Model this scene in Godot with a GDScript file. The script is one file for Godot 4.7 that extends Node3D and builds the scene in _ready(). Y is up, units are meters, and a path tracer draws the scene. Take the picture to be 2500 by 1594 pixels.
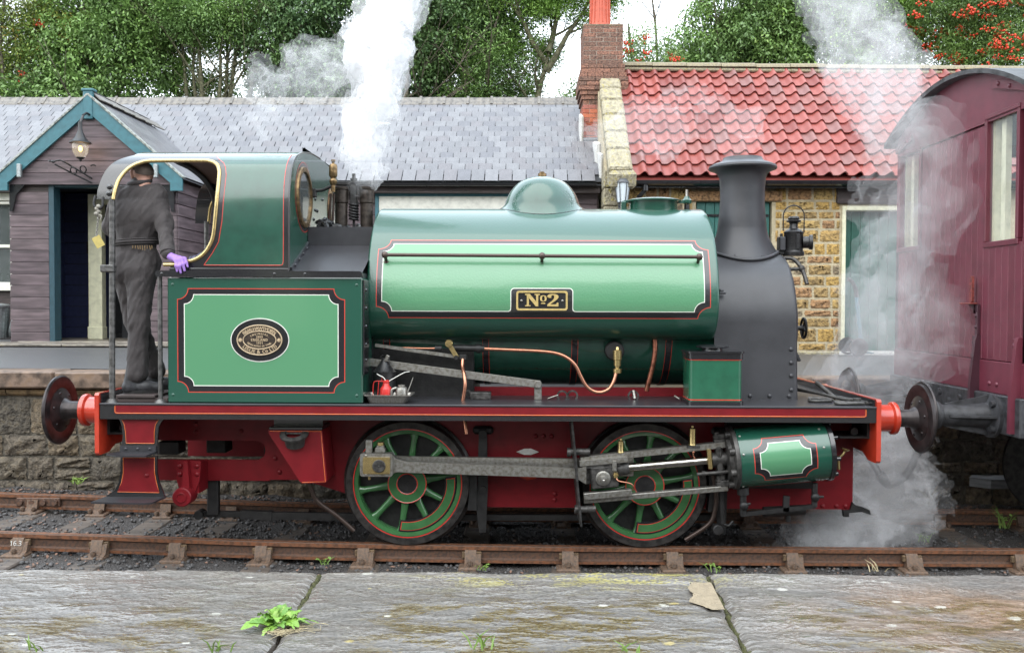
extends Node3D

var K := {}
var used := {}
var rng := RandomNumberGenerator.new()


func _ready() -> void:
	rng.seed = 1911
	var cam := Camera3D.new()
	cam.name = "camera"
	cam.fov = 39.545
	cam.near = 0.05
	cam.far = 400.0
	cam.position = Vector3(0, 2.09, 8.6)
	cam.rotation_degrees = Vector3(-1.43, 0.8, 0.2)
	add_child(cam)
	cam.current = true
	var env := Environment.new()
	var sky := Sky.new()
	var sm := ProceduralSkyMaterial.new()
	sm.sky_top_color = Color(0.89, 0.945, 1.0)
	sm.sky_horizon_color = Color(1.0, 1.0, 1.0)
	sm.sky_curve = 0.18
	sm.ground_horizon_color = Color(0.42, 0.41, 0.4)
	sm.ground_bottom_color = Color(0.3, 0.29, 0.28)
	sm.sun_angle_max = 25.0
	sm.sky_energy_multiplier = 1.0
	sky.sky_material = sm
	env.background_mode = Environment.BG_SKY
	env.sky = sky
	env.tonemap_mode = Environment.TONE_MAPPER_LINEAR
	env.tonemap_exposure = 3.4
	env.volumetric_fog_enabled = true
	env.volumetric_fog_density = 0.0
	env.sdfgi_enabled = true
	env.ssao_enabled = true
	env.ssil_enabled = true
	var we := WorldEnvironment.new()
	we.name = "surroundings"
	we.environment = env
	add_child(we)
	var sun := DirectionalLight3D.new()
	sun.name = "sun"
	sun.light_color = Color(1.0, 0.96, 0.9)
	sun.light_energy = 0.3
	sun.light_angular_distance = 80.0
	sun.shadow_enabled = true
	sun.sky_mode = DirectionalLight3D.SKY_MODE_LIGHT_ONLY
	sun.rotation_degrees = Vector3(-52, -22, 0)
	add_child(sun)
	make_materials()
	build_ground()
	build_platforms()
	build_track()
	build_station()
	build_goods_shed()
	build_trees()
	build_opposite_side()
	build_locomotive()
	build_brake_van()
	build_small_things()
	build_driver()
	build_steam()


# ---------------------------------------------------------------- mesh builder
class MB:
	var v := PackedVector3Array()
	var n := PackedVector3Array()
	var t := PackedVector2Array()

	func tri(a: Vector3, b: Vector3, c: Vector3, na: Vector3, nb: Vector3, nc: Vector3, ta := Vector2.ZERO, tb := Vector2.ZERO, tc := Vector2.ZERO) -> void:
		if (b - a).cross(c - a).dot(na + nb + nc) > 0.0:
			v.append(a); v.append(c); v.append(b)
			n.append(na); n.append(nc); n.append(nb)
			t.append(ta); t.append(tc); t.append(tb)
		else:
			v.append(a); v.append(b); v.append(c)
			n.append(na); n.append(nb); n.append(nc)
			t.append(ta); t.append(tb); t.append(tc)

	func quad(a: Vector3, b: Vector3, c: Vector3, d: Vector3, nn: Vector3, ta := Vector2.ZERO, tb := Vector2.ZERO, tc := Vector2.ZERO, td := Vector2.ZERO) -> void:
		tri(a, b, c, nn, nn, nn, ta, tb, tc)
		tri(a, c, d, nn, nn, nn, ta, tc, td)

	func quadn(a: Vector3, b: Vector3, c: Vector3, d: Vector3, na: Vector3, nb: Vector3, nc: Vector3, nd: Vector3, ta := Vector2.ZERO, tb := Vector2.ZERO, tc := Vector2.ZERO, td := Vector2.ZERO) -> void:
		tri(a, b, c, na, nb, nc, ta, tb, tc)
		tri(a, c, d, na, nc, nd, ta, tc, td)

	# flat quad facing away from a point
	func facing(a: Vector3, b: Vector3, c: Vector3, d: Vector3, inside: Vector3) -> void:
		var nn := (c - a).cross(d - b).normalized()
		if nn.dot((a + b + c + d) * 0.25 - inside) < 0.0:
			nn = -nn
		quad(a, b, c, d, nn)

	func box(c: Vector3, s: Vector3, bs := Basis.IDENTITY, bev := 0.0) -> MB:
		var h := s * 0.5
		var e := minf(bev, minf(h.x, minf(h.y, h.z)) * 0.95)
		var ax := [bs.x, bs.y, bs.z]
		var hh := [h.x, h.y, h.z]
		for k in 3:
			var i := (k + 1) % 3
			var j := (k + 2) % 3
			for sg in [-1.0, 1.0]:
				var o: Vector3 = c + ax[k] * (hh[k] * sg)
				var u: Vector3 = ax[i] * (hh[i] - e)
				var w: Vector3 = ax[j] * (hh[j] - e)
				quad(o - u - w, o + u - w, o + u + w, o - u + w, ax[k] * sg)
		if e > 0.0:
			for k in 3:
				var i := (k + 1) % 3
				var j := (k + 2) % 3
				var l: Vector3 = ax[k] * (hh[k] - e)
				for si in [-1.0, 1.0]:
					for sj in [-1.0, 1.0]:
						var p: Vector3 = c + ax[i] * (hh[i] * si) + ax[j] * ((hh[j] - e) * sj)
						var q: Vector3 = c + ax[i] * ((hh[i] - e) * si) + ax[j] * (hh[j] * sj)
						quad(p - l, p + l, q + l, q - l, (ax[i] * si + ax[j] * sj).normalized())
			for a in [-1.0, 1.0]:
				for b in [-1.0, 1.0]:
					for d in [-1.0, 1.0]:
						var g := Vector3(a, b, d)
						var p0: Vector3 = c + bs * Vector3(h.x * a, (h.y - e) * b, (h.z - e) * d)
						var p1: Vector3 = c + bs * Vector3((h.x - e) * a, h.y * b, (h.z - e) * d)
						var p2: Vector3 = c + bs * Vector3((h.x - e) * a, (h.y - e) * b, h.z * d)
						var nn: Vector3 = (bs * g).normalized()
						tri(p0, p1, p2, nn, nn, nn)
		return self

	# box between two corners
	func bb(lo: Vector3, hi: Vector3, bev := 0.0) -> MB:
		return box((lo + hi) * 0.5, (hi - lo).abs(), Basis.IDENTITY, bev)

	# bar from p to q, section w (along side) by h (along up)
	func bar(p: Vector3, q: Vector3, w: float, h: float, up := Vector3.UP, bev := 0.0) -> MB:
		var x := (q - p).normalized()
		var z := x.cross(up).normalized()
		var y := z.cross(x).normalized()
		return box((p + q) * 0.5, Vector3(p.distance_to(q), h, w), Basis(x, y, z), bev)

	func lathe(o: Vector3, axis: Vector3, prof: Array, segs := 24, sharp := 35.0, arc := TAU, start := 0.0, ref := Vector3.ZERO) -> MB:
		var a := axis.normalized()
		var u := ref
		if u == Vector3.ZERO:
			u = Vector3.UP if absf(a.y) < 0.9 else Vector3.RIGHT
		u = (u - a * u.dot(a)).normalized()
		var w := a.cross(u).normalized()
		var m := prof.size()
		var sn := []
		for i in m - 1:
			var d: Vector2 = prof[i + 1] - prof[i]
			sn.append(Vector2(d.y, -d.x).normalized())
		for i in m - 1:
			var n0: Vector2 = sn[i]
			var n1: Vector2 = sn[i]
			if i > 0 and absf(n0.angle_to(sn[i - 1])) < deg_to_rad(sharp):
				n0 = (n0 + sn[i - 1]).normalized()
			if i < m - 2 and absf(n1.angle_to(sn[i + 1])) < deg_to_rad(sharp):
				n1 = (n1 + sn[i + 1]).normalized()
			for k in segs:
				var f0 := start + arc * k / segs
				var f1 := start + arc * (k + 1) / segs
				var d0 := u * cos(f0) + w * sin(f0)
				var d1 := u * cos(f1) + w * sin(f1)
				var p: Vector2 = prof[i]
				var q: Vector2 = prof[i + 1]
				var t0 := float(k) / segs
				var t1 := float(k + 1) / segs
				if p.x > 1e-5:
					tri(o + a * p.y + d0 * p.x, o + a * p.y + d1 * p.x, o + a * q.y + d1 * q.x, d0 * n0.x + a * n0.y, d1 * n0.x + a * n0.y, d1 * n1.x + a * n1.y, Vector2(t0, p.y), Vector2(t1, p.y), Vector2(t1, q.y))
				if q.x > 1e-5:
					tri(o + a * p.y + d0 * p.x, o + a * q.y + d1 * q.x, o + a * q.y + d0 * q.x, d0 * n0.x + a * n0.y, d1 * n1.x + a * n1.y, d0 * n1.x + a * n1.y, Vector2(t0, p.y), Vector2(t1, q.y), Vector2(t0, q.y))
		return self

	func cyl(p: Vector3, q: Vector3, r: float, segs := 16, r2 := -1.0, bev := 0.0) -> MB:
		var l := p.distance_to(q)
		var rb := r if r2 < 0.0 else r2
		if bev > 0.0:
			return lathe(p, q - p, [Vector2(0, 0), Vector2(r - bev, 0), Vector2(r, bev), Vector2(rb, l - bev), Vector2(rb - bev, l), Vector2(0, l)], segs)
		return lathe(p, q - p, [Vector2(0, 0), Vector2(r, 0), Vector2(rb, l), Vector2(0, l)], segs)

	func ball(c: Vector3, r: Vector3, segs := 14) -> MB:
		var rows := int(segs * 0.6) + 1
		for i in rows:
			var a0 := PI * i / rows
			var a1 := PI * (i + 1) / rows
			for k in segs:
				var b0 := TAU * k / segs
				var b1 := TAU * (k + 1) / segs
				var p := [Vector3(sin(a0) * cos(b0), cos(a0), sin(a0) * sin(b0)), Vector3(sin(a0) * cos(b1), cos(a0), sin(a0) * sin(b1)), Vector3(sin(a1) * cos(b1), cos(a1), sin(a1) * sin(b1)), Vector3(sin(a1) * cos(b0), cos(a1), sin(a1) * sin(b0))]
				var nn := []
				for x in p:
					nn.append((x / r).normalized())
				if i > 0:
					tri(c + p[0] * r, c + p[1] * r, c + p[2] * r, nn[0], nn[1], nn[2])
				if i < rows - 1:
					tri(c + p[0] * r, c + p[2] * r, c + p[3] * r, nn[0], nn[2], nn[3])
		return self

	# rivet head lying on a plane with this normal
	func rivet(c: Vector3, nn: Vector3, r: float, h := -1.0) -> MB:
		var hh := r * 0.75 if h < 0.0 else h
		return lathe(c, nn, [Vector2(r, 0), Vector2(r * 0.88, hh * 0.55), Vector2(r * 0.5, hh * 0.92), Vector2(0, hh)], 8, 80.0)

	func nut(c: Vector3, nn: Vector3, r: float, h: float) -> MB:
		return lathe(c, nn, [Vector2(r, 0), Vector2(r, h), Vector2(0, h)], 6, 5.0)

	func tube(pts: Array, r: float, sides := 8, caps := true, r2 := -1.0) -> MB:
		var m := pts.size()
		var fr := []
		var prev := Vector3.ZERO
		for i in m:
			var d: Vector3 = (pts[mini(i + 1, m - 1)] - pts[maxi(i - 1, 0)]).normalized()
			var u := prev
			if u == Vector3.ZERO:
				u = Vector3.UP if absf(d.y) < 0.9 else Vector3.RIGHT
			u = (u - d * u.dot(d)).normalized()
			prev = u
			fr.append([u, d.cross(u).normalized(), d])
		for i in m - 1:
			var ra := r if r2 < 0.0 else lerpf(r, r2, float(i) / (m - 1))
			var rb := r if r2 < 0.0 else lerpf(r, r2, float(i + 1) / (m - 1))
			for k in sides:
				var f0 := TAU * k / sides
				var f1 := TAU * (k + 1) / sides
				var a0: Vector3 = fr[i][0] * cos(f0) + fr[i][1] * sin(f0)
				var a1: Vector3 = fr[i][0] * cos(f1) + fr[i][1] * sin(f1)
				var b0: Vector3 = fr[i + 1][0] * cos(f0) + fr[i + 1][1] * sin(f0)
				var b1: Vector3 = fr[i + 1][0] * cos(f1) + fr[i + 1][1] * sin(f1)
				quadn(pts[i] + a0 * ra, pts[i] + a1 * ra, pts[i + 1] + b1 * rb, pts[i + 1] + b0 * rb, a0, a1, b1, b0)
		if caps:
			for e in [0, m - 1]:
				var rr := r if r2 < 0.0 or e == 0 else r2
				var dd: Vector3 = fr[e][2] * (-1.0 if e == 0 else 1.0)
				for k in sides:
					var f0 := TAU * k / sides
					var f1 := TAU * (k + 1) / sides
					tri(pts[e], pts[e] + (fr[e][0] * cos(f0) + fr[e][1] * sin(f0)) * rr, pts[e] + (fr[e][0] * cos(f1) + fr[e][1] * sin(f1)) * rr, dd, dd, dd)
		return self

	# outline in the local xy plane, pushed from z = 0 to z = depth
	func prism(poly: PackedVector2Array, depth: float, xf := Transform3D.IDENTITY, smooth := 30.0) -> MB:
		var idx := Geometry2D.triangulate_polygon(poly)
		var nz: Vector3 = xf.basis.z.normalized() * signf(depth)
		for k in range(0, idx.size(), 3):
			for e in [0.0, depth]:
				var nn := nz if e != 0.0 else -nz
				tri(xf * Vector3(poly[idx[k]].x, poly[idx[k]].y, e), xf * Vector3(poly[idx[k + 1]].x, poly[idx[k + 1]].y, e), xf * Vector3(poly[idx[k + 2]].x, poly[idx[k + 2]].y, e), nn, nn, nn, poly[idx[k]], poly[idx[k + 1]], poly[idx[k + 2]])
		var m := poly.size()
		var turn := 1.0 if not Geometry2D.is_polygon_clockwise(poly) else -1.0
		var en := []
		for i in m:
			var d := poly[(i + 1) % m] - poly[i]
			en.append(Vector2(d.y, -d.x).normalized() * turn)
		for i in m:
			var p := poly[i]
			var q := poly[(i + 1) % m]
			var n0: Vector2 = en[i]
			var n1: Vector2 = en[i]
			var before: Vector2 = en[(i + m - 1) % m]
			var after: Vector2 = en[(i + 1) % m]
			if absf(n0.angle_to(before)) < deg_to_rad(smooth):
				n0 = (n0 + before).normalized()
			if absf(n1.angle_to(after)) < deg_to_rad(smooth):
				n1 = (n1 + after).normalized()
			var a := (xf.basis * Vector3(n0.x, n0.y, 0)).normalized()
			var b := (xf.basis * Vector3(n1.x, n1.y, 0)).normalized()
			quadn(xf * Vector3(p.x, p.y, 0), xf * Vector3(q.x, q.y, 0), xf * Vector3(q.x, q.y, depth), xf * Vector3(p.x, p.y, depth), a, b, b, a)
		return self

	# surface through rows of points (each row the same length); flip turns its normals
	func sheet(rows: Array, flip := false, close := false, uvs: Array = []) -> MB:
		var a := rows.size()
		var b: int = rows[0].size()
		var nn := []
		for i in a:
			var line := PackedVector3Array()
			for j in b:
				var i0 := maxi(i - 1, 0)
				var i1 := mini(i + 1, a - 1)
				var j0 := (j + b - 1) % b if close else maxi(j - 1, 0)
				var j1 := (j + 1) % b if close else mini(j + 1, b - 1)
				var w: Vector3 = (rows[i1][j] - rows[i0][j]).cross(rows[i][j1] - rows[i][j0]).normalized()
				line.append(-w if flip else w)
			nn.append(line)
		for i in a - 1:
			for j in (b if close else b - 1):
				var k := (j + 1) % b
				if uvs.size():
					quadn(rows[i][j], rows[i][k], rows[i + 1][k], rows[i + 1][j], nn[i][j], nn[i][k], nn[i + 1][k], nn[i + 1][j], uvs[i][j], uvs[i][k], uvs[i + 1][k], uvs[i + 1][j])
				else:
					quadn(rows[i][j], rows[i][k], rows[i + 1][k], rows[i + 1][j], nn[i][j], nn[i][k], nn[i + 1][k], nn[i + 1][j])
		return self

	func add(o: MB, xf := Transform3D.IDENTITY) -> MB:
		var nb := xf.basis.inverse().transposed()
		var mirrored := xf.basis.determinant() < 0.0
		for i in range(0, o.v.size(), 3):
			for k in ([0, 2, 1] if mirrored else [0, 1, 2]):
				v.append(xf * o.v[i + k])
				n.append((nb * o.n[i + k]).normalized())
				t.append(o.t[i + k])
		return self

	func mesh() -> ArrayMesh:
		var am := ArrayMesh.new()
		if v.size() == 0:
			return am
		var arr := []
		arr.resize(Mesh.ARRAY_MAX)
		arr[Mesh.ARRAY_VERTEX] = v
		arr[Mesh.ARRAY_NORMAL] = n
		arr[Mesh.ARRAY_TEX_UV] = t
		am.add_surface_from_arrays(Mesh.PRIMITIVE_TRIANGLES, arr)
		return am


# ---------------------------------------------------------------- scene helpers
func numbered(called: String) -> String:
	if used.has(called):
		used[called] += 1
		return "%s_%03d" % [called, used[called]]
	used[called] = 0
	return called


func tag(o: Node3D, label: String, category: String, group := "") -> Node3D:
	o.set_meta("label", label)
	o.set_meta("category", category)
	if group:
		o.set_meta("group", group)
	return o


func thing(called: String, label: String, category: String, at := Vector3.ZERO, group := "") -> Node3D:
	var o := Node3D.new()
	o.name = numbered(called)
	o.position = at
	add_child(o)
	return tag(o, label, category, group)


# one mesh under a parent; its points are given in the world and kept there
func part(called: String, m, material: Material, parent: Node3D, label := "") -> MeshInstance3D:
	var o := MeshInstance3D.new()
	o.name = called
	o.mesh = m.mesh() if m is MB else m
	o.material_override = material
	parent.add_child(o, true)
	var off := Vector3.ZERO
	var q: Node3D = parent
	while q != self:
		off += q.position
		q = q.get_parent()
	o.position = -off
	if label:
		o.set_meta("label", label)
	return o


# a mesh placed by its own transform below a parent that stands at the origin
func piece(called: String, m: Mesh, material: Material, parent: Node3D, xf: Transform3D) -> MeshInstance3D:
	var o := MeshInstance3D.new()
	o.name = called
	o.mesh = m
	o.material_override = material
	parent.add_child(o, true)
	o.transform = xf
	return o


func struct(called: String, m, material: Material) -> MeshInstance3D:
	var o := MeshInstance3D.new()
	o.name = called
	o.mesh = m.mesh() if m is MB else m
	o.material_override = material
	add_child(o, true)
	o.set_meta("kind", "structure")
	return o


func spline(pts: Array, per := 6) -> Array:
	var out := []
	for i in pts.size() - 1:
		var p0: Vector3 = pts[maxi(i - 1, 0)]
		var p1: Vector3 = pts[i]
		var p2: Vector3 = pts[i + 1]
		var p3: Vector3 = pts[mini(i + 2, pts.size() - 1)]
		for k in per:
			out.append(p1.cubic_interpolate(p2, p0, p3, float(k) / per))
	out.append(pts[pts.size() - 1])
	return out


func spline2(pts: Array, per := 6) -> Array:
	var out := []
	for i in pts.size() - 1:
		var p0: Vector2 = pts[maxi(i - 1, 0)]
		var p1: Vector2 = pts[i]
		var p2: Vector2 = pts[i + 1]
		var p3: Vector2 = pts[mini(i + 2, pts.size() - 1)]
		for k in per:
			out.append(p1.cubic_interpolate(p2, p0, p3, float(k) / per))
	out.append(pts[pts.size() - 1])
	return out


# value at x of a polyline of Vector2(x, value)
func along(line: Array, x: float) -> float:
	if x <= line[0].x:
		return line[0].y
	for i in line.size() - 1:
		if x <= line[i + 1].x:
			return lerpf(line[i].y, line[i + 1].y, (x - line[i].x) / maxf(line[i + 1].x - line[i].x, 1e-6))
	return line[line.size() - 1].y


func oval(c: Vector2, a: float, b: float, segs := 32) -> PackedVector2Array:
	var p := PackedVector2Array()
	for i in segs:
		p.append(c + Vector2(cos(TAU * i / segs) * a, sin(TAU * i / segs) * b))
	return p


func rounded(lo: Vector2, hi: Vector2, r: float, segs := 4) -> PackedVector2Array:
	var p := PackedVector2Array()
	var cs := [Vector2(hi.x - r, hi.y - r), Vector2(lo.x + r, hi.y - r), Vector2(lo.x + r, lo.y + r), Vector2(hi.x - r, lo.y + r)]
	for k in 4:
		for i in segs + 1:
			var a := PI * 0.5 * (k + float(i) / segs)
			p.append(cs[k] + Vector2(cos(a), sin(a)) * r)
	return p


func letters(mb: MB, text: String, size: float, depth: float, xf: Transform3D, font := "Droid Sans", bold := true) -> float:
	var tm := TextMesh.new()
	var f := SystemFont.new()
	f.font_names = PackedStringArray([font])
	f.font_weight = 700 if bold else 400
	tm.font = f
	tm.text = text
	tm.font_size = 32
	tm.pixel_size = size / 32.0
	tm.depth = depth
	tm.curve_step = 2.0
	var arr := tm.get_mesh_arrays()
	if arr.size() == 0 or arr[Mesh.ARRAY_VERTEX] == null:
		return 0.0
	var vv: PackedVector3Array = arr[Mesh.ARRAY_VERTEX]
	var nn: PackedVector3Array = arr[Mesh.ARRAY_NORMAL]
	var ii: PackedInt32Array = arr[Mesh.ARRAY_INDEX] if arr[Mesh.ARRAY_INDEX] != null else PackedInt32Array(range(vv.size()))
	for k in range(0, ii.size(), 3):
		mb.tri(xf * vv[ii[k]], xf * vv[ii[k + 1]], xf * vv[ii[k + 2]], xf.basis * nn[ii[k]], xf.basis * nn[ii[k + 1]], xf.basis * nn[ii[k + 2]])
	return tm.get_aabb().size.x


# ---------------------------------------------------------------- materials
func lin(r: float, g: float, b: float) -> Color:
	return Color(r, g, b).linear_to_srgb()


func mat(key: String, c: Color, rough: float, metal := 0.0) -> StandardMaterial3D:
	var m := StandardMaterial3D.new()
	m.resource_name = key
	m.albedo_color = c
	m.roughness = rough
	m.metallic = metal
	K[key] = m
	return m


func noise_tex(size: int, freq: float, octaves: int, ramp: Array, cellular := false, seed_ := 1) -> NoiseTexture2D:
	var f := FastNoiseLite.new()
	f.seed = seed_
	f.frequency = freq
	f.noise_type = FastNoiseLite.TYPE_CELLULAR if cellular else FastNoiseLite.TYPE_SIMPLEX_SMOOTH
	f.fractal_octaves = octaves
	f.fractal_gain = 0.55
	var t := NoiseTexture2D.new()
	t.width = size
	t.height = size
	t.seamless = true
	t.generate_mipmaps = false
	t.noise = f
	if ramp.size():
		var g := Gradient.new()
		var offs := PackedFloat32Array()
		var cols := PackedColorArray()
		for i in ramp.size():
			offs.append(ramp[i][0])
			cols.append(ramp[i][1])
		g.offsets = offs
		g.colors = cols
		t.color_ramp = g
	return t


func grey(a: float) -> Color:
	return Color(a, a, a)


# tone: a mottled colour over the surface, bump: relief in centimetres
func textured(m: StandardMaterial3D, tone: Texture2D, scale: float, bump: Texture2D = null, depth := 0.0, rough: Texture2D = null) -> StandardMaterial3D:
	m.uv1_triplanar = true
	m.uv1_world_triplanar = true
	m.uv1_scale = Vector3.ONE * scale
	m.albedo_texture = tone
	if bump:
		m.heightmap_enabled = true
		m.heightmap_texture = bump
		m.heightmap_scale = depth
	if rough:
		m.roughness_texture = rough
	return m


var tex := {}


func make_materials() -> void:
	tex.soft = noise_tex(512, 0.008, 5, [[0.0, grey(0.86)], [0.5, grey(0.95)], [1.0, grey(1.0)]])
	tex.strong = noise_tex(512, 0.01, 6, [[0.0, grey(0.45)], [0.4, grey(0.75)], [0.65, grey(0.95)], [1.0, grey(1.0)]], false, 4)
	tex.bump = noise_tex(512, 0.03, 5, [], false, 7)
	tex.fine = noise_tex(512, 0.12, 3, [], false, 9)
	tex.grit = noise_tex(512, 0.09, 4, [[0.0, grey(0.35)], [0.45, grey(0.7)], [0.7, grey(1.0)], [1.0, grey(1.0)]], false, 12)
	tex.rough = noise_tex(512, 0.012, 4, [[0.0, grey(0.5)], [0.5, grey(0.8)], [1.0, grey(1.0)]], false, 15)
	tex.drops = noise_tex(512, 0.16, 1, [[0.0, grey(1.0)], [0.22, grey(0.55)], [0.34, grey(0.0)], [1.0, grey(0.0)]], true, 3)
	tex.rust = noise_tex(512, 0.02, 6, [[0.0, Color(0.62, 0.6, 0.6)], [0.42, Color(0.84, 0.78, 0.74)], [0.6, Color(1.0, 0.9, 0.82)], [1.0, Color(1.0, 0.82, 0.68)]], false, 21)
	tex.steel = noise_tex(512, 0.02, 6, [[0.0, Color(0.72, 0.69, 0.64)], [0.4, Color(0.88, 0.87, 0.85)], [0.7, Color(0.97, 0.97, 0.96)], [1.0, Color(1, 1, 1)]], false, 23)
	tex.stone = noise_tex(512, 0.016, 6, [[0.0, Color(0.42, 0.4, 0.38)], [0.4, Color(0.8, 0.77, 0.72)], [0.6, Color(1.0, 0.97, 0.92)], [1.0, Color(1.0, 0.93, 0.78)]], false, 25)
	tex.lichen = noise_tex(512, 0.022, 5, [[0.0, Color(0.6, 0.57, 0.5)], [0.45, Color(0.9, 0.87, 0.8)], [0.66, Color(1.0, 0.97, 0.9)], [0.76, Color(0.95, 0.9, 0.62)], [1.0, Color(0.9, 0.8, 0.35)]], false, 29)
	tex.wood = wood_texture()
	# paint of the locomotive
	var gloss := [["dark_green", lin(0.012, 0.072, 0.046)], ["light_green", lin(0.085, 0.25, 0.125)], ["wheel_green", lin(0.045, 0.15, 0.05)], ["black_paint", lin(0.012, 0.012, 0.014)], ["frame_red", lin(0.18, 0.008, 0.013)], ["beam_red", lin(0.5, 0.042, 0.018)], ["white_line", lin(0.75, 0.74, 0.68)], ["red_line", lin(0.6, 0.05, 0.03)], ["orange_line", lin(0.7, 0.16, 0.03)]]
	for g in gloss:
		var m := mat(g[0], g[1], 0.25)
		textured(m, tex.soft, 1.3)
		m.metallic_specular = 0.55
		m.clearcoat_enabled = true
		m.clearcoat = 0.6
		m.clearcoat_roughness = 0.08
	textured(mat("panel_green", lin(0.018, 0.115, 0.062), 0.25), tex.soft, 1.3)
	K.panel_green.clearcoat_enabled = true
	K.panel_green.clearcoat = 0.6
	K.panel_green.clearcoat_roughness = 0.08
	K.frame_red.roughness = 0.4
	K.frame_red.clearcoat = 0.0
	K.frame_red.metallic_specular = 0.4
	textured(mat("smokebox_black", lin(0.042, 0.042, 0.047), 0.42), tex.soft, 1.1, tex.fine, 0.03)
	textured(mat("grimy_black", lin(0.016, 0.015, 0.015), 0.5), tex.strong, 2.0, tex.bump, 0.08)
	textured(mat("wet_plate", lin(0.035, 0.035, 0.04), 0.3), tex.soft, 2.0, tex.fine, 0.08)
	textured(mat("tyre", lin(0.05, 0.045, 0.042), 0.45, 0.4), tex.strong, 2.0)
	textured(mat("steel", lin(0.4, 0.39, 0.37), 0.38, 0.85), tex.steel, 2.4, tex.fine, 0.015)
	textured(mat("bright_steel", lin(0.6, 0.58, 0.55), 0.16, 1.0), tex.steel, 1.2)
	textured(mat("dull_iron", lin(0.1, 0.095, 0.09), 0.5, 0.55), tex.strong, 3.0, tex.bump, 0.05)
	textured(mat("brass", lin(0.58, 0.44, 0.2), 0.26, 0.85), tex.soft, 5.0)
	textured(mat("old_brass", lin(0.3, 0.2, 0.1), 0.38, 0.8), tex.strong, 4.0)
	textured(mat("copper", lin(0.55, 0.25, 0.16), 0.27, 0.9), tex.soft, 4.0)
	textured(mat("pipe_brown", lin(0.085, 0.06, 0.05), 0.35, 0.5), tex.soft, 3.0)
	textured(mat("coal", lin(0.012, 0.012, 0.013), 0.35), tex.soft, 4.0, tex.bump, 0.3)
	textured(mat("plate_ground", lin(0.05, 0.035, 0.025), 0.5, 0.3), tex.strong, 6.0)
	textured(mat("plate_brass", lin(0.62, 0.46, 0.18), 0.35, 0.3), tex.soft, 6.0)
	textured(mat("letter_brass", lin(0.6, 0.46, 0.3), 0.4, 0.4), tex.soft, 6.0)
	textured(mat("pole_iron", lin(0.14, 0.135, 0.13), 0.42, 0.5), tex.strong, 3.0)
	textured(mat("dull_copper", lin(0.35, 0.13, 0.08), 0.35, 0.8), tex.strong, 4.0)
	textured(mat("valve_iron", lin(0.07, 0.055, 0.045), 0.42, 0.5), tex.strong, 3.0, tex.bump, 0.05)
	mat("cab_ceiling", lin(0.12, 0.055, 0.03), 0.45)
	# track
	textured(mat("rail_rust", lin(0.115, 0.08, 0.064), 0.62, 0.1), tex.rust, 2.2, tex.fine, 0.05)
	textured(mat("rail_head_lit_strips", lin(0.23, 0.13, 0.085), 0.45, 0.3), tex.rust, 1.5)  # worn running surface, and the painted light on head side and foot
	textured(mat("chair_iron", lin(0.155, 0.125, 0.1), 0.7), tex.rust, 3.1, tex.bump, 0.15)
	textured(mat("sleeper_wood", lin(0.13, 0.105, 0.088), 0.7), tex.wood, 0.9, tex.bump, 0.4)
	textured(mat("key_wood", lin(0.17, 0.11, 0.06), 0.8), tex.wood, 2.0)
	textured(mat("ballast", lin(0.115, 0.104, 0.098), 0.8), tex.grit, 1.1, tex.grit, 2.5)
	textured(mat("pebble", lin(0.1, 0.095, 0.094), 0.6), tex.strong, 5.0)
	textured(mat("pebble_brown", lin(0.19, 0.13, 0.1), 0.8), tex.strong, 5.0)
	textured(mat("dead_leaf", lin(0.24, 0.14, 0.1), 0.8), tex.soft, 5.0)
	# platforms
	slab_material()
	textured(mat("slab_edge", lin(0.3, 0.29, 0.27), 0.6), tex.stone, 1.0, tex.bump, 0.8)
	textured(mat("fresh_stone", lin(0.3, 0.24, 0.16), 0.85), tex.soft, 3.0, tex.bump, 0.8)
	textured(mat("tarmac", lin(0.15, 0.148, 0.15), 0.4), tex.grit, 1.6, tex.grit, 0.35)
	textured(mat("paving", lin(0.22, 0.21, 0.2), 0.4), tex.stone, 0.5, tex.fine, 0.08)
	textured(mat("mortar_grey", lin(0.17, 0.15, 0.12), 0.9), tex.strong, 1.0, tex.bump, 1.0)
	for i in 4:
		var c: Color = [lin(0.14, 0.125, 0.108), lin(0.165, 0.148, 0.125), lin(0.115, 0.107, 0.096), lin(0.18, 0.152, 0.118)][i]
		textured(mat("wall_stone_%d" % i, c, 0.82), tex.stone, 1.3, tex.bump, 2.2)
	textured(mat("coping", lin(0.19, 0.14, 0.115), 0.5), tex.stone, 0.5, tex.bump, 0.5)
	textured(mat("coping_low", lin(0.27, 0.2, 0.12), 0.75), tex.stone, 0.7, tex.bump, 1.0)
	# buildings
	for i in 5:
		var c: Color = [lin(0.135, 0.132, 0.14), lin(0.15, 0.146, 0.154), lin(0.118, 0.115, 0.126), lin(0.138, 0.129, 0.136), lin(0.165, 0.162, 0.17)][i]
		textured(mat("slate_%d" % i, c, 0.32), tex.soft, 1.6, tex.bump, 0.22)
	textured(mat("ridge_grey", lin(0.17, 0.167, 0.17), 0.5), tex.stone, 1.0, tex.bump, 0.5)
	for i in 5:
		var c: Color = [lin(0.27, 0.062, 0.048), lin(0.31, 0.076, 0.06), lin(0.22, 0.05, 0.04), lin(0.27, 0.095, 0.08), lin(0.23, 0.1, 0.09)][i]
		textured(mat("pantile_%d" % i, c, 0.5), tex.soft, 2.2, tex.fine, 0.05)
	textured(mat("ridge_lichen", lin(0.26, 0.24, 0.2), 0.85), tex.lichen, 1.6, tex.bump, 0.8)
	textured(mat("gable_stone", lin(0.35, 0.335, 0.285), 0.85), tex.lichen, 1.0, tex.bump, 2.0)
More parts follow.
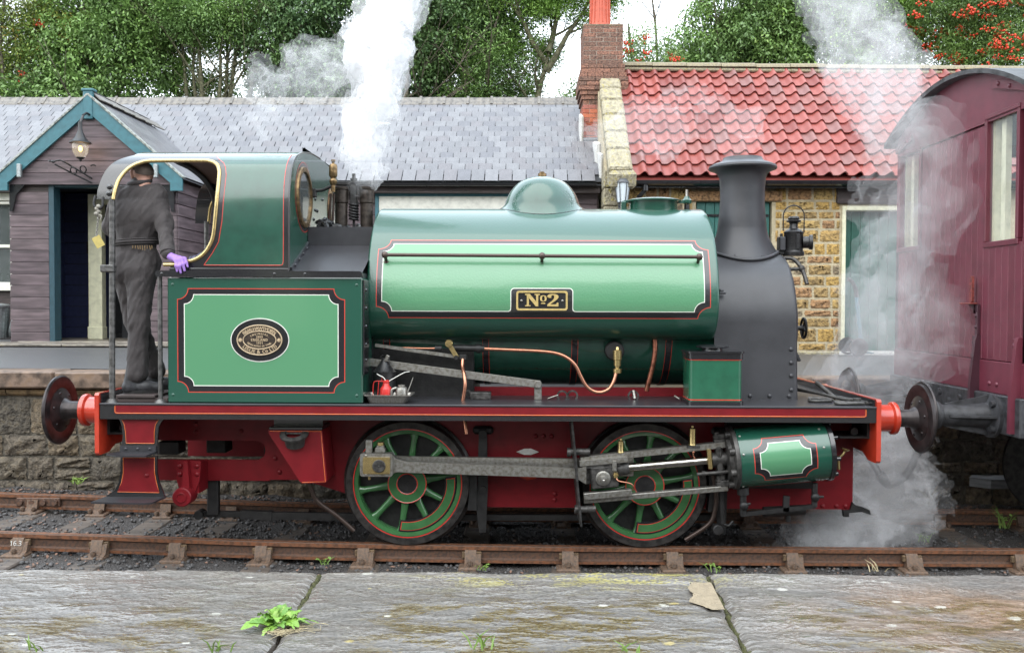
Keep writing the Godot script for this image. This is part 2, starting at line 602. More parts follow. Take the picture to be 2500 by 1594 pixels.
	for i in 6:
		var c: Color = [lin(0.42, 0.3, 0.13), lin(0.47, 0.35, 0.155), lin(0.34, 0.25, 0.12), lin(0.28, 0.24, 0.18), lin(0.36, 0.225, 0.125), lin(0.46, 0.32, 0.115)][i]
		textured(mat("shed_stone_%d" % i, c, 0.85), tex.stone, 1.4, tex.bump, 1.8)
	textured(mat("shed_mortar", lin(0.46, 0.39, 0.26), 0.9), tex.soft, 1.5, tex.bump, 0.8)
	for i in 4:
		var c: Color = [lin(0.46, 0.13, 0.07), lin(0.52, 0.16, 0.085), lin(0.4, 0.11, 0.065), lin(0.36, 0.13, 0.1)][i]
		textured(mat("brick_%d" % i, c, 0.8), tex.soft, 2.5, tex.bump, 0.5)
	for i in 3:
		var c: Color = [lin(0.22, 0.125, 0.1), lin(0.27, 0.145, 0.115), lin(0.18, 0.11, 0.092)][i]
		textured(mat("old_brick_%d" % i, c, 0.85), tex.stone, 2.5, tex.bump, 0.7)
	textured(mat("brick_mortar", lin(0.42, 0.36, 0.3), 0.9), tex.soft, 2.0)
	textured(mat("pot_clay", lin(0.55, 0.12, 0.07), 0.6), tex.soft, 2.0)
	textured(mat("lead", lin(0.2, 0.21, 0.23), 0.5, 0.3), tex.soft, 2.0)
	textured(mat("white_render", lin(0.62, 0.61, 0.58), 0.8), tex.soft, 1.5, tex.bump, 0.6)
	for i in 3:
		var c: Color = [lin(0.125, 0.092, 0.103), lin(0.11, 0.08, 0.092), lin(0.14, 0.103, 0.114)][i]
		textured(mat("purple_board_%d" % i, c, 0.55), tex.wood, 0.7, tex.wood, 0.12)
	textured(mat("teal_paint", lin(0.035, 0.14, 0.17), 0.45), tex.soft, 2.0)
	textured(mat("peeled_timber", lin(0.34, 0.36, 0.33), 0.7), tex.strong, 3.0, tex.bump, 0.2)
	textured(mat("teal_dark", lin(0.015, 0.055, 0.075), 0.5), tex.soft, 2.0)
	textured(mat("navy_board", lin(0.03, 0.036, 0.09), 0.45), tex.soft, 2.0)
	textured(mat("cream_paint", lin(0.72, 0.7, 0.5), 0.5), tex.soft, 1.5)
	textured(mat("cream_white", lin(0.8, 0.79, 0.7), 0.5), tex.soft, 1.5)
	textured(mat("door_green", lin(0.015, 0.09, 0.065), 0.45), tex.soft, 1.5)
	textured(mat("shutter_green", lin(0.02, 0.12, 0.1), 0.45), tex.soft, 1.5)
	textured(mat("gutter_black", lin(0.018, 0.018, 0.02), 0.16), tex.soft, 2.0)
	textured(mat("dark_timber", lin(0.06, 0.042, 0.04), 0.6), tex.wood, 1.0)
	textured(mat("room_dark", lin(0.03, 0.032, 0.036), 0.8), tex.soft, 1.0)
	textured(mat("bin_zinc", lin(0.36, 0.4, 0.42), 0.42, 0.6), tex.steel, 2.0)
	textured(mat("paper_white", lin(0.7, 0.7, 0.66), 0.7), tex.soft, 3.0)
	var glass := mat("window_glass", Color(0.75, 0.8, 0.8, 0.12), 0.05)
	glass.transparency = BaseMaterial3D.TRANSPARENCY_ALPHA
	# brake van
	for i in 3:
		var c: Color = [lin(0.14, 0.025, 0.042), lin(0.13, 0.023, 0.038), lin(0.15, 0.028, 0.046)][i]
		textured(mat("maroon_%d" % i, c, 0.42), tex.soft, 1.2, tex.wood, 0.03)
	textured(mat("maroon_dark", lin(0.06, 0.02, 0.03), 0.45), tex.soft, 1.2)
	textured(mat("lamp_iron_red", lin(0.28, 0.06, 0.05), 0.5), tex.strong, 4.0)
	textured(mat("van_frame", lin(0.05, 0.05, 0.055), 0.55), tex.strong, 2.0, tex.bump, 0.1)
	textured(mat("van_roof", lin(0.06, 0.06, 0.062), 0.6), tex.strong, 1.0)
	textured(mat("grey_plank", lin(0.28, 0.28, 0.29), 0.6), tex.wood, 1.0, tex.wood, 0.2)
	# driver
	var cloth := textured(mat("overalls", lin(0.042, 0.035, 0.035), 0.8), tex.soft, 2.0, tex.fine, 0.12)
	cloth.rim_enabled = true
	cloth.rim = 0.5
	textured(mat("stain", lin(0.2, 0.13, 0.06), 0.9), tex.soft, 4.0)
	textured(mat("skin", lin(0.5, 0.27, 0.2), 0.55), tex.soft, 6.0)
	textured(mat("short_hair", lin(0.17, 0.13, 0.105), 0.85), tex.grit, 9.0, tex.fine, 0.1)
	textured(mat("glove", lin(0.3, 0.16, 0.5), 0.5), tex.soft, 8.0, tex.bump, 0.12)
	textured(mat("boot", lin(0.045, 0.045, 0.05), 0.5), tex.strong, 5.0, tex.bump, 0.1)
	textured(mat("can_red", lin(0.6, 0.035, 0.03), 0.3), tex.soft, 5.0)
	textured(mat("lantern_black", lin(0.02, 0.019, 0.02), 0.38), tex.strong, 5.0)
	textured(mat("tin", lin(0.38, 0.37, 0.35), 0.35, 0.8), tex.steel, 5.0)
	textured(mat("lead_dark", lin(0.1, 0.105, 0.115), 0.4, 0.3), tex.soft, 3.0)
	var fr := mat("frosted", lin(0.6, 0.66, 0.7), 0.5)
	fr.backlight_enabled = true
	fr.backlight = Color(0.5, 0.5, 0.5)
	var glow := mat("lamp_glow", Color(1.0, 0.9, 0.7), 0.4)
	glow.emission_enabled = true
	glow.emission = Color(1.0, 0.72, 0.35)
	glow.emission_energy_multiplier = 1.5
	textured(mat("tag_yellow", lin(0.5, 0.4, 0.12), 0.6), tex.soft, 8.0)
	textured(mat("rope", lin(0.3, 0.28, 0.24), 0.9), tex.soft, 8.0)
	textured(mat("check_cloth", lin(0.3, 0.3, 0.36), 0.85), check_texture(), 5.0)
	textured(mat("strap_green", lin(0.09, 0.12, 0.1), 0.8), tex.soft, 5.0)
	# plants
	for i in 3:
		var c: Color = [lin(0.2, 0.37, 0.05), lin(0.14, 0.3, 0.045), lin(0.26, 0.4, 0.08)][i]
		var lf := textured(mat("weed_leaf_%d" % i, c, 0.5), tex.soft, 6.0)
		lf.backlight_enabled = true
		lf.backlight = Color(0.5, 0.5, 0.3)
	textured(mat("grass", lin(0.16, 0.26, 0.05), 0.6), tex.soft, 6.0)
	textured(mat("dry_grass", lin(0.5, 0.42, 0.26), 0.8), tex.soft, 6.0)
	textured(mat("moss", lin(0.1, 0.1, 0.03), 0.95), tex.strong, 5.0, tex.bump, 1.5)
	textured(mat("bark", lin(0.17, 0.145, 0.105), 0.9), tex.strong, 1.5, tex.bump, 1.5)
	textured(mat("bark_green", lin(0.14, 0.135, 0.075), 0.9), tex.strong, 1.5, tex.bump, 1.0)
	var leaf := mat("leaf", Color.WHITE, 0.42)
	leaf.vertex_color_use_as_albedo = true
	leaf.backlight_enabled = true
	leaf.backlight = Color(0.62, 0.62, 0.62)
	for e in [["steam_core", 1.0], ["steam_veil", 0.3], ["steam_edge", 0.16], ["steam_thin", 0.08], ["steam_faint", 0.045]]:
		var st := mat(e[0], Color(0.97, 0.97, 0.98, e[1]), 1.0)
		st.specular_mode = BaseMaterial3D.SPECULAR_DISABLED
		if e[1] < 1.0:
			st.transparency = BaseMaterial3D.TRANSPARENCY_ALPHA
			st.backlight_enabled = true
			st.backlight = Color(0.9, 0.9, 0.9)
	mat("berry", lin(0.62, 0.05, 0.02), 0.35)
	textured(mat("far_grass", lin(0.08, 0.12, 0.04), 0.9), tex.strong, 0.2)


func wood_texture() -> ImageTexture:
	var f := FastNoiseLite.new()
	f.seed = 31
	f.frequency = 0.03
	f.fractal_octaves = 4
	var im := f.get_seamless_image(512, 512)
	im.resize(4096, 512, Image.INTERPOLATE_CUBIC)
	im = im.get_region(Rect2i(0, 0, 512, 512))
	im.convert(Image.FORMAT_RGB8)
	var out := Image.create(512, 512, false, Image.FORMAT_RGB8)
	for y in 512:
		for x in 512:
			var g := im.get_pixel(x, y).r
			# fade the ends so that the grain repeats without a seam
			if x > 448:
				g = lerpf(g, im.get_pixel(x - 448, y).r, (x - 448) / 64.0)
			var s := 0.62 + 0.5 * g
			out.set_pixel(x, y, Color(minf(s, 1.0), minf(s, 1.0), minf(s * 0.99, 1.0)))
	return ImageTexture.create_from_image(out)


# the near platform's wet stone, laid out over x -3.8 to 3.6 and z 3.0 to 5.4
func slab_material() -> void:
	var w := 1600
	var h := 640
	var im := Image.create(w, h, false, Image.FORMAT_RGB8)
	var ro := Image.create(w, h, false, Image.FORMAT_L8)
	var bu := Image.create(w, h, false, Image.FORMAT_L8)
	var n := FastNoiseLite.new()
	n.seed = 71
	n.frequency = 1.0
	n.fractal_octaves = 5
	var g := FastNoiseLite.new()
	g.seed = 72
	g.frequency = 34.0
	g.fractal_octaves = 3
	var spots := []
	for i in 55:
		spots.append([Vector2(rng.randf_range(-3.8, 3.6), rng.randf_range(3.05, 4.6)), rng.randf_range(0.008, 0.035)])
	for y in h:
		var z := 3.0 + 2.4 * (y + 0.5) / h
		for x in w:
			var px := -3.8 + 7.4 * (x + 0.5) / w
			var fine := g.get_noise_2d(px, z * 1.3)
			var streak := n.get_noise_2d(px * 2.4, z * 6.5)
			var broad := n.get_noise_2d(px * 0.9 + 20.0, z * 1.6)
			var mid := n.get_noise_2d(px * 7.0 + 7.0, z * 13.0)
			var patch := n.get_noise_2d(px * 2.4 + 40.0, z * 7.0 + 9.0) + 0.35 * fine
			# where the stone is mossy brown
			var where := 0.0
			where = maxf(where, smoothstep(3.5, 4.0, z) * smoothstep(-1.2, -1.7, px) * 0.85)
			where = maxf(where, smoothstep(3.35, 3.8, z) * smoothstep(-1.15, -0.5, px) * smoothstep(1.15, 0.7, px))
			where = maxf(where, smoothstep(3.4, 3.7, z) * smoothstep(1.2, 1.5, px) * 0.85)
			var stain := smoothstep(0.16, 0.42, patch + where * 0.42 - 0.16)
			var orange := smoothstep(0.9, 2.6, px) * smoothstep(-0.25, 0.3, broad + 0.1) * smoothstep(3.2, 3.6, z) * 0.5
			var base := 0.13 * (1.0 + 0.5 * fine + 0.4 * streak + 0.25 * broad) * lerpf(1.25, 1.0, smoothstep(3.1, 3.5, z))
			var c := Color(base * 1.0, base * 0.9, base * 0.8)
			c = c.lerp(Color(0.24, 0.135, 0.065) * (1.0 + 0.4 * fine), orange)
			c = c.lerp(Color(0.095, 0.07, 0.026) * (1.0 + 0.7 * fine), stain * where * 0.9)
			var yl := smoothstep(0.05, 0.35, patch + fine * 0.5) * smoothstep(3.55, 3.15, z) * smoothstep(-1.0, 0.0, px) * smoothstep(1.5, 0.9, px)
			c = c.lerp(Color(0.32, 0.28, 0.07), yl * 0.75)
			im.set_pixel(x, y, Color(c.r, c.g, c.b).linear_to_srgb())
			var wet := clampf(0.5 + streak * 1.1 + mid * 0.6 + broad * 0.5 + stain * 0.3, 0.0, 1.0)
			ro.set_pixel(x, y, grey(lerpf(0.5, 0.12, wet)))
			bu.set_pixel(x, y, grey(clampf(0.5 + fine * 0.1 + streak * 0.3 + mid * 0.36 - stain * where * 0.12, 0.0, 1.0)))
	for sp in spots:
		var cx := int((sp[0].x + 3.8) / 7.4 * w)
		var cy := int((sp[0].y - 3.0) / 2.4 * h)
		var rx := int(sp[1] / 7.4 * w) + 1
		var ry := maxi(int(sp[1] * 0.8 / 2.4 * h), 1)
		var tone := Color(0.42, 0.41, 0.36) if rng.randf() < 0.75 else Color(0.4, 0.32, 0.12)
		for dy in range(-ry, ry + 1):
			for dx in range(-rx, rx + 1):
				var q := Vector2(float(dx) / rx, float(dy) / ry)
				if q.length() + g.get_noise_2d(cx + dx, cy + dy) * 0.5 < 0.9 and cx + dx >= 0 and cx + dx < w and cy + dy >= 0 and cy + dy < h:
					im.set_pixel(cx + dx, cy + dy, im.get_pixel(cx + dx, cy + dy).lerp(tone.linear_to_srgb(), 0.75))
	var m := mat("wet_slab", Color.WHITE, 1.0)
	m.albedo_texture = ImageTexture.create_from_image(im)
	m.roughness_texture = ImageTexture.create_from_image(ro)
	m.heightmap_enabled = true
	m.heightmap_texture = ImageTexture.create_from_image(bu)
	m.heightmap_scale = 1.9
	m.metallic_specular = 0.6


func check_texture() -> ImageTexture:
	var im := Image.create(128, 128, false, Image.FORMAT_RGB8)
	for y in 128:
		for x in 128:
			var s := 0.75
			if x % 32 < 12:
				s -= 0.3
			if y % 32 < 12:
				s -= 0.3
			im.set_pixel(x, y, Color(s, s, s * 1.12))
	return ImageTexture.create_from_image(im)


# ---------------------------------------------------------------- painted lining
func sd_box(p: Vector2, c: Vector2, h: Vector2) -> float:
	var q := (p - c).abs() - h
	return Vector2(maxf(q.x, 0), maxf(q.y, 0)).length() + minf(maxf(q.x, q.y), 0.0)


# rectangle whose corners are scooped out
func sd_scoop(p: Vector2, c: Vector2, h: Vector2, r: float) -> float:
	var q := (p - c).abs() - h
	return maxf(maxf(q.x, q.y), r - q.length())


# a panel: red line, black band, white line, light green field, painted on dark green; plate: a black ground for a number plate
func lining(w: int, hgt: int, size: Vector2, at: Vector2, outer: Array, inner: Array, plate: Array = []) -> StandardMaterial3D:
	var im := Image.create(w, hgt, false, Image.FORMAT_RGB8)
	var dark := lin(0.012, 0.072, 0.046)
	var light := lin(0.085, 0.25, 0.125)
	var black := lin(0.012, 0.012, 0.014)
	var red := lin(0.6, 0.05, 0.03)
	var white := lin(0.78, 0.77, 0.7)
	im.fill(dark)
	var px := size.x / w
	var oc: Vector2 = (outer[0] + outer[1]) * 0.5
	var oh: Vector2 = (outer[1] - outer[0]) * 0.5
	var ic: Vector2 = (inner[0] + inner[1]) * 0.5
	var ih: Vector2 = (inner[1] - inner[0]) * 0.5
	for y in hgt:
		var fy := at.y + size.y * (y + 0.5) / hgt
		if absf(fy - oc.y) > oh.y + 0.02:
			continue
		for x in w:
			var p := Vector2(at.x + size.x * (x + 0.5) / w, fy)
			var so := sd_scoop(p, oc, oh, outer[2])
			if so > 0.012:
				continue
			var c := dark
			if so < 0.0:
				c = black
			var si := sd_scoop(p, ic, ih, inner[2])
			if plate.size():
				var sp: float = -(sd_box(p, plate[0], plate[1] - Vector2.ONE * plate[2]) - plate[2])
				var k := 0.03
				var hh := clampf(0.5 - 0.5 * (sp - si) / k, 0.0, 1.0)
				si = lerpf(sp, si, hh) + k * hh * (1.0 - hh)
			if si < 0.0:
				c = light
			var line := clampf((0.0034 - absf(si)) / px + 0.5, 0.0, 1.0)
			c = c.lerp(white, line)
			c = c.lerp(red, clampf((0.0034 - absf(so)) / px + 0.5, 0.0, 1.0))
			im.set_pixel(x, y, c)
	var m := StandardMaterial3D.new()
	m.resource_name = "lined_paint"
	m.albedo_texture = ImageTexture.create_from_image(im)
	m.texture_repeat = false
	m.roughness = 0.25
	m.metallic_specular = 0.55
	m.clearcoat_enabled = true
	m.clearcoat = 0.6
	m.clearcoat_roughness = 0.08
	return m


# ---------------------------------------------------------------- the locomotive
func flatxf(z: float) -> Transform3D:
	return Transform3D(Basis.IDENTITY, Vector3(0, 0, z))


func tank_profile() -> Array:
	var p := []
	for i in 31:
		var a := deg_to_rad(90.0 - 3.0 * i)
		p.append(Vector2(0.93 * cos(a), 2.12 + 0.86 * sin(a)))
	for i in range(1, 14):
		var a := deg_to_rad(-5.0 * i)
		p.append(Vector2(0.93 - 0.40 * (1.0 - cos(a)), 2.12 + 0.36 * sin(a)))
	p.append(Vector2(0.62, 1.775))
	p.append(Vector2(0.45, 1.77))
	return p


func cab_profile() -> Array:
	return spline2([Vector2(0, 3.457), Vector2(0.32, 3.448), Vector2(0.62, 3.412), Vector2(0.8, 3.37), Vector2(0.93, 3.315), Vector2(1.03, 3.235), Vector2(1.09, 3.12), Vector2(1.125, 2.98), Vector2(1.135, 2.8), Vector2(1.135, 2.36)], 5)


# z of the cab side at height y
func cab_z(y: float) -> float:
	var line := []
	for q in cab_profile():
		line.push_front(Vector2(q.y, q.x))
	return along(line, y)


func build_locomotive() -> void:
	var loco := thing("saddle_tank_locomotive", "green four-wheeled saddle tank steam locomotive numbered 2, with black chimney and red buffer beams", "locomotive")
	loco_frames(loco)
	loco_wheels(loco)
	loco_motion(loco)
	loco_boiler(loco)
	loco_tank(loco)
	loco_cab(loco)
	loco_pipes(loco)
	loco_fittings(loco)


func buffer(loco: Node3D, x: float, y: float, z: float, dir: float) -> void:
	var d := Vector3(dir, 0, 0)
	var o := Vector3(x, y, z)
	var b := MB.new()
	b.lathe(o, d, [Vector2(0.17, 0), Vector2(0.17, 0.02), Vector2(0.128, 0.05), Vector2(0.118, 0.11), Vector2(0.115, 0.195), Vector2(0.137, 0.208), Vector2(0.142, 0.226), Vector2(0.137, 0.244), Vector2(0.1, 0.25), Vector2(0.09, 0.22)], 28)
	var p := part("buffer_housing", b, K.beam_red, loco)
	var h := MB.new()
	h.lathe(o, d, [Vector2(0.075, 0.22), Vector2(0.075, 0.37), Vector2(0.1, 0.41), Vector2(0.19, 0.445), Vector2(0.205, 0.44), Vector2(0.285, 0.44), Vector2(0.297, 0.45), Vector2(0.295, 0.465), Vector2(0.15, 0.49), Vector2(0, 0.497)], 36)
	for k in 6:
		var a := TAU * (k + 0.3) / 6
		h.rivet(o + d * 0.433 + Vector3(0, cos(a), sin(a)) * 0.15, -d, 0.014)
	part("buffer_head", h, K.dull_buffer, p)


func loco_frames(loco: Node3D) -> void:
	textured(mat("dull_buffer", lin(0.06, 0.05, 0.05), 0.33, 0.5), tex.strong, 1.6)
	# running plate and valance
	var m := MB.new()
	m.bb(Vector3(-3.5, 1.245, -1.2), Vector3(2.87, 1.262, 1.2), 0.004)
	part("running_plate", m, K.wet_plate, loco)
	m = MB.new()
	m.bb(Vector3(-3.5, 1.13, 1.17), Vector3(2.87, 1.245, 1.19))
	var val := part("valance", m, K.black_paint, loco)
	m = MB.new()
	m.prism(rounded(Vector2(-3.38, 1.172), Vector2(2.79, 1.242), 0.02), 0.004, flatxf(1.19))
	part("red_panel", m, K.frame_red, val)
	m = MB.new()
	m.tube([Vector3(-3.372, 1.24, 1.195), Vector3(-3.372, 1.19, 1.195), Vector3(-3.36, 1.18, 1.195), Vector3(2.77, 1.18, 1.195), Vector3(2.782, 1.19, 1.195), Vector3(2.782, 1.24, 1.195)], 0.0035, 6)
	part("orange_line", m, K.orange_line, val)
	m = MB.new()
	m.bb(Vector3(-3.5, 1.13, -1.19), Vector3(2.87, 1.245, -1.17))
	part("valance", m, K.black_paint, loco)
	# main frames with the long slot behind the rear wheels
	for s in [1.0, -1.0]:
		m = MB.new()
		var xf := flatxf(0.62 if s > 0 else -0.65)
		m.prism(PackedVector2Array([Vector2(-3.45, 0.875), Vector2(-3.45, 1.245), Vector2(2.88, 1.245), Vector2(2.88, 0.3), Vector2(-0.35, 0.3), Vector2(-0.5, 0.39), Vector2(-1.5, 0.39), Vector2(-1.95, 0.53), Vector2(-2.25, 0.53), Vector2(-2.25, 0.875)]), 0.03, xf)
		m.prism(PackedVector2Array([Vector2(-3.45, 0.52), Vector2(-3.45, 0.705), Vector2(-2.35, 0.705), Vector2(-2.3, 0.735), Vector2(-2.285, 0.79), Vector2(-2.3, 0.845), Vector2(-2.35, 0.875), Vector2(-2.249, 0.875), Vector2(-2.249, 0.52)]), 0.03, xf)
		part("main_frame", m, K.frame_red, loco)
	m = MB.new()
	for q in [Vector2(0.1, 0.93), Vector2(0.17, 0.93), Vector2(0.24, 0.93), Vector2(0.27, 0.42), Vector2(0.27, 0.37), Vector2(2.5, 0.33), Vector2(2.62, 0.33), Vector2(2.74, 0.33), Vector2(2.82, 0.33), Vector2(-2.2, 0.72), Vector2(-2.16, 0.6), Vector2(-2.9, 0.95), Vector2(-2.9, 1.02), Vector2(-2.5, 0.96)]:
		m.rivet(Vector3(q.x, q.y, 0.65), Vector3(0, 0, 1), 0.022)
	part("frame_rivets", m, K.frame_red, loco)
	# dark machinery between the frames
	m = MB.new()
	m.bb(Vector3(-1.75, 0.45, -0.5), Vector3(-0.2, 1.2, 0.5))
	m.bb(Vector3(0.35, 0.62, -0.45), Vector3(2.7, 1.2, 0.45))
	m.bar(Vector3(-3.4, 0.84, 0.1), Vector3(-1.7, 0.82, 0.1), 0.09, 0.05)
	m.bb(Vector3(-2.9, 0.72, 0.2), Vector3(-2.72, 0.88, 0.4), 0.01)
	m.bb(Vector3(-2.4, 0.6, -0.2), Vector3(-1.9, 0.87, 0.3))
	m.bb(Vector3(-3.3, 0.72, 0.3), Vector3(-3.12, 0.84, 0.5), 0.01)
	part("inside_motion", m, K.grimy_black, loco)
	# oval hole with a tongue of red in the middle frame
	m = MB.new()
	m.prism(PackedVector2Array([Vector2(-0.07, 0.79), Vector2(0.0, 0.818), Vector2(0.06, 0.82), Vector2(0.13, 0.79), Vector2(0.06, 0.765), Vector2(0.0, 0.765)]), 0.006, flatxf(0.65))
	part("frame_hole_edge", m, K.white_render, loco)
	m = MB.new()
	m.prism(PackedVector2Array([Vector2(-0.07, 0.61), Vector2(0.15, 0.61), Vector2(0.1, 0.555), Vector2(0.03, 0.54), Vector2(-0.03, 0.56)]), 0.006, flatxf(0.65))
	part("brake_block", m, K.beam_red, loco)
	# buffer beams
	for e in [[-3.54, -3.505, 0.83, 1.345, -3.5], [2.868, 2.905, 0.8, 1.322, 2.868]]:
		m = MB.new()
		var poly := PackedVector2Array([Vector2(-1.2, e[3] - 0.02), Vector2(-1.18, e[3]), Vector2(1.18, e[3]), Vector2(1.2, e[3] - 0.02), Vector2(1.2, e[2] + 0.02), Vector2(1.18, e[2]), Vector2(1.02, e[2]), Vector2(0.9, e[2] + 0.05), Vector2(-0.9, e[2] + 0.05), Vector2(-1.02, e[2]), Vector2(-1.2, e[2] + 0.02)])
		m.prism(poly, e[1] - e[0], Transform3D(Basis(Vector3(0, 0, 1), Vector3(0, 1, 0), Vector3(1, 0, 0)), Vector3(e[0], 0, 0)))
		var bm := part("buffer_beam", m, K.beam_red, loco)
		m = MB.new()
		var back: float = e[1] if e[0] < 0 else e[0]
		var sgn := 1.0 if e[0] < 0 else -1.0
		m.bb(Vector3(back, 1.262, -1.17), Vector3(back + 0.012 * sgn, e[3] - 0.006, 1.17))
		part("beam_back", m, K.black_paint, bm)
		m = MB.new()
		m.bb(Vector3(back + 0.012 * sgn, 0.98, 0.7), Vector3(back + 0.25 * sgn, 1.0, 1.05), 0.006)
		m.bb(Vector3(back, 0.98, 0.7), Vector3(back + 0.02 * sgn, 1.13, 1.05))
		m.nut(Vector3(back + 0.1 * sgn, 1.03, 0.95), Vector3(0, 0, 1), 0.035, 0.03)
		part("beam_bracket", m, K.grimy_black, bm)
	buffer(loco, -3.54, 1.165, 0.865, -1.0)
	buffer(loco, -3.54, 1.165, -0.865, -1.0)
	buffer(loco, 2.905, 1.13, 0.865, 1.0)
	buffer(loco, 2.905, 1.13, -0.865, 1.0)
	# rear steps
	m = MB.new()
	var up := [Vector2(-3.37, 1.13), Vector2(-3.352, 1.11), Vector2(-3.335, 1.06), Vector2(-3.33, 0.97), Vector2(-3.345, 0.89), Vector2(-3.36, 0.83), Vector2(-3.04, 0.83), Vector2(-3.04, 0.97), Vector2(-3.03, 1.06), Vector2(-3.01, 1.1), Vector2(-2.98, 1.13)]
	m.prism(PackedVector2Array(up), 0.02, flatxf(1.13))
	var dn := [Vector2(-3.35, 0.82), Vector2(-3.35, 0.68), Vector2(-3.365, 0.6), Vector2(-3.4, 0.53), Vector2(-3.47, 0.485), Vector2(-3.47, 0.47), Vector2(-2.98, 0.47), Vector2(-3.0, 0.53), Vector2(-3.03, 0.6), Vector2(-3.045, 0.68), Vector2(-3.045, 0.82)]
	m.prism(PackedVector2Array(dn), 0.02, flatxf(1.13))
	var steps := part("rear_steps", m, K.black_paint, loco)
	m = MB.new()
	var r1 := PackedVector2Array([Vector2(-3.335, 1.122), Vector2(-3.315, 1.08), Vector2(-3.305, 1.02), Vector2(-3.3, 0.925), Vector2(-3.065, 0.925), Vector2(-3.065, 1.02), Vector2(-3.055, 1.08), Vector2(-3.03, 1.122)])
	var r2 := PackedVector2Array([Vector2(-3.325, 0.805), Vector2(-3.325, 0.68), Vector2(-3.34, 0.6), Vector2(-3.375, 0.52), Vector2(-3.025, 0.515), Vector2(-3.05, 0.6), Vector2(-3.065, 0.68), Vector2(-3.065, 0.805)])
	m.prism(r1, 0.004, flatxf(1.15))
	m.prism(r2, 0.004, flatxf(1.15))
	m.rivet(Vector3(-3.13, 0.66, 1.154), Vector3(0, 0, 1), 0.018)
	part("red_panel", m, K.frame_red, steps)
	m = MB.new()
	for r in [r1, r2]:
		var path := []
		for q in r:
			path.append(Vector3(q.x, q.y, 1.154))
		if r == r2:
			path.append(path[0])
		m.tube(path, 0.003, 5)
	part("orange_line", m, K.orange_line, steps)
	m = MB.new()
	m.prism(PackedVector2Array([Vector2(-3.36, 1.13), Vector2(-3.06, 1.13), Vector2(-3.06, 1.34), Vector2(-3.3, 1.34), Vector2(-3.42, 1.26)]), 0.014, Transform3D(Basis(Vector3(1, 0, 0), Vector3(0, 0, 1), Vector3(0, 1, 0)), Vector3(0, 0.84, 0)))
	m.bb(Vector3(-3.35, 0.854, 1.15), Vector3(-3.05, 0.905, 1.162))
	for x in [-3.3, -3.2, -3.1]:
		m.rivet(Vector3(x, 0.88, 1.162), Vector3(0, 0, 1), 0.013)
	part("tread", m, K.wet_plate, steps)
	m = MB.new()
	m.prism(PackedVector2Array([Vector2(-3.47, 1.13), Vector2(-2.98, 1.13), Vector2(-3.0, 1.36), Vector2(-3.05, 1.39), Vector2(-3.5, 1.36)]), 0.014, Transform3D(Basis(Vector3(1, 0, 0), Vector3(0, 0, 1), Vector3(0, 1, 0)), Vector3(0, 0.466, 0)))
	part("tread", m, K.wet_plate, steps)
	# sandbox below the rear of the running plate
	m = MB.new()
	m.prism(PackedVector2Array([Vector2(-2.155, 1.02), Vector2(-1.7, 1.02), Vector2(-1.66, 0.6), Vector2(-1.67, 0.58), Vector2(-1.87, 0.572), Vector2(-1.89, 0.59), Vector2(-2.15, 0.99)]), 0.32, flatxf(0.7), 20.0)
	var sb := part("sandbox", m, K.frame_red, loco)
	m = MB.new()
	m.bb(Vector3(-2.15, 1.02, 0.7), Vector3(-1.7, 1.05, 1.02), 0.006)
	m.bb(Vector3(-2.14, 1.05, 0.68), Vector3(-1.72, 1.13, 0.9))
	part("box_top", m, K.black_paint, sb)
	m = MB.new()
	m.lathe(Vector3(-1.93, 0.975, 1.03), Vector3(0.0, 0.9, 0.42), [Vector2(0.065, 0.0), Vector2(0.065, 0.012), Vector2(0.12, 0.012), Vector2(0.12, 0.028), Vector2(0.075, 0.034), Vector2(0.065, 0.02)], 24)
	m.bar(Vector3(-1.995, 1.0, 1.045), Vector3(-1.865, 1.0, 1.045), 0.02, 0.012)
	m.lathe(Vector3(-1.93, 0.9, 0.99), Vector3(0.0, 0.9, 0.42), [Vector2(0.085, 0.0), Vector2(0.09, 0.085)], 20)
	part("filler_ring", m, K.dull_iron, sb)
	m = MB.new()
	m.tube([Vector3(-2.14, 1.013, 1.022), Vector3(-1.71, 1.013, 1.022), Vector3(-1.672, 0.59, 1.022), Vector3(-1.87, 0.582, 1.022)], 0.003, 5)
	part("orange_line", m, K.orange_line, sb)
	m = MB.new()
	m.tube(spline([Vector3(-1.84, 0.57, 0.9), Vector3(-1.82, 0.48, 0.88), Vector3(-1.78, 0.38, 0.84), Vector3(-1.62, 0.24, 0.78), Vector3(-1.48, 0.11, 0.76)], 5), 0.02, 8)
	part("sand_pipe", m, K.pipe_brown, loco)
	m = MB.new()
	m.tube(spline([Vector3(1.63, 0.62, 0.8), Vector3(1.655, 0.46, 0.8), Vector3(1.65, 0.34, 0.8), Vector3(1.6, 0.2, 0.79), Vector3(1.4, 0.05, 0.76)], 5), 0.02, 8)
	part("sand_pipe", m, K.pipe_brown, loco)
	# brake pivot, rods and hangers
	m = MB.new()
	m.prism(PackedVector2Array([Vector2(-2.99, 0.72), Vector2(-2.975, 0.735), Vector2(-2.79, 0.735), Vector2(-2.775, 0.72), Vector2(-2.79, 0.56), Vector2(-2.83, 0.46), Vector2(-2.95, 0.43), Vector2(-2.985, 0.56)]), 0.02, flatxf(0.86))
	m.prism(PackedVector2Array([Vector2(-2.9, 0.74), Vector2(-2.87, 0.74), Vector2(-2.85, 0.45), Vector2(-2.93, 0.45)]), 0.06, flatxf(0.88))
	m.cyl(Vector3(-2.905, 0.44, 0.82), Vector3(-2.905, 0.44, 0.99), 0.082, 20, -1.0, 0.008)
	m.lathe(Vector3(-2.905, 0.44, 0.99), Vector3(0, 0, 1), [Vector2(0.045, 0), Vector2(0.045, 0.01), Vector2(0.037, 0.012), Vector2(0.034, 0.002), Vector2(0, 0.002)], 18)
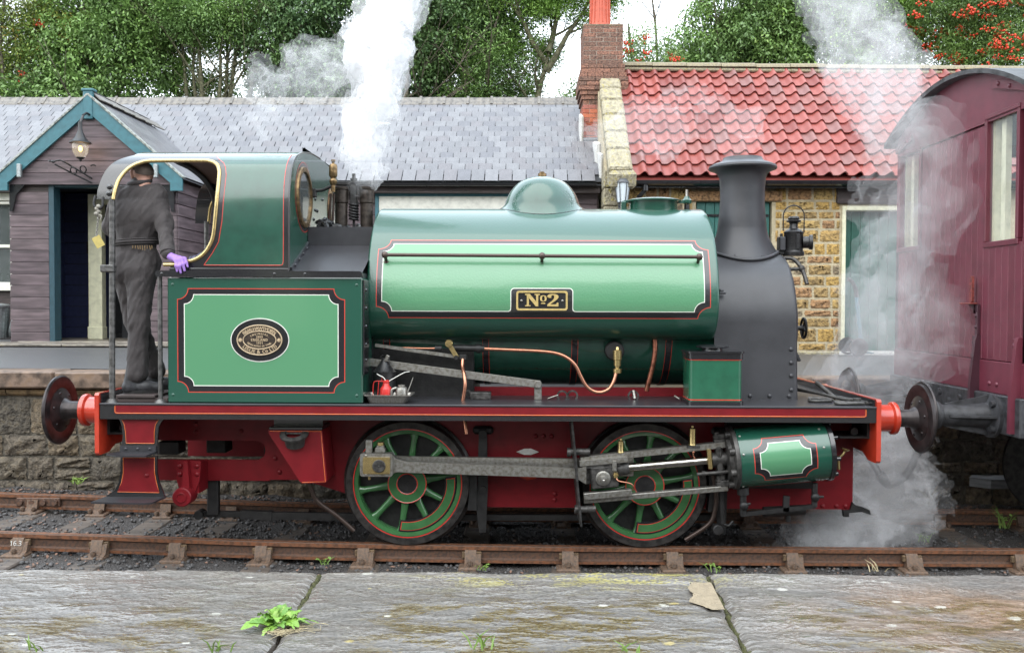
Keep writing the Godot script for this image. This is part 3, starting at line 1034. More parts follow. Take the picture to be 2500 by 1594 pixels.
	for q in [Vector2(-2.955, 0.69), Vector2(-2.81, 0.69), Vector2(-2.955, 0.62), Vector2(-2.81, 0.62)]:
		m.rivet(Vector3(q.x, q.y, 0.88), Vector3(0, 0, 1), 0.022)
	m.bb(Vector3(-2.97, 0.45, 0.64), Vector3(-2.8, 0.7, 0.86))
	part("brake_pivot", m, K.frame_red, loco)
	m = MB.new()
	m.bb(Vector3(-2.82, 0.2, 0.55), Vector3(-2.72, 0.6, 0.62), 0.008)
	m.bar(Vector3(-2.9, 0.2, 0.55), Vector3(-2.5, 0.2, 0.55), 0.05, 0.05)
	m.bar(Vector3(-2.53, 0.2, 0.55), Vector3(-2.25, 0.19, 0.55), 0.07, 0.075)
	m.bar(Vector3(-2.25, 0.19, 0.55), Vector3(-1.2, 0.18, 0.55), 0.05, 0.065)
	m.bar(Vector3(-1.2, 0.18, 0.55), Vector3(1.7, 0.2, 0.55), 0.04, 0.05)
	m.cyl(Vector3(-2.9, 0.2, 0.5), Vector3(-2.9, 0.2, 0.61), 0.04, 14)
	part("brake_rod", m, K.grimy_black, loco)
	for h in [[-0.36, 1.0], [1.72, 1.0]]:
		m = MB.new()
		var x: float = h[0]
		m.bb(Vector3(x - 0.09, 0.95, 0.66), Vector3(x + 0.09, 1.02, 0.72), 0.02)
		m.prism(PackedVector2Array([Vector2(x - 0.035, 0.99), Vector2(x + 0.035, 0.99), Vector2(x + 0.045, 0.5), Vector2(x + 0.03, 0.1), Vector2(x - 0.03, 0.1), Vector2(x - 0.06, 0.35), Vector2(x - 0.045, 0.5)]), 0.03, flatxf(0.72))
		m.cyl(Vector3(x, 0.96, 0.7), Vector3(x, 0.96, 0.77), 0.035, 12)
		m.cyl(Vector3(x, 0.48, 0.7), Vector3(x, 0.48, 0.77), 0.03, 12)
		m.prism(PackedVector2Array([Vector2(x - 0.05, 0.62), Vector2(x - 0.05, 0.3), Vector2(x - 0.13, 0.3), Vector2(x - 0.115, 0.45), Vector2(x - 0.125, 0.62)]), 0.09, flatxf(0.69))
		part("brake_hanger", m, K.grimy_black, loco)
	m = MB.new()
	m.tube([Vector3(1.68, 0.6, 0.85), Vector3(1.69, 0.4, 0.86), Vector3(1.7, 0.22, 0.86)], 0.022, 8)
	m.cyl(Vector3(1.655, 0.17, 0.82), Vector3(1.655, 0.17, 0.9), 0.045, 14, -1.0, 0.008)
	m.tube([Vector3(1.68, 0.22, 0.86), Vector3(1.75, 0.2, 0.86), Vector3(1.79, 0.24, 0.86)], 0.014, 6)
	part("drain_fitting", m, K.grimy_black, loco)
	# guard iron below the front beam
	m = MB.new()
	m.prism(PackedVector2Array([Vector2(2.79, 0.3), Vector2(2.8, 0.24), Vector2(2.84, 0.24), Vector2(2.84, 0.275), Vector2(2.95, 0.285), Vector2(3.03, 0.26), Vector2(3.02, 0.3), Vector2(2.96, 0.325), Vector2(2.9, 0.34), Vector2(2.87, 0.37), Vector2(2.85, 0.3)]), 0.05, flatxf(0.63))
	part("guard_iron", m, K.grimy_black, loco)


func wheel_set(loco: Node3D, cx: float, cy: float, s: float) -> void:
	var zf := 0.8 * s
	var d := Vector3(0, 0, s)
	var o := Vector3(cx, cy, zf - 0.11 * s)
	var m := MB.new()
	m.lathe(o, d, [Vector2(0.462, -0.02), Vector2(0.57, -0.02), Vector2(0.57, 0.005), Vector2(0.548, 0.02), Vector2(0.5375, 0.1), Vector2(0.532, 0.11), Vector2(0.478, 0.11), Vector2(0.474, 0.104), Vector2(0.462, 0.104), Vector2(0.462, -0.02)], 64)
	var w := part("wheel", m, K.tyre, loco)
	m = MB.new()
	m.lathe(o, d, [Vector2(0.424, 0.0), Vector2(0.424, 0.085), Vector2(0.43, 0.095), Vector2(0.468, 0.1), Vector2(0.468, 0.0), Vector2(0.424, 0.0)], 64)
	part("rim", m, K.wheel_green, w)
	m = MB.new()
	m.lathe(o, d, [Vector2(0.466, 0.1), Vector2(0.466, 0.106), Vector2(0.474, 0.106), Vector2(0.474, 0.1)], 64)
	part("red_ring", m, K.red_line, w)
	m = MB.new()
	m.lathe(o, d, [Vector2(0.16, 0.124), Vector2(0.164, 0.126), Vector2(0.169, 0.124)], 40)
	part("red_ring", m, K.red_line, w)
	m = MB.new()
	m.lathe(o, d, [Vector2(0.084, 0.128), Vector2(0.088, 0.13), Vector2(0.093, 0.128)], 32)
	part("red_ring", m, K.red_line, w)
	for k in 10:
		var a := deg_to_rad(82.0 + 36.0 * k)
		var e := Vector3(cos(a), sin(a), 0)
		m = MB.new()
		var rows := []
		for i in 7:
			var f := i / 6.0
			var r := lerpf(0.14, 0.43, f)
			var wd := lerpf(0.034, 0.024, f) + 0.02 * pow(absf(f - 0.5) * 2.0, 4.0)
			var th := 0.03
			var c := Vector3(cx, cy, zf - 0.055 * s) + e * r
			var side := Vector3(-sin(a), cos(a), 0)
			var line := PackedVector3Array()
			for j in 10:
				var b := TAU * j / 10
				line.append(c + side * (cos(b) * wd) + d * (sin(b) * th))
			rows.append(line)
		m.sheet(rows, false, true)
		part("spoke", m, K.wheel_green, w)
	m = MB.new()
	m.lathe(o, d, [Vector2(0.165, 0.0), Vector2(0.165, 0.115), Vector2(0.16, 0.125), Vector2(0.09, 0.128), Vector2(0.086, 0.12), Vector2(0.0, 0.12)], 40)
	var hub := part("hub", m, K.wheel_green, w)
	m = MB.new()
	m.lathe(o, d, [Vector2(0.084, 0.118), Vector2(0.082, 0.13), Vector2(0.0, 0.13)], 28)
	part("axle_end", m, K.grimy_black, w)
	# crank boss towards the pin and the weight opposite it
	m = MB.new()
	var ca := deg_to_rad(141.0)
	m.cyl(o + Vector3(cos(ca), sin(ca), 0) * 0.27, o + Vector3(cos(ca), sin(ca), 0) * 0.27 + d * 0.12, 0.11, 24, -1.0, 0.01)
	part("crank_boss", m, K.wheel_green, w)
	var arc := func(ra: float, rb: float, a0: float, a1: float) -> PackedVector2Array:
		var poly := PackedVector2Array()
		for i in 25:
			var a := deg_to_rad(lerpf(a0, a1, i / 24.0))
			poly.append(Vector2(cos(a), sin(a)) * rb)
		for i in 25:
			var a := deg_to_rad(lerpf(a1, a0, i / 24.0))
			poly.append(Vector2(cos(a), sin(a)) * ra)
		return poly
	var wxf := Transform3D(Basis(Vector3(1, 0, 0), Vector3(0, 1, 0), Vector3(0, 0, 1)), Vector3(cx, cy, zf - 0.1 * s))
	m = MB.new()
	m.prism(arc.call(0.325, 0.424, -101.0, 9.0), 0.085 * s, wxf)
	var bw := part("balance_weight", m, K.black_paint, w)
	m = MB.new()
	m.prism(arc.call(0.337, 0.412, -99.0, 7.0), 0.0875 * s, wxf)
	part("balance_weight_line", m, K.red_line, w)
	m = MB.new()
	m.prism(arc.call(0.342, 0.407, -98.0, 6.0), 0.09 * s, wxf)
	part("balance_weight_face", m, K.wheel_green, w)
	if bw == null or hub == null:
		return


func loco_wheels(loco: Node3D) -> void:
	for cx in [-1.01, 1.04]:
		var cy := 0.53 + (0.003 if cx < 0 else -0.002)
		wheel_set(loco, cx, cy, 1.0)
		wheel_set(loco, cx, cy, -1.0)
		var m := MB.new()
		m.cyl(Vector3(cx, cy, 0.652), Vector3(cx, cy, 0.668), 0.47, 36)  # black disc in place of the shade on the frame behind the spokes
		part("wheel_shade_disc", m, K.grimy_black, loco)
		m = MB.new()
		m.cyl(Vector3(cx, cy, -0.7), Vector3(cx, cy, 0.7), 0.08, 16)
		part("axle", m, K.grimy_black, loco)


func loco_motion(loco: Node3D) -> void:
	var inc := deg_to_rad(5.5)
	var d := Vector3(cos(inc), sin(inc), 0)
	var up := Vector3(-sin(inc), cos(inc), 0)
	# coupling rod
	var m := MB.new()
	m.prism(PackedVector2Array([Vector2(-1.3, 0.68), Vector2(-1.3, 0.8), Vector2(-1.0, 0.785), Vector2(0.6, 0.772), Vector2(0.75, 0.8), Vector2(0.93, 0.8), Vector2(0.93, 0.63), Vector2(0.75, 0.63), Vector2(0.6, 0.69), Vector2(-1.0, 0.69), Vector2(-1.1, 0.66)]), 0.045, flatxf(0.86))
	part("coupling_rod", m, K.steel, loco)
	# connecting rod
	m = MB.new()
	m.prism(PackedVector2Array([Vector2(-1.11, 0.665), Vector2(-1.11, 0.835), Vector2(-1.075, 0.79), Vector2(-0.98, 0.768), Vector2(0.42, 0.715), Vector2(0.455, 0.72), Vector2(0.52, 0.74), Vector2(0.52, 0.585), Vector2(0.455, 0.625), Vector2(0.42, 0.635), Vector2(-0.98, 0.675), Vector2(-1.06, 0.68)]), 0.05, flatxf(1.0))
	var cr := part("connecting_rod", m, K.steel, loco)
	m = MB.new()
	m.prism(rounded(Vector2(-1.372, 0.645), Vector2(-1.1, 0.838), 0.02), 0.09, flatxf(0.985))
	m.bb(Vector3(-1.25, 0.838, 1.0), Vector3(-1.165, 0.885, 1.06), 0.01)
	m.bb(Vector3(-1.235, 0.885, 1.01), Vector3(-1.175, 0.9, 1.05))
	m.bb(Vector3(-1.33, 0.838, 1.0), Vector3(-1.275, 0.945, 1.05), 0.006)
	m.rivet(Vector3(-1.32, 0.82, 1.075), Vector3(0, 0, 1), 0.012)
	m.rivet(Vector3(-1.32, 0.66, 1.075), Vector3(0, 0, 1), 0.012)
	part("big_end_strap", m, K.steel, cr)
	m = MB.new()
	m.prism(rounded(Vector2(-1.345, 0.668), Vector2(-1.118, 0.808), 0.012), 0.012, flatxf(1.075))
	m.cyl(Vector3(-1.205, 0.9, 1.03), Vector3(-1.205, 0.925, 1.03), 0.028, 12)
	m.tube([Vector3(-1.3, 0.645, 1.03), Vector3(-1.3, 0.61, 1.03)], 0.012, 6)
	part("brass_bearing", m, K.brass, cr)
	m = MB.new()
	m.cyl(Vector3(-1.21, 0.735, 0.8), Vector3(-1.21, 0.735, 1.1), 0.055, 24, -1.0, 0.006)
	m.rivet(Vector3(-1.21, 0.735, 1.1), Vector3(0, 0, 1), 0.008)
	part("crank_pin", m, K.dull_iron, cr)
	# slide bars
	for e in [[Vector3(0.47, 0.783, 0.98), Vector3(1.685, 0.918, 0.98), 0.052], [Vector3(0.5, 0.436, 0.98), Vector3(1.71, 0.552, 0.98), 0.045]]:
		m = MB.new()
		m.bar(e[0], e[1], 0.075, e[2], Vector3.UP, 0.005)
		var bar := part("slide_bar", m, K.steel, loco)
		m = MB.new()
		var at: Vector3 = e[1]
		m.bar(at - d * 0.09 + up * 0.03, at + up * 0.035, 0.06, 0.04, Vector3.UP, 0.004)
		m.cyl(at - d * 0.06 + up * 0.04, at - d * 0.06 + up * 0.11, 0.025, 8)
		m.nut(at - d * 0.06 + up * 0.06, up, 0.035, 0.02)
		part("bar_bolt", m, K.dull_iron, bar)
	# crosshead
	m = MB.new()
	var cb := Basis(d, up, Vector3(0, 0, 1))
	m.box(Vector3(0.672, 0.645, 1.0), Vector3(0.225, 0.185, 0.1), cb, 0.01)
	m.box(Vector3(0.55, 0.65, 0.96), Vector3(0.06, 0.15, 0.05), cb, 0.005)
	m.box(Vector3(0.665, 0.74, 1.0), Vector3(0.28, 0.02, 0.09), cb)
	var ch := part("crosshead", m, K.dull_iron, loco)
	m = MB.new()
	m.box(Vector3(0.665, 0.778, 1.02), Vector3(0.41, 0.05, 0.075), cb, 0.004)
	m.box(Vector3(0.7, 0.5, 1.02), Vector3(0.405, 0.055, 0.075), cb, 0.004)
	part("slipper", m, K.steel, ch)
	m = MB.new()
	m.lathe(Vector3(0.66, 0.638, 1.05), Vector3(0, 0, 1), [Vector2(0.062, 0), Vector2(0.062, 0.012), Vector2(0.05, 0.016), Vector2(0.046, 0.03), Vector2(0.028, 0.032), Vector2(0.026, 0.05), Vector2(0.01, 0.052), Vector2(0, 0.045)], 24)
	m.bb(Vector3(0.735, 0.7, 1.05), Vector3(0.77, 0.79, 1.075), 0.004)
	part("crosshead_pin", m, K.steel, ch)
	m = MB.new()
	m.cyl(Vector3(0.765, 0.645, 1.06), Vector3(0.765, 0.69, 1.06), 0.018, 10)
	m.nut(Vector3(0.765, 0.66, 1.06), Vector3(0, 1, 0), 0.026, 0.016)
	part("small_oiler", m, K.brass, ch)
	m = MB.new()
	m.tube(spline([Vector3(0.77, 0.64, 1.07), Vector3(0.79, 0.62, 1.08), Vector3(0.87, 0.605, 1.08), Vector3(0.905, 0.585, 1.08), Vector3(0.91, 0.54, 1.07)], 5), 0.007, 6)
	part("oil_pipe", m, K.copper, ch)
	# piston rod and gland
	m = MB.new()
	var axis := Vector3(-1.01, 0.533, 0.97)
	m.cyl(axis + d * 1.78, axis + d * 2.66, 0.036, 18)
	part("piston_rod", m, K.bright_steel, loco)
	m = MB.new()
	m.lathe(axis + d * 1.77, d, [Vector2(0.036, 0), Vector2(0.055, 0), Vector2(0.06, 0.02), Vector2(0.06, 0.11), Vector2(0.05, 0.13), Vector2(0.036, 0.13)], 18)
	m.cyl(axis + d * 2.6, axis + d * 2.78, 0.065, 18)
	m.box(axis + d * 2.66 - up * 0.005, Vector3(0.05, 0.24, 0.12), cb, 0.012)
	m.cyl(axis + d * 2.46 - up * 0.1 + Vector3(0, 0, 0.05), axis + d * 2.78 - up * 0.1 + Vector3(0, 0, 0.05), 0.016, 8)
	m.nut(axis + d * 2.5 - up * 0.1 + Vector3(0, 0, 0.05), d, 0.024, 0.03)
	part("gland", m, K.dull_iron, loco)
	m = MB.new()
	m.box(axis + d * 2.69 + up * 0.2, Vector3(0.08, 0.04, 0.1), cb, 0.005)
	m.box(axis + d * 2.70 - up * 0.2, Vector3(0.1, 0.05, 0.1), cb, 0.005)
	m.box(axis + d * 2.67 + up * 0.1, Vector3(0.06, 0.24, 0.06), cb, 0.01)
	m.box(axis + d * 2.67 - up * 0.1, Vector3(0.06, 0.24, 0.06), cb, 0.01)
	part("bar_support", m, K.dull_iron, loco)
	m = MB.new()
	m.box(axis + d * 2.575 + up * 0.02 + Vector3(0, 0, 0.05), Vector3(0.035, 0.17, 0.03), cb, 0.004)
	part("gland_plate", m, K.brass, loco)
	# oilers on the top slide bar
	for e in [[0.81, 0.86, 0.024, 0.07], [1.41, 0.925, 0.026, 0.115]]:
		m = MB.new()
		var o := Vector3(e[0], e[1] - 0.02, 1.0)
		m.lathe(o, Vector3.UP, [Vector2(0.016, 0), Vector2(e[2] + 0.006, 0.008), Vector2(e[2], 0.03), Vector2(e[2], 0.03 + e[3]), Vector2(e[2] * 0.7, 0.036 + e[3]), Vector2(0.012, 0.04 + e[3]), Vector2(0.012, 0.055 + e[3]), Vector2(0, 0.056 + e[3])], 14)
		part("oiler", m, K.brass, loco)
	m = MB.new()
	m.bar(Vector3(1.36, 0.9, 1.0), Vector3(1.47, 0.9, 1.0), 0.06, 0.02)
	part("oiler_bracket", m, K.dull_iron, loco)
	m = MB.new()
	m.ball(Vector3(1.42, 0.855, 1.0), Vector3(0.014, 0.014, 0.014), 10)
	m.tube(spline([Vector3(1.42, 0.845, 1.0), Vector3(1.42, 0.82, 1.0), Vector3(1.435, 0.8, 1.0), Vector3(1.45, 0.785, 0.98)], 4), 0.007, 6)
	part("oil_pipe", m, K.copper, loco)
	# motion plate: a thin bowed plate across the slide bars
	m = MB.new()
	var rows := []
	for e in [[0.385, 1.1], [0.397, 1.0], [0.41, 0.88], [0.423, 0.72], [0.437, 0.55], [0.452, 0.4], [0.462, 0.29], [0.468, 0.24]]:
		rows.append(PackedVector3Array([Vector3(e[0], e[1], 0.66), Vector3(e[0], e[1], 1.1), Vector3(e[0] + 0.02, e[1], 1.1), Vector3(e[0] + 0.02, e[1], 0.66)]))
	m.sheet(rows, true, true)
	m.bb(Vector3(0.385, 1.1, 0.66), Vector3(0.405, 1.15, 1.1))
	var mp := part("motion_plate", m, K.dull_iron, loco)
	m = MB.new()
	m.cyl(Vector3(0.37, 0.855, 1.03), Vector3(0.55, 0.855, 1.03), 0.03, 12)
	m.nut(Vector3(0.36, 0.85, 1.03), Vector3(1, 0, 0), 0.04, 0.03)
	m.cyl(Vector3(0.43, 0.37, 1.03), Vector3(0.6, 0.375, 1.03), 0.03, 12)
	m.nut(Vector3(0.425, 0.37, 1.03), Vector3(1, 0, 0), 0.04, 0.03)
	part("motion_bolt", m, K.dull_iron, mp)
	# cylinder
	var co := axis + Vector3(0, 0, -0.02) + d * 2.79
	var L := 0.745
	m = MB.new()
	m.lathe(co, d, [Vector2(0.258, 0), Vector2(0.258, L)], 64, 35.0, TAU, PI, Vector3(0, 0, 1))
	var cm := lining(1024, 512, Vector2(1.621, L), Vector2(0, 0), [Vector2(0.8105 - 0.19, 0.115), Vector2(0.8105 + 0.19, 0.625), 0.085], [Vector2(0.8105 - 0.142, 0.165), Vector2(0.8105 + 0.142, 0.575), 0.075])
	cm.uv1_scale = Vector3(1, 1.0 / L, 1)
	var cy := part("cylinder", m, cm, loco)
	m = MB.new()
	m.lathe(co - d * 0.02, d, [Vector2(0, -0.05), Vector2(0.19, -0.05), Vector2(0.2, -0.02), Vector2(0.262, -0.01), Vector2(0.268, 0.02), Vector2(0.259, 0.026)], 48)
	for k in 8:
		var a := TAU * (k + 0.5) / 8
		m.nut(co - d * 0.03 + (up * cos(a) + Vector3(0, 0, sin(a))) * 0.225, -d, 0.03, 0.045)
	part("cylinder_cover", m, K.dull_iron, cy)
	m = MB.new()
	m.lathe(co + d * L, d, [Vector2(0.259, -0.004), Vector2(0.266, 0.0), Vector2(0.266, 0.035), Vector2(0.24, 0.045), Vector2(0.15, 0.05), Vector2(0.0, 0.055)], 48)
	for k in 8:
		var a := TAU * k / 8 + 0.2
		m.nut(co + d * (L + 0.04) + (up * cos(a) + Vector3(0, 0, sin(a))) * 0.225, d, 0.02, 0.035)
	part("cylinder_cover", m, K.black_paint, cy)
	m = MB.new()
	for e in [0.03, L - 0.06]:
		for a in [-1.05, 0.25, 0.9]:
			var nn := (Vector3(0, 0, cos(a)) + up * sin(a)).normalized()
			m.rivet(co + d * e + nn * 0.258, nn, 0.011)
	part("cylinder_screw", m, K.steel, cy)
	m = MB.new()
	m.tube(spline([Vector3(2.56, 0.83, 1.0), Vector3(2.62, 0.82, 1.02), Vector3(2.655, 0.845, 1.03), Vector3(2.67, 0.87, 1.03)], 4), 0.011, 8)
	m.cyl(Vector3(2.62, 0.83, 1.03), Vector3(2.625, 0.72, 1.03), 0.012, 8)
	m.lathe(Vector3(2.67, 0.87, 1.03), Vector3(0.3, 1, 0), [Vector2(0, 0), Vector2(0.012, 0), Vector2(0.035, 0.018), Vector2(0.037, 0.026), Vector2(0, 0.028)], 14)
	part("brass_cock", m, K.brass, cy)
	# drain cocks below
	m = MB.new()
	m.cyl(Vector3(1.835, 0.56, 1.0), Vector3(1.84, 0.5, 1.0), 0.05, 12)
	m.cyl(Vector3(1.84, 0.5, 1.0), Vector3(1.84, 0.32, 1.0), 0.028, 10)
	m.ball(Vector3(1.84, 0.41, 1.03), Vector3(0.038, 0.04, 0.03), 12)
	m.tube([Vector3(1.84, 0.42, 1.04), Vector3(1.89, 0.43, 1.04)], 0.012, 6)
	m.cyl(Vector3(2.435, 0.6, 1.0), Vector3(2.435, 0.4, 1.0), 0.026, 10)
	m.ball(Vector3(2.435, 0.485, 1.02), Vector3(0.038, 0.04, 0.03), 12)
	m.tube([Vector3(2.44, 0.49, 1.03), Vector3(2.5, 0.49, 1.03)], 0.012, 6)
	m.bar(Vector3(1.82, 0.33, 1.0), Vector3(2.44, 0.405, 1.0), 0.03, 0.035)
	m.bar(Vector3(2.2, 0.49, 1.0), Vector3(2.195, 0.36, 1.0), 0.03, 0.05, Vector3.RIGHT)
	m.cyl(Vector3(2.05, 0.32, 0.85), Vector3(2.4, 0.34, 0.85), 0.045, 12)
	m.cyl(Vector3(2.26, 0.32, 0.85), Vector3(2.26, 0.24, 0.85), 0.022, 8)
	part("drain_cocks", m, K.grimy_black, cy)
	m = MB.new()
	m.bb(Vector3(1.75, 0.5, 0.62), Vector3(2.5, 1.1, 0.75))
	part("valve_chest", m, K.grimy_black, loco)


func loco_boiler(loco: Node3D) -> void:
	var m := MB.new()
	m.lathe(Vector3(-1.4, 1.93, 0), Vector3(1, 0, 0), [Vector2(0, 0), Vector2(0.6, 0), Vector2(0.6, 3.12), Vector2(0, 3.12)], 48)
	var bo := part("boiler", m, K.dark_green, loco)
	for x in [-1.25, -0.37, 0.42, 1.25]:
		m = MB.new()
		m.lathe(Vector3(x, 1.93, 0), Vector3(1, 0, 0), [Vector2(0.6, 0), Vector2(0.606, 0), Vector2(0.606, 0.05), Vector2(0.6, 0.05)], 48)
		part("boiler_band", m, K.black_paint, bo)
		m = MB.new()
		for q in [-0.004, 0.05]:
			m.lathe(Vector3(x + q, 1.93, 0), Vector3(1, 0, 0), [Vector2(0.6, 0), Vector2(0.6045, 0), Vector2(0.6045, 0.005), Vector2(0.6, 0.005)], 48)
		part("band_line", m, K.red_line, bo)
	m = MB.new()
	m.bb(Vector3(-1.4, 1.0, -0.55), Vector3(-0.45, 1.9, 0.55), 0.01)
	part("firebox", m, K.grimy_black, loco)
	m = MB.new()
	m.bb(Vector3(-1.3, 1.262, 0.4), Vector3(1.7, 1.34, 0.42))
	part("frame_top", m, K.frame_red, loco)
	# smokebox: round top, sides falling straight to the running plate, front edge following the door ring
	m = MB.new()
	var prof := []
	for i in 19:
		var a := deg_to_rad(90.0 - 5.0 * i)
		prof.append(Vector2(0.64 * cos(a), 1.93 + 0.64 * sin(a)))
	prof.append(Vector2(0.64, 1.7))
	prof.append(Vector2(0.65, 1.5))
	prof.append(Vector2(0.67, 1.262))
	var full := []
	for i in range(prof.size() - 1, 0, -1):
		full.append(Vector2(-prof[i].x, prof[i].y))
	full.append_array(prof)
	var rows := []
	for x in [1.66, 1.7, 2.35, 2.37, 2.385, 2.39]:
		var k: float = 1.0 if x < 2.36 else (0.995 if x < 2.38 else 0.985 if x < 2.39 else 0.96)
		var line := PackedVector3Array()
		for q in full:
			var xx: float = x
			line.append(Vector3(xx, 1.93 + (q.y - 1.93) * k if q.y > 1.3 else q.y, q.x * k))
		rows.append(line)
	m.sheet(rows, true)
	var sb := part("smokebox", m, K.smokebox_black, loco)
	m = MB.new()
	var poly := PackedVector2Array()
	for q in full:
		poly.append(q * Vector2(0.96, 1) if q.y < 1.3 else Vector2(q.x * 0.96, 1.93 + (q.y - 1.93) * 0.96))
	m.prism(poly, 0.012, Transform3D(Basis(Vector3(0, 0, 1), Vector3(0, 1, 0), Vector3(1, 0, 0)), Vector3(2.38, 0, 0)))
	m.lathe(Vector3(2.392, 1.9, 0), Vector3(1, 0, 0), [Vector2(0.5, 0), Vector2(0.5, 0.02), Vector2(0.47, 0.05), Vector2(0.3, 0.1), Vector2(0, 0.13)], 40)
	part("smokebox_door", m, K.smokebox_black, sb)
	m = MB.new()
	for q in [Vector2(1.702, 0.64), Vector2(1.585, 0.648), Vector2(1.471, 0.656), Vector2(1.348, 0.665)]:
		m.rivet(Vector3(2.33, q.x, q.y), Vector3(0, 0.08, 1), 0.02)
	for x in [2.31, 2.14, 1.97]:
		m.rivet(Vector3(x, 1.295, 0.668), Vector3(0, 0.08, 1), 0.02)
	m.bb(Vector3(1.7, 2.18, 0.615), Vector3(1.755, 2.2, 0.66), 0.004)
	m.rivet(Vector3(1.72, 2.21, 0.63), Vector3(0, 0, 1), 0.022)
	part("smokebox_rivet", m, K.smokebox_black, sb)
	# door furniture seen in profile
	m = MB.new()
	m.cyl(Vector3(2.5, 1.87, 0), Vector3(2.63, 1.87, 0), 0.022, 10)
	m.lathe(Vector3(2.635, 1.87, 0), Vector3(1, 0, 0), [Vector2(0.085, -0.012), Vector2(0.1, -0.008), Vector2(0.105, 0.0), Vector2(0.1, 0.008), Vector2(0.085, 0.012), Vector2(0.08, 0.0), Vector2(0.085, -0.012)], 28)
	for k in 4:
		var a := TAU * k / 4 + 0.4
		m.cyl(Vector3(2.635, 1.87, 0), Vector3(2.635, 1.87, 0) + Vector3(0, cos(a), sin(a)) * 0.09, 0.012, 8)
	m.ball(Vector3(2.635, 1.87, 0), Vector3(0.02, 0.026, 0.026), 10)
	part("door_handwheel", m, K.grimy_black, sb)
	m = MB.new()
	m.tube(spline([Vector3(2.42, 2.525, 0.05), Vector3(2.5, 2.52, 0.08), Vector3(2.56, 2.45, 0.12), Vector3(2.585, 2.37, 0.16), Vector3(2.6, 2.28, 0.2)], 5), 0.019, 8)
	m.cyl(Vector3(2.38, 2.415, 0.12), Vector3(2.575, 2.425, 0.13), 0.017, 8)
	m.ball(Vector3(2.57, 2.425, 0.13), Vector3(0.032, 0.034, 0.032), 10)
	part("door_handrail", m, K.dull_iron, sb)
	m = MB.new()
	m.bar(Vector3(2.395, 1.8, 0.2), Vector3(2.5, 1.58, 0.2), 0.3, 0.02, Vector3.RIGHT)
	m.bb(Vector3(2.39, 2.6, -0.06), Vector3(2.44, 2.72, 0.06), 0.004)
	part("door_bracket", m, K.smokebox_black, sb)
	# chimney
	m = MB.new()
	m.lathe(Vector3(2.045, 0, 0), Vector3.UP, [Vector2(0.232, 2.6), Vector2(0.226, 2.8), Vector2(0.212, 2.95), Vector2(0.205, 3.06), Vector2(0.206, 3.18), Vector2(0.214, 3.28), Vector2(0.232, 3.32), Vector2(0.27, 3.345), Vector2(0.31, 3.358), Vector2(0.316, 3.37), Vector2(0.31, 3.388), Vector2(0.26, 3.412), Vector2(0.205, 3.428), Vector2(0.185, 3.45), Vector2(0.178, 3.468), Vector2(0.16, 3.47), Vector2(0.15, 3.4), Vector2(0.15, 2.9)], 48)
	var chm := part("chimney", m, K.smokebox_black, loco)
	m = MB.new()
	var rows2 := []
	for i in 9:
		var f := i / 8.0
		var r := lerpf(0.325, 0.222, 1.0 - pow(1.0 - f, 2.0))
		var line := PackedVector3Array()
		for j in 40:
			var a := TAU * j / 40
			var zz := sin(a) * r
			var base := 1.93 + sqrt(0.655 * 0.655 - zz * zz)
			line.append(Vector3(2.045 + cos(a) * r, lerpf(base, 2.86, f), zz))
		rows2.append(line)
	m.sheet(rows2, true, true)
	part("chimney_base", m, K.smokebox_black, chm)
	m = MB.new()
	var rim := []
	for j in 41:
		var a := TAU * j / 40
		var zz := sin(a) * 0.328
		rim.append(Vector3(2.045 + cos(a) * 0.328, 1.93 + sqrt(0.655 * 0.655 - zz * zz), zz))
	m.tube(rim, 0.016, 8, false)
	for a in [0.35, 1.2, 2.0, 2.8]:
		var zz := sin(a) * 0.3
		m.rivet(Vector3(2.045 + cos(a) * 0.3, 1.945 + sqrt(0.655 * 0.655 - zz * zz), zz), Vector3(0, 0.9, zz), 0.018)
	part("base_rim", m, K.smokebox_black, chm)
	# front lubricator box
	m = MB.new()
	m.prism(rounded(Vector2(1.36, -1.12), Vector2(1.795, -0.78), 0.04), 0.36, Transform3D(Basis(Vector3(1, 0, 0), Vector3(0, 0, -1), Vector3(0, 1, 0)), Vector3(0, 1.28, 0)), 40.0)
	var gb := part("front_sandbox", m, K.panel_green, loco)
	m = MB.new()
	m.prism(rounded(Vector2(1.345, -1.135), Vector2(1.81, -0.765), 0.045), 0.03, Transform3D(Basis(Vector3(1, 0, 0), Vector3(0, 0, -1), Vector3(0, 1, 0)), Vector3(0, 1.262, 0)), 40.0)
	m.prism(rounded(Vector2(1.35, -1.13), Vector2(1.805, -0.77), 0.04), 0.05, Transform3D(Basis(Vector3(1, 0, 0), Vector3(0, 0, -1), Vector3(0, 1, 0)), Vector3(0, 1.64, 0)), 40.0)
	m.prism(rounded(Vector2(1.34, -1.14), Vector2(1.815, -0.76), 0.045), 0.016, Transform3D(Basis(Vector3(1, 0, 0), Vector3(0, 0, -1), Vector3(0, 1, 0)), Vector3(0, 1.688, 0)), 40.0)
	m.lathe(Vector3(1.58, 1.7, 0.95), Vector3.UP, [Vector2(0.09, 0), Vector2(0.085, 0.02), Vector2(0.135, 0.03), Vector2(0.138, 0.04), Vector2(0.1, 0.052), Vector2(0, 0.055)], 28)
	part("sandbox_lid", m, K.black_paint, gb)
	m = MB.new()
	for y in [1.3, 1.63]:
		m.prism(rounded(Vector2(1.357, -1.123), Vector2(1.798, -0.777), 0.043), 0.009, Transform3D(Basis(Vector3(1, 0, 0), Vector3(0, 0, -1), Vector3(0, 1, 0)), Vector3(0, y, 0)), 40.0)
	part("red_line", m, K.red_line, gb)


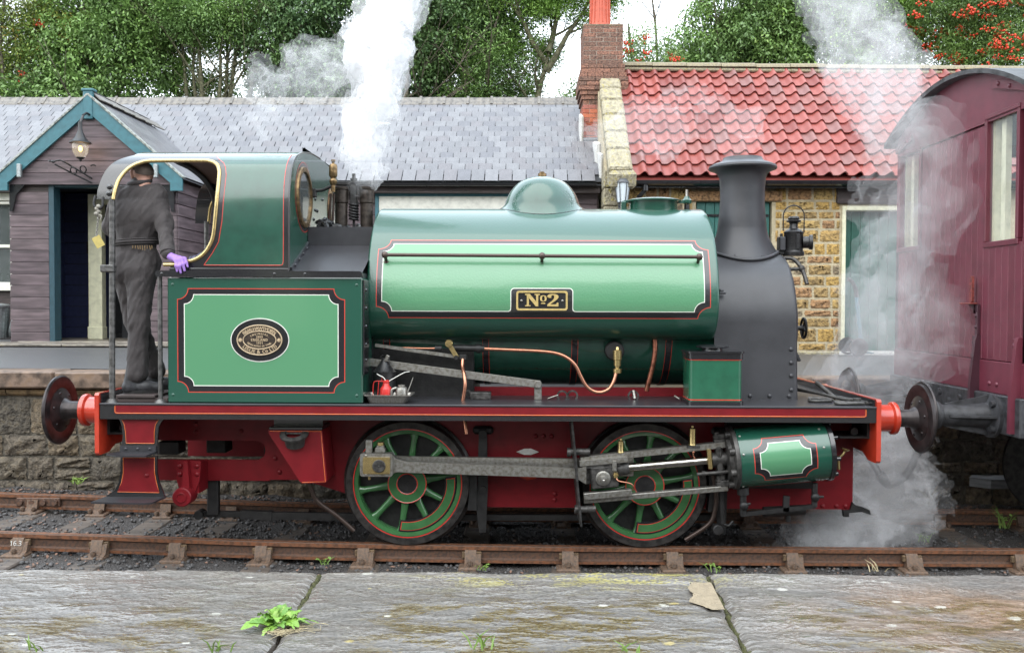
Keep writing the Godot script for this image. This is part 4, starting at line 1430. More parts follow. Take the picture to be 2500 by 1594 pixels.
func loco_tank(loco: Node3D) -> void:
	var prof := tank_profile()
	var acc := [0.0]
	for i in range(1, prof.size()):
		acc.append(acc[i - 1] + prof[i].distance_to(prof[i - 1]))
	var x0 := -1.345
	var x1 := 1.645
	var S := 1.8
	var m := MB.new()
	var xs := [x0, x0 + 0.004, x0 + 0.012, x0 + 0.025, -0.6, 0.15, 0.9, x1 - 0.025, x1 - 0.012, x1 - 0.004, x1]
	for sgn in [1.0, -1.0]:
		var rows := []
		var uvs := []
		for i in xs.size():
			var edge: float = minf(xs[i] - x0, x1 - xs[i])
			var inset: float = 0.0 if edge >= 0.025 else 0.025 - sqrt(maxf(0.025 * 0.025 - pow(0.025 - edge, 2.0), 0.0))
			var line := PackedVector3Array()
			var uv := PackedVector2Array()
			for j in prof.size():
				var q: Vector2 = prof[j]
				var c := Vector2(0, 2.1)
				var dirv := (q - c).normalized()
				q -= dirv * inset
				line.append(Vector3(xs[i], q.y, q.x * sgn))
				uv.append(Vector2((xs[i] - x0) / (x1 - x0), acc[j] / S))
			rows.append(line)
			uvs.append(uv)
		m.sheet(rows, sgn > 0, false, uvs)
	var tm := lining(1792, 1078, Vector2(x1 - x0, S), Vector2(x0, 0), [Vector2(-1.258, 0.845), Vector2(1.566, 1.563), 0.1], [Vector2(-1.212, 0.887), Vector2(1.516, 1.502), 0.083], [Vector2(0.144, 1.44), Vector2(0.262, 0.135), 0.03])
	var f := FastNoiseLite.new()
	f.seed = 5
	f.noise_type = FastNoiseLite.TYPE_CELLULAR
	f.frequency = 0.17
	f.cellular_return_type = FastNoiseLite.RETURN_DISTANCE
	var im := f.get_image(1024, 616, true)
	tm.heightmap_enabled = true
	tm.heightmap_texture = ImageTexture.create_from_image(im)
	tm.heightmap_scale = 0.1
	tm.roughness = 0.32
	var tank := part("saddle_tank", m, tm, loco)
	for e in [[x0, -1.0], [x1, 1.0]]:
		m = MB.new()
		var poly := PackedVector2Array()
		for sgn in [1.0, -1.0]:
			for j in prof.size():
				var q: Vector2 = prof[j if sgn > 0 else prof.size() - 1 - j]
				if sgn < 0 and j == prof.size() - 1:
					continue
				q -= (q - Vector2(0, 2.1)).normalized() * 0.025
				poly.append(Vector2(q.x * sgn, q.y))
		m.prism(poly, 0.004, Transform3D(Basis(Vector3(0, 0, 1), Vector3(0, 1, 0), Vector3(1, 0, 0)), Vector3(e[0] - (0.0 if e[1] < 0 else 0.004), 0, 0)))
		part("tank_end", m, K.dark_green, tank)
	# angle strip at the rear edge
	m = MB.new()
	m.bb(Vector3(-1.33, 1.5, 0.95), Vector3(-1.318, 2.28, 1.165))
	for y in [2.2, 2.05, 1.9, 1.75, 1.62]:
		m.rivet(Vector3(-1.318, y, 1.08), Vector3(1, 0, 0), 0.015)
	part("edge_strip", m, K.black_paint, loco)
	# dome
	m = MB.new()
	var rows := []
	var dp := [Vector2(0.398, 0.0), Vector2(0.372, 0.018), Vector2(0.352, 0.046), Vector2(0.342, 0.08), Vector2(0.322, 0.127), Vector2(0.293, 0.174), Vector2(0.255, 0.22), Vector2(0.205, 0.26), Vector2(0.13, 0.292), Vector2(0.06, 0.306), Vector2(0.0, 0.309)]
	var smooth := spline2(dp, 3)
	for q in smooth:
		var line := PackedVector3Array()
		for j in 48:
			var a := TAU * j / 48
			var zz: float = sin(a) * q.x
			var base := 2.12 + 0.86 * sqrt(1.0 - pow(zz / 0.93, 2.0)) + 0.004
			var k: float = clampf(q.y / 0.1, 0.0, 1.0)
			line.append(Vector3(0.16 + cos(a) * q.x, lerpf(base, 2.98, k) + q.y, zz))
		rows.append(line)
	m.sheet(rows, true, true)
	var dm := part("dome", m, K.dark_green, loco)
	m = MB.new()
	m.nut(Vector3(0.16, 3.29, 0), Vector3.UP, 0.04, 0.03)
	m.cyl(Vector3(0.16, 3.29, 0), Vector3(0.16, 3.335, 0), 0.022, 10)
	part("dome_nut", m, K.old_brass, dm)
	m = MB.new()
	var rim := []
	for j in 49:
		var a := TAU * j / 48
		var zz := sin(a) * 0.399
		rim.append(Vector3(0.16 + cos(a) * 0.399, 2.12 + 0.86 * sqrt(1.0 - pow(zz / 0.93, 2.0)) + 0.001, zz))
	m.tube(rim, 0.004, 5, false)
	part("dome_edge", m, K.black_paint, dm)
	# filler
	m = MB.new()
	m.lathe(Vector3(1.21, 2.93, 0), Vector3.UP, [Vector2(0.225, 0), Vector2(0.222, 0.115), Vector2(0.225, 0.12)], 36)
	var fl := part("tank_filler", m, K.dark_green, loco)
	m = MB.new()
	m.lathe(Vector3(1.21, 3.05, 0), Vector3.UP, [Vector2(0.0, 0.0), Vector2(0.255, 0.0), Vector2(0.258, 0.012), Vector2(0.24, 0.022), Vector2(0.1, 0.03), Vector2(0, 0.032)], 36)
	m.bb(Vector3(0.905, 2.95, -0.04), Vector3(0.955, 3.06, 0.04), 0.01)
	m.bar(Vector3(0.93, 3.055, 0), Vector3(1.0, 3.055, 0), 0.05, 0.025)
	m.bar(Vector3(1.44, 3.05, 0), Vector3(1.53, 3.05, 0), 0.06, 0.025)
	m.lathe(Vector3(1.525, 3.035, 0), Vector3.UP, [Vector2(0.03, 0), Vector2(0.046, 0.01), Vector2(0.048, 0.035), Vector2(0.03, 0.05), Vector2(0.022, 0.07), Vector2(0, 0.07)], 16)
	part("filler_lid", m, K.dark_green, fl)
	m = MB.new()
	m.cyl(Vector3(1.525, 3.08, 0), Vector3(1.525, 3.17, 0), 0.013, 10)
	part("clamp_screw", m, K.bright_steel, fl)
	m = MB.new()
	m.cyl(Vector3(1.525, 2.95, 0), Vector3(1.525, 3.03, 0), 0.026, 10)
	part("clamp_foot", m, K.black_paint, fl)
	# handrail along the tank
	m = MB.new()
	var hr := [Vector3(-1.185, 2.5, 0.925), Vector3(0.145, 2.495, 0.925), Vector3(1.47, 2.49, 0.925)]
	m.tube([hr[0] - Vector3(0.01, 0, 0), hr[1], hr[2] + Vector3(0.01, 0, 0)], 0.0155, 12)
	var rail := part("handrail", m, K.pipe_brown, loco)
	for q in hr:
		m = MB.new()
		m.ball(q, Vector3(0.029, 0.031, 0.029), 14)
		m.cyl(q, q + Vector3(0, -0.055, -0.085), 0.014, 10)
		m.cyl(q + Vector3(0, -0.045, -0.07), q + Vector3(0, -0.06, -0.092), 0.027, 12)
		part("handrail_knob", m, K.pipe_brown, rail)
	# number plate
	m = MB.new()
	m.prism(rounded(Vector2(-0.072, 2.035), Vector2(0.362, 2.2), 0.02), 0.014, flatxf(0.928))
	var np := part("number_plate", m, K.black_paint, loco)
	m = MB.new()
	var ro := rounded(Vector2(-0.072, 2.035), Vector2(0.362, 2.2), 0.022, 6)
	var ri := rounded(Vector2(-0.056, 2.051), Vector2(0.346, 2.184), 0.012, 6)
	for i in ro.size():
		var j := (i + 1) % ro.size()
		m.quad(Vector3(ro[i].x, ro[i].y, 0.95), Vector3(ro[j].x, ro[j].y, 0.95), Vector3(ri[j].x, ri[j].y, 0.95), Vector3(ri[i].x, ri[i].y, 0.95), Vector3(0, 0, 1))
		m.facing(Vector3(ro[i].x, ro[i].y, 0.95), Vector3(ro[j].x, ro[j].y, 0.95), Vector3(ro[j].x, ro[j].y, 0.93), Vector3(ro[i].x, ro[i].y, 0.93), Vector3(0.145, 2.117, 0.94))
		m.facing(Vector3(ri[i].x, ri[i].y, 0.95), Vector3(ri[j].x, ri[j].y, 0.95), Vector3(ri[j].x, ri[j].y, 0.942), Vector3(ri[i].x, ri[i].y, 0.942), Vector3(ri[i].x * 2.0 - 0.145, ri[i].y * 2.0 - 2.117, 0.94))
	part("plate_rim", m, K.plate_brass, np)
	m = MB.new()
	for dx in [-0.0035, 0.0035]:
		letters(m, "N", 0.142, 0.0115, Transform3D(Basis().scaled(Vector3(1.12, 0.98, 1)), Vector3(0.063 + dx, 2.117, 0.947)), "Droid Serif")
		letters(m, "2", 0.142, 0.0115, Transform3D(Basis().scaled(Vector3(1.3, 0.98, 1)), Vector3(0.24 + dx, 2.117, 0.947)), "Droid Serif")
	letters(m, "N", 0.142, 0.012, Transform3D(Basis().scaled(Vector3(1.12, 0.98, 1)), Vector3(0.063, 2.117, 0.947)), "Droid Serif")
	letters(m, "o", 0.095, 0.012, Transform3D(Basis().scaled(Vector3(1.1, 1.0, 1)), Vector3(0.155, 2.142, 0.947)), "Droid Serif")
	letters(m, "2", 0.142, 0.012, Transform3D(Basis().scaled(Vector3(1.3, 0.98, 1)), Vector3(0.24, 2.117, 0.947)), "Droid Serif")
	m.bb(Vector3(0.137, 2.09, 0.942), Vector3(0.173, 2.1, 0.952))
	part("plate_lettering", m, K.plate_brass, np)
	m = MB.new()
	for x in [-0.028, 0.318]:
		m.rivet(Vector3(x, 2.117, 0.942), Vector3(0, 0, 1), 0.011)
	part("plate_screw", m, K.steel, np)


# strips of a side sheet between rows of height: each row gives [x left, x right]; z follows the cab side
func cab_strip(m: MB, ys: Array, span: Callable, off: float, sgn: float) -> void:
	for i in ys.size() - 1:
		var a: Vector2 = span.call(ys[i])
		var b: Vector2 = span.call(ys[i + 1])
		if a.y - a.x < 0.001 and b.y - b.x < 0.001:
			continue
		var za := (cab_z(ys[i]) + off) * sgn
		var zb := (cab_z(ys[i + 1]) + off) * sgn
		var e := 0.01
		var na := Vector3(0, -(cab_z(ys[i] + e) - cab_z(ys[i] - e)) / (2.0 * e), 1).normalized() * Vector3(1, 1, sgn)
		var nb := Vector3(0, -(cab_z(ys[i + 1] + e) - cab_z(ys[i + 1] - e)) / (2.0 * e), 1).normalized() * Vector3(1, 1, sgn)
		if off < 0.0:
			na = -na
			nb = -nb
		m.quadn(Vector3(a.x, ys[i], za), Vector3(a.y, ys[i], za), Vector3(b.y, ys[i + 1], zb), Vector3(b.x, ys[i + 1], zb), na, na, nb, nb)


func arc_text(m: MB, text: String, c: Vector2, a: float, b: float, from: float, to: float, size: float, z: float, below: bool) -> void:
	var n := text.length()
	var widths := []
	var total := 0.0
	for i in n:
		var probe := MB.new()
		var w := letters(probe, text[i], size, 0.003, Transform3D.IDENTITY) if text[i] != " " else size * 0.3
		w = maxf(w, size * 0.12) + size * 0.12
		widths.append(w)
		total += w
	# positions by share of the arc length
	var samples := 200
	var acc := [0.0]
	for i in samples:
		var t0 := deg_to_rad(lerpf(from, to, float(i) / samples))
		var t1 := deg_to_rad(lerpf(from, to, float(i + 1) / samples))
		acc.append(acc[i] + Vector2(cos(t0) * a, sin(t0) * b).distance_to(Vector2(cos(t1) * a, sin(t1) * b)))
	var run := 0.0
	for i in n:
		var at: float = (run + widths[i] * 0.5) / total * acc[samples]
		run += widths[i]
		if text[i] == " ":
			continue
		var k := 0
		while k < samples - 1 and acc[k + 1] < at:
			k += 1
		var t := deg_to_rad(lerpf(from, to, float(k) / samples))
		var p := c + Vector2(cos(t) * a, sin(t) * b)
		var nn := Vector2(cos(t) / a, sin(t) / b).normalized()
		if below:
			nn = -nn
		letters(m, text[i], size, 0.003, Transform3D(Basis(Vector3(nn.y, -nn.x, 0), Vector3(nn.x, nn.y, 0), Vector3(0, 0, 1)), Vector3(p.x, p.y, z)))


func loco_cab(loco: Node3D) -> void:
	var cutR := [Vector2(2.404, -2.9), Vector2(2.41, -2.859), Vector2(2.438, -2.747), Vector2(2.47, -2.68), Vector2(2.513, -2.634), Vector2(2.56, -2.603), Vector2(2.614, -2.579), Vector2(2.68, -2.566), Vector2(2.756, -2.558), Vector2(2.86, -2.548), Vector2(2.974, -2.54), Vector2(3.06, -2.536), Vector2(3.139, -2.538), Vector2(3.18, -2.543), Vector2(3.216, -2.556), Vector2(3.242, -2.575), Vector2(3.265, -2.61), Vector2(3.277, -2.65), Vector2(3.283, -2.7)]
	var cutL := [Vector2(2.94, -3.403), Vector2(3.02, -3.392), Vector2(3.094, -3.375), Vector2(3.14, -3.354), Vector2(3.175, -3.333), Vector2(3.21, -3.304), Vector2(3.242, -3.265), Vector2(3.262, -3.225), Vector2(3.276, -3.183), Vector2(3.281, -3.1), Vector2(3.283, -3.0)]
	var wing := [Vector2(2.94, -3.543), Vector2(3.02, -3.538), Vector2(3.088, -3.525), Vector2(3.14, -3.512), Vector2(3.186, -3.497), Vector2(3.225, -3.478), Vector2(3.253, -3.462), Vector2(3.285, -3.435), Vector2(3.31, -3.405), Vector2(3.33, -3.37), Vector2(3.345, -3.34)]
	var xf := -1.944
	# red line beside the cut-out
	var lineR := [Vector2(2.400, -2.651), Vector2(2.493, -2.584), Vector2(2.592, -2.528), Vector2(2.757, -2.500), Vector2(2.921, -2.488), Vector2(3.053, -2.481), Vector2(3.152, -2.481), Vector2(3.223, -2.501), Vector2(3.259, -2.525), Vector2(3.300, -2.585), Vector2(3.345, -2.640)]
	var ys := []
	for i in 77:
		ys.append(2.4 + 0.0115 * i)
	ys.append(3.283)
	ys.append(3.2831)
	for y in [3.29, 3.3, 3.315, 3.33, 3.345]:
		ys.append(y)
	ys.sort()
	var skin: Node3D
	for sgn in [1.0, -1.0]:
		# black edge round the opening and the rear wing
		var m := MB.new()
		for off in [0.0, -0.012]:
			var lo := [2.36, 2.365, 2.37, 2.38, 2.39, 2.4]
			cab_strip(m, lo, func(y: float) -> Vector2: return Vector2(-2.93, xf), off, sgn)
			cab_strip(m, ys, func(y: float) -> Vector2: return Vector2(along(cutR, y), maxf(along(lineR, y), along(cutR, y))) if y <= 3.2831 else Vector2(along(lineR, y), along(lineR, y)), off, sgn)
			cab_strip(m, ys, func(y: float) -> Vector2: return Vector2(along(wing, y), along(cutL, y)) if y > 2.94 and y <= 3.2831 else Vector2(0, 0), off, sgn)
			cab_strip(m, ys, func(y: float) -> Vector2: return Vector2(along(wing, y), along(lineR, y)) if y >= 3.283 else Vector2(0, 0), off, sgn)
			cab_strip(m, ys, func(y: float) -> Vector2: return Vector2(-1.99, xf), off, sgn)
		var sh := part("cab_side_sheet", m, K.black_paint, loco)
		m = MB.new()
		cab_strip(m, ys, func(y: float) -> Vector2: return Vector2(maxf(along(lineR, y), along(cutR, y)), -1.99), 0.0, sgn)
		part("green_field", m, K.dark_green, sh)
		m = MB.new()
		cab_strip(m, ys, func(y: float) -> Vector2: return Vector2(maxf(along(lineR, y), along(cutR, y)), -1.99), -0.012, sgn)
		part("inner_lining", m, K.cab_ceiling, sh)
		if sgn > 0:
			m = MB.new()
			var path := []
			for q in lineR:
				path.append(Vector3(q.y, q.x, cab_z(q.x) + 0.001))
			m.tube(path, 0.0036, 5)
			path = []
			for q in [Vector2(-2.645, 2.4), Vector2(-2.02, 2.4), Vector2(-2.0, 2.405), Vector2(-1.993, 2.43), Vector2(-1.991, 2.6), Vector2(-1.991, 2.8), Vector2(-1.991, 2.95), Vector2(-1.991, 3.05), Vector2(-1.991, 3.12), Vector2(-1.991, 3.18), Vector2(-1.991, 3.24), Vector2(-1.991, 3.28), Vector2(-1.991, 3.32), Vector2(-1.991, 3.345)]:
				path.append(Vector3(q.x, q.y, cab_z(q.y) + 0.001))
			m.tube(path, 0.0036, 5)
			part("red_line", m, K.red_line, sh)
		# brass beading round the opening
		m = MB.new()
		var bead := []
		for q in cutL:
			bead.append(Vector3(q.y, q.x, (cab_z(q.x)) * sgn))
		for i in range(cutR.size() - 1, -1, -1):
			bead.append(Vector3(cutR[i].y, cutR[i].x, cab_z(cutR[i].x) * sgn))
		bead.append(Vector3(-2.985, 2.402, cab_z(2.4) * sgn))
		m.tube(spline(bead, 3), 0.0165, 10)
		part("brass_beading", m, K.brass, sh)
		m = MB.new()
		for y in [3.045, 2.99]:
			m.rivet(Vector3(-3.44, y, (cab_z(y) + 0.0) * sgn), Vector3(0, 0, sgn), 0.026)
		part("wing_bolt", m, K.black_paint, sh)
		skin = sh
	# roof between the two side sheets
	var top := []
	for q in cab_profile():
		if q.y >= 3.344:
			top.append(q)
	top.append(Vector2(cab_z(3.345), 3.345))
	var full := []
	for i in range(top.size() - 1, 0, -1):
		full.append(Vector2(-top[i].x, top[i].y))
	full.append_array(top)
	for e in [["roof", -3.34, -2.64, K.black_paint], ["roof", -2.64, xf, K.dark_green]]:
		var m := MB.new()
		var rows := []
		for x in [e[1], e[2]]:
			var line := PackedVector3Array()
			for q in full:
				line.append(Vector3(x, q.y, q.x))
			rows.append(line)
		m.sheet(rows, true)
		part(e[0], m, e[3], loco)
	var m := MB.new()
	var rows := []
	for x in [-3.335, xf - 0.003]:
		var line := PackedVector3Array()
		for q in full:
			line.append(Vector3(x, q.y - 0.014, q.x * 0.985))
		rows.append(line)
	m.sheet(rows, false)
	part("ceiling", m, K.cab_ceiling, loco)
	m = MB.new()
	for x in [-3.3, -2.56]:
		var path := []
		for i in range(cab_profile().size()):
			var q: Vector2 = cab_profile()[i]
			if q.y > 2.9:
				path.append(Vector3(x, q.y - 0.03, -q.x + 0.03))
		m.tube(path, 0.03, 6)
	part("roof_angle", m, K.grimy_black, loco)
	# front and its round windows
	m = MB.new()
	var yy := []
	for i in 111:
		yy.append(2.3 + 0.0105 * i)
	var zfull := func(y: float) -> float:
		if y >= 3.456:
			return 0.01
		var prof := cab_profile()
		var line := []
		for q in prof:
			line.push_front(Vector2(q.y, q.x))
		return along(line, y)
	var wc := Vector2(0.632, 3.017)
	var wr := 0.232
	for i in yy.size() - 1:
		var y0: float = yy[i]
		var y1: float = minf(yy[i + 1], 3.456)
		if y0 >= y1:
			break
		var za: float = zfull.call(y0)
		var zb: float = zfull.call(y1)
		var ca := sqrt(maxf(wr * wr - pow(y0 - wc.y, 2), 0.0))
		var cb := sqrt(maxf(wr * wr - pow(y1 - wc.y, 2), 0.0))
		for x in [xf, xf - 0.012]:
			var nn := Vector3(1, 0, 0) if x == xf else Vector3(-1, 0, 0)
			for sp in [[-za, -zb, -wc.x - ca, -wc.x - cb], [-wc.x + ca, -wc.x + cb, wc.x - ca, wc.x - cb], [wc.x + ca, wc.x + cb, za, zb]]:
				m.quad(Vector3(x, y0, sp[0]), Vector3(x, y0, sp[2]), Vector3(x, y1, sp[3]), Vector3(x, y1, sp[1]), nn)
	var fr := part("cab_front", m, K.dark_green, loco)
	for s in [1.0, -1.0]:
		m = MB.new()
		m.lathe(Vector3(xf, wc.y, wc.x * s), Vector3(1, 0, 0), [Vector2(0.222, -0.012), Vector2(0.222, 0.018), Vector2(0.235, 0.022), Vector2(0.262, 0.018), Vector2(0.268, 0.004), Vector2(0.268, 0.0)], 40)
		var ring := part("window_ring", m, K.old_brass, fr)
		m = MB.new()
		m.lathe(Vector3(xf, wc.y, wc.x * s), Vector3(1, 0, 0), [Vector2(0.268, 0.002), Vector2(0.3, 0.002), Vector2(0.3, 0.0)], 40)
		part("black_edge", m, K.black_paint, ring)
		m = MB.new()
		m.lathe(Vector3(xf, wc.y, wc.x * s), Vector3(1, 0, 0), [Vector2(0.3, 0.003), Vector2(0.307, 0.003)], 40)
		part("red_line", m, K.red_line, ring)
		m = MB.new()
		m.lathe(Vector3(xf + 0.004, wc.y, wc.x * s), Vector3(1, 0, 0), [Vector2(0.225, 0.0), Vector2(0.0, 0.001)], 32)
		part("glass", m, K.window_glass, ring)
	m = MB.new()
	for q in [Vector2(2.95, 0.2), Vector2(2.95, 0.12), Vector2(3.05, 0.2), Vector2(2.86, 0.26), Vector2(2.84, 0.16), Vector2(2.84, 0.05), Vector2(3.08, -0.1)]:
		m.rivet(Vector3(xf, q.x, q.y), Vector3(1, 0, 0), 0.016)
	part("front_rivet", m, K.black_paint, fr)
	m = MB.new()
	var edge := []
	for q in cab_profile():
		edge.append(Vector3(xf, q.y, q.x))
	m.tube(edge, 0.007, 6)
	part("front_edge", m, K.black_paint, fr)
	# bunkers at both sides
	for s in [1.0, -1.0]:
		m = MB.new()
		var z1: float = 1.17 * s
		var z0: float = 0.72 * s
		m.bb(Vector3(-2.945, 1.262, minf(z0, z1 - 0.002 * s)), Vector3(-1.331, 2.3, maxf(z0, z1 - 0.002 * s)), 0.012)
		var bk := part("bunker", m, K.dark_green, loco)
		if s > 0:
			m = MB.new()
			m.quad(Vector3(-2.933, 1.274, 1.17), Vector3(-1.343, 1.274, 1.17), Vector3(-1.343, 2.29, 1.17), Vector3(-2.933, 2.29, 1.17), Vector3(0, 0, 1), Vector2(0, 0), Vector2(1, 0), Vector2(1, 1), Vector2(0, 1))
			var pm := lining(1400, 894, Vector2(1.59, 1.016), Vector2(-2.933, 1.274), [Vector2(-2.859, 1.354), Vector2(-1.479, 2.206), 0.088], [Vector2(-2.803, 1.407), Vector2(-1.533, 2.157), 0.077])
			part("lined_panel", m, pm, bk)
			m = MB.new()
			for q in [Vector2(-2.9, 1.33), Vector2(-1.38, 1.33), Vector2(-2.9, 2.24), Vector2(-1.38, 2.24)]:
				m.rivet(Vector3(q.x, q.y, 1.17), Vector3(0, 0, 1), 0.013, 0.004)
			part("side_screw", m, K.dark_green, bk)
		m = MB.new()
		m.prism(rounded(Vector2(-3.035, 2.302), Vector2(-1.33, 2.352), 0.024), 0.03, flatxf(1.165 if s > 0 else -1.195))
		for x in [-2.98, -2.05, -1.8]:
			m.rivet(Vector3(x, 2.327, 1.195 * s), Vector3(0, 0, s), 0.012, 0.004)
		m.bb(Vector3(-2.93, 2.34, minf(1.125 * s, 1.16 * s)), Vector3(xf, 2.375, maxf(1.125 * s, 1.16 * s)), 0.004)
		part("top_strip", m, K.black_paint, bk)
	# builder's plate on the near bunker
	var c := Vector2(-2.178, 1.785)
	m = MB.new()
	m.prism(oval(c, 0.243, 0.181, 56), 0.003, flatxf(1.17))
	var bp := part("plate_surround", m, K.white_line, loco)
	m = MB.new()
	m.prism(oval(c, 0.235, 0.173, 56), 0.0045, flatxf(1.17))
	part("black_oval", m, K.black_paint, bp)
	m = MB.new()
	m.prism(oval(c, 0.1875, 0.1255, 56), 0.012, flatxf(1.17))
	part("builders_plate", m, K.plate_ground, bp)
	m = MB.new()
	for e in [[0.184, 0.122, 0.0055], [0.136, 0.073, 0.0045]]:
		var path := []
		for i in 57:
			path.append(Vector3(c.x + cos(TAU * i / 56) * e[0], c.y + sin(TAU * i / 56) * e[1], 1.183))
		m.tube(path, e[2], 6, false)
	for s in [-1.0, 1.0]:
		m.lathe(Vector3(c.x + 0.16 * s, c.y, 1.182), Vector3(0, 0, 1), [Vector2(0.016, 0), Vector2(0.014, 0.004), Vector2(0.009, 0.003), Vector2(0.008, 0.007), Vector2(0, 0.009)], 14)
	arc_text(m, "R&W.HAWTHORN,", c, 0.157, 0.096, 149.0, 29.0, 0.041, 1.184, false)
	arc_text(m, "LESLIE & Co LTD", c, 0.157, 0.096, 211.0, 331.0, 0.04, 1.184, true)
	arc_text(m, "ENGINEERS.", c + Vector2(0, -0.012), 0.1, 0.064, 140.0, 40.0, 0.022, 1.184, false)
	arc_text(m, "NEWCASTLE on TYNE.", c + Vector2(0, 0.006), 0.112, 0.056, 208.0, 332.0, 0.021, 1.184, true)
	letters(m, "2859", 0.026, 0.003, Transform3D(Basis(), Vector3(c.x, c.y + 0.026, 1.184)))
	letters(m, "ENGLAND", 0.03, 0.003, Transform3D(Basis(), Vector3(c.x - 0.002, c.y + 0.001, 1.184)))
	letters(m, "1911", 0.026, 0.003, Transform3D(Basis(), Vector3(c.x, c.y - 0.024, 1.184)))
	part("plate_lettering", m, K.letter_brass, bp)
	# sloping top over the firebox, coal plate
	m = MB.new()
	for s in [1.0, -1.0]:
		m.facing(Vector3(xf + 0.005, 2.345, 1.15 * s), Vector3(-1.335, 2.345, 1.15 * s), Vector3(-1.335, 2.605, 0.5 * s), Vector3(xf + 0.005, 2.605, 0.5 * s), Vector3(-1.6, 2.0, 0))
		m.bb(Vector3(xf + 0.005, 2.55, 0.5 * s - 0.006), Vector3(-1.33, 2.77, 0.5 * s + 0.006))
		m.bar(Vector3(xf + 0.01, 2.36, 1.12 * s), Vector3(xf + 0.01, 2.62, 0.48 * s), 0.02, 0.05)
		for k in 4:
			var f := 0.15 + 0.22 * k
			m.rivet(Vector3(xf + 0.02, lerpf(2.37, 2.62, f), lerpf(1.12, 0.48, f) * s), Vector3(1, 0, 0), 0.016)
	m.bb(Vector3(-1.36, 1.4, -1.1), Vector3(-1.345, 2.34, 1.1))
	m.bb(Vector3(-1.36, 2.3, -0.5), Vector3(-1.345, 2.77, 0.5))
	part("firebox_top", m, K.wet_plate, loco)
	# boiler front in the dark of the cab
	m = MB.new()
	m.bb(Vector3(-2.1, 1.3, -0.7), Vector3(-1.96, 2.55, 0.7), 0.02)
	m.cyl(Vector3(-2.1, 1.95, 0), Vector3(-1.96, 1.95, 0), 0.55, 28)
	m.cyl(Vector3(-2.3, 2.3, -0.2), Vector3(-2.1, 2.3, -0.2), 0.05, 12)
	m.bb(Vector3(-2.35, 2.5, -0.6), Vector3(-2.0, 2.54, 0.6))
	m.bb(Vector3(-3.05, 1.262, -0.72), Vector3(-2.96, 1.9, 0.72))
	part("backhead", m, K.grimy_black, loco)
	# poles at the rear, their clamp
	for s in [1.0, -1.0]:
		m = MB.new()
		m.cyl(Vector3(-3.425, 1.262, 1.13 * s), Vector3(-3.42, 2.96, 1.11 * s), 0.024, 12)
		m.lathe(Vector3(-3.425, 1.262, 1.13 * s), Vector3.UP, [Vector2(0.05, 0), Vector2(0.045, 0.012), Vector2(0.028, 0.03)], 14)
		m.cyl(Vector3(-3.02, 1.262, 1.13 * s), Vector3(-3.02, 2.31, 1.13 * s), 0.019, 12)
		m.lathe(Vector3(-3.02, 1.262, 1.13 * s), Vector3.UP, [Vector2(0.05, 0), Vector2(0.045, 0.012), Vector2(0.025, 0.03)], 14)
		var pl := part("cab_pole", m, K.pole_iron, loco)
		m = MB.new()
		m.bb(Vector3(-3.51, 2.34, minf(1.09 * s, 1.155 * s)), Vector3(-3.395, 2.4, maxf(1.09 * s, 1.155 * s)), 0.008)
		part("pole_clamp", m, K.pole_iron, pl)
	m = MB.new()
	m.bb(Vector3(-3.4, 1.262, -1.1), Vector3(-2.96, 1.3, 1.13), 0.004)
	m.bb(Vector3(-3.385, 1.3, 0.75), Vector3(-3.06, 1.325, 1.15), 0.004)
	part("footboard", m, K.dark_timber, loco)
	# hook, brass rail end and gauge pipe inside the opening
	m = MB.new()
	m.tube(spline([Vector3(-2.64, 2.8, -0.95), Vector3(-2.63, 2.72, -0.95), Vector3(-2.67, 2.66, -0.95), Vector3(-2.73, 2.67, -0.95), Vector3(-2.745, 2.72, -0.95), Vector3(-2.77, 2.77, -0.95)], 5), 0.009, 8)
	m.cyl(Vector3(-2.56, 2.78, -0.9), Vector3(-2.72, 2.79, -0.9), 0.012, 8)
	m.cyl(Vector3(-2.56, 2.3, -0.6), Vector3(-2.56, 2.78, -0.6), 0.018, 8)
	part("cab_hook", m, K.pole_iron, loco)


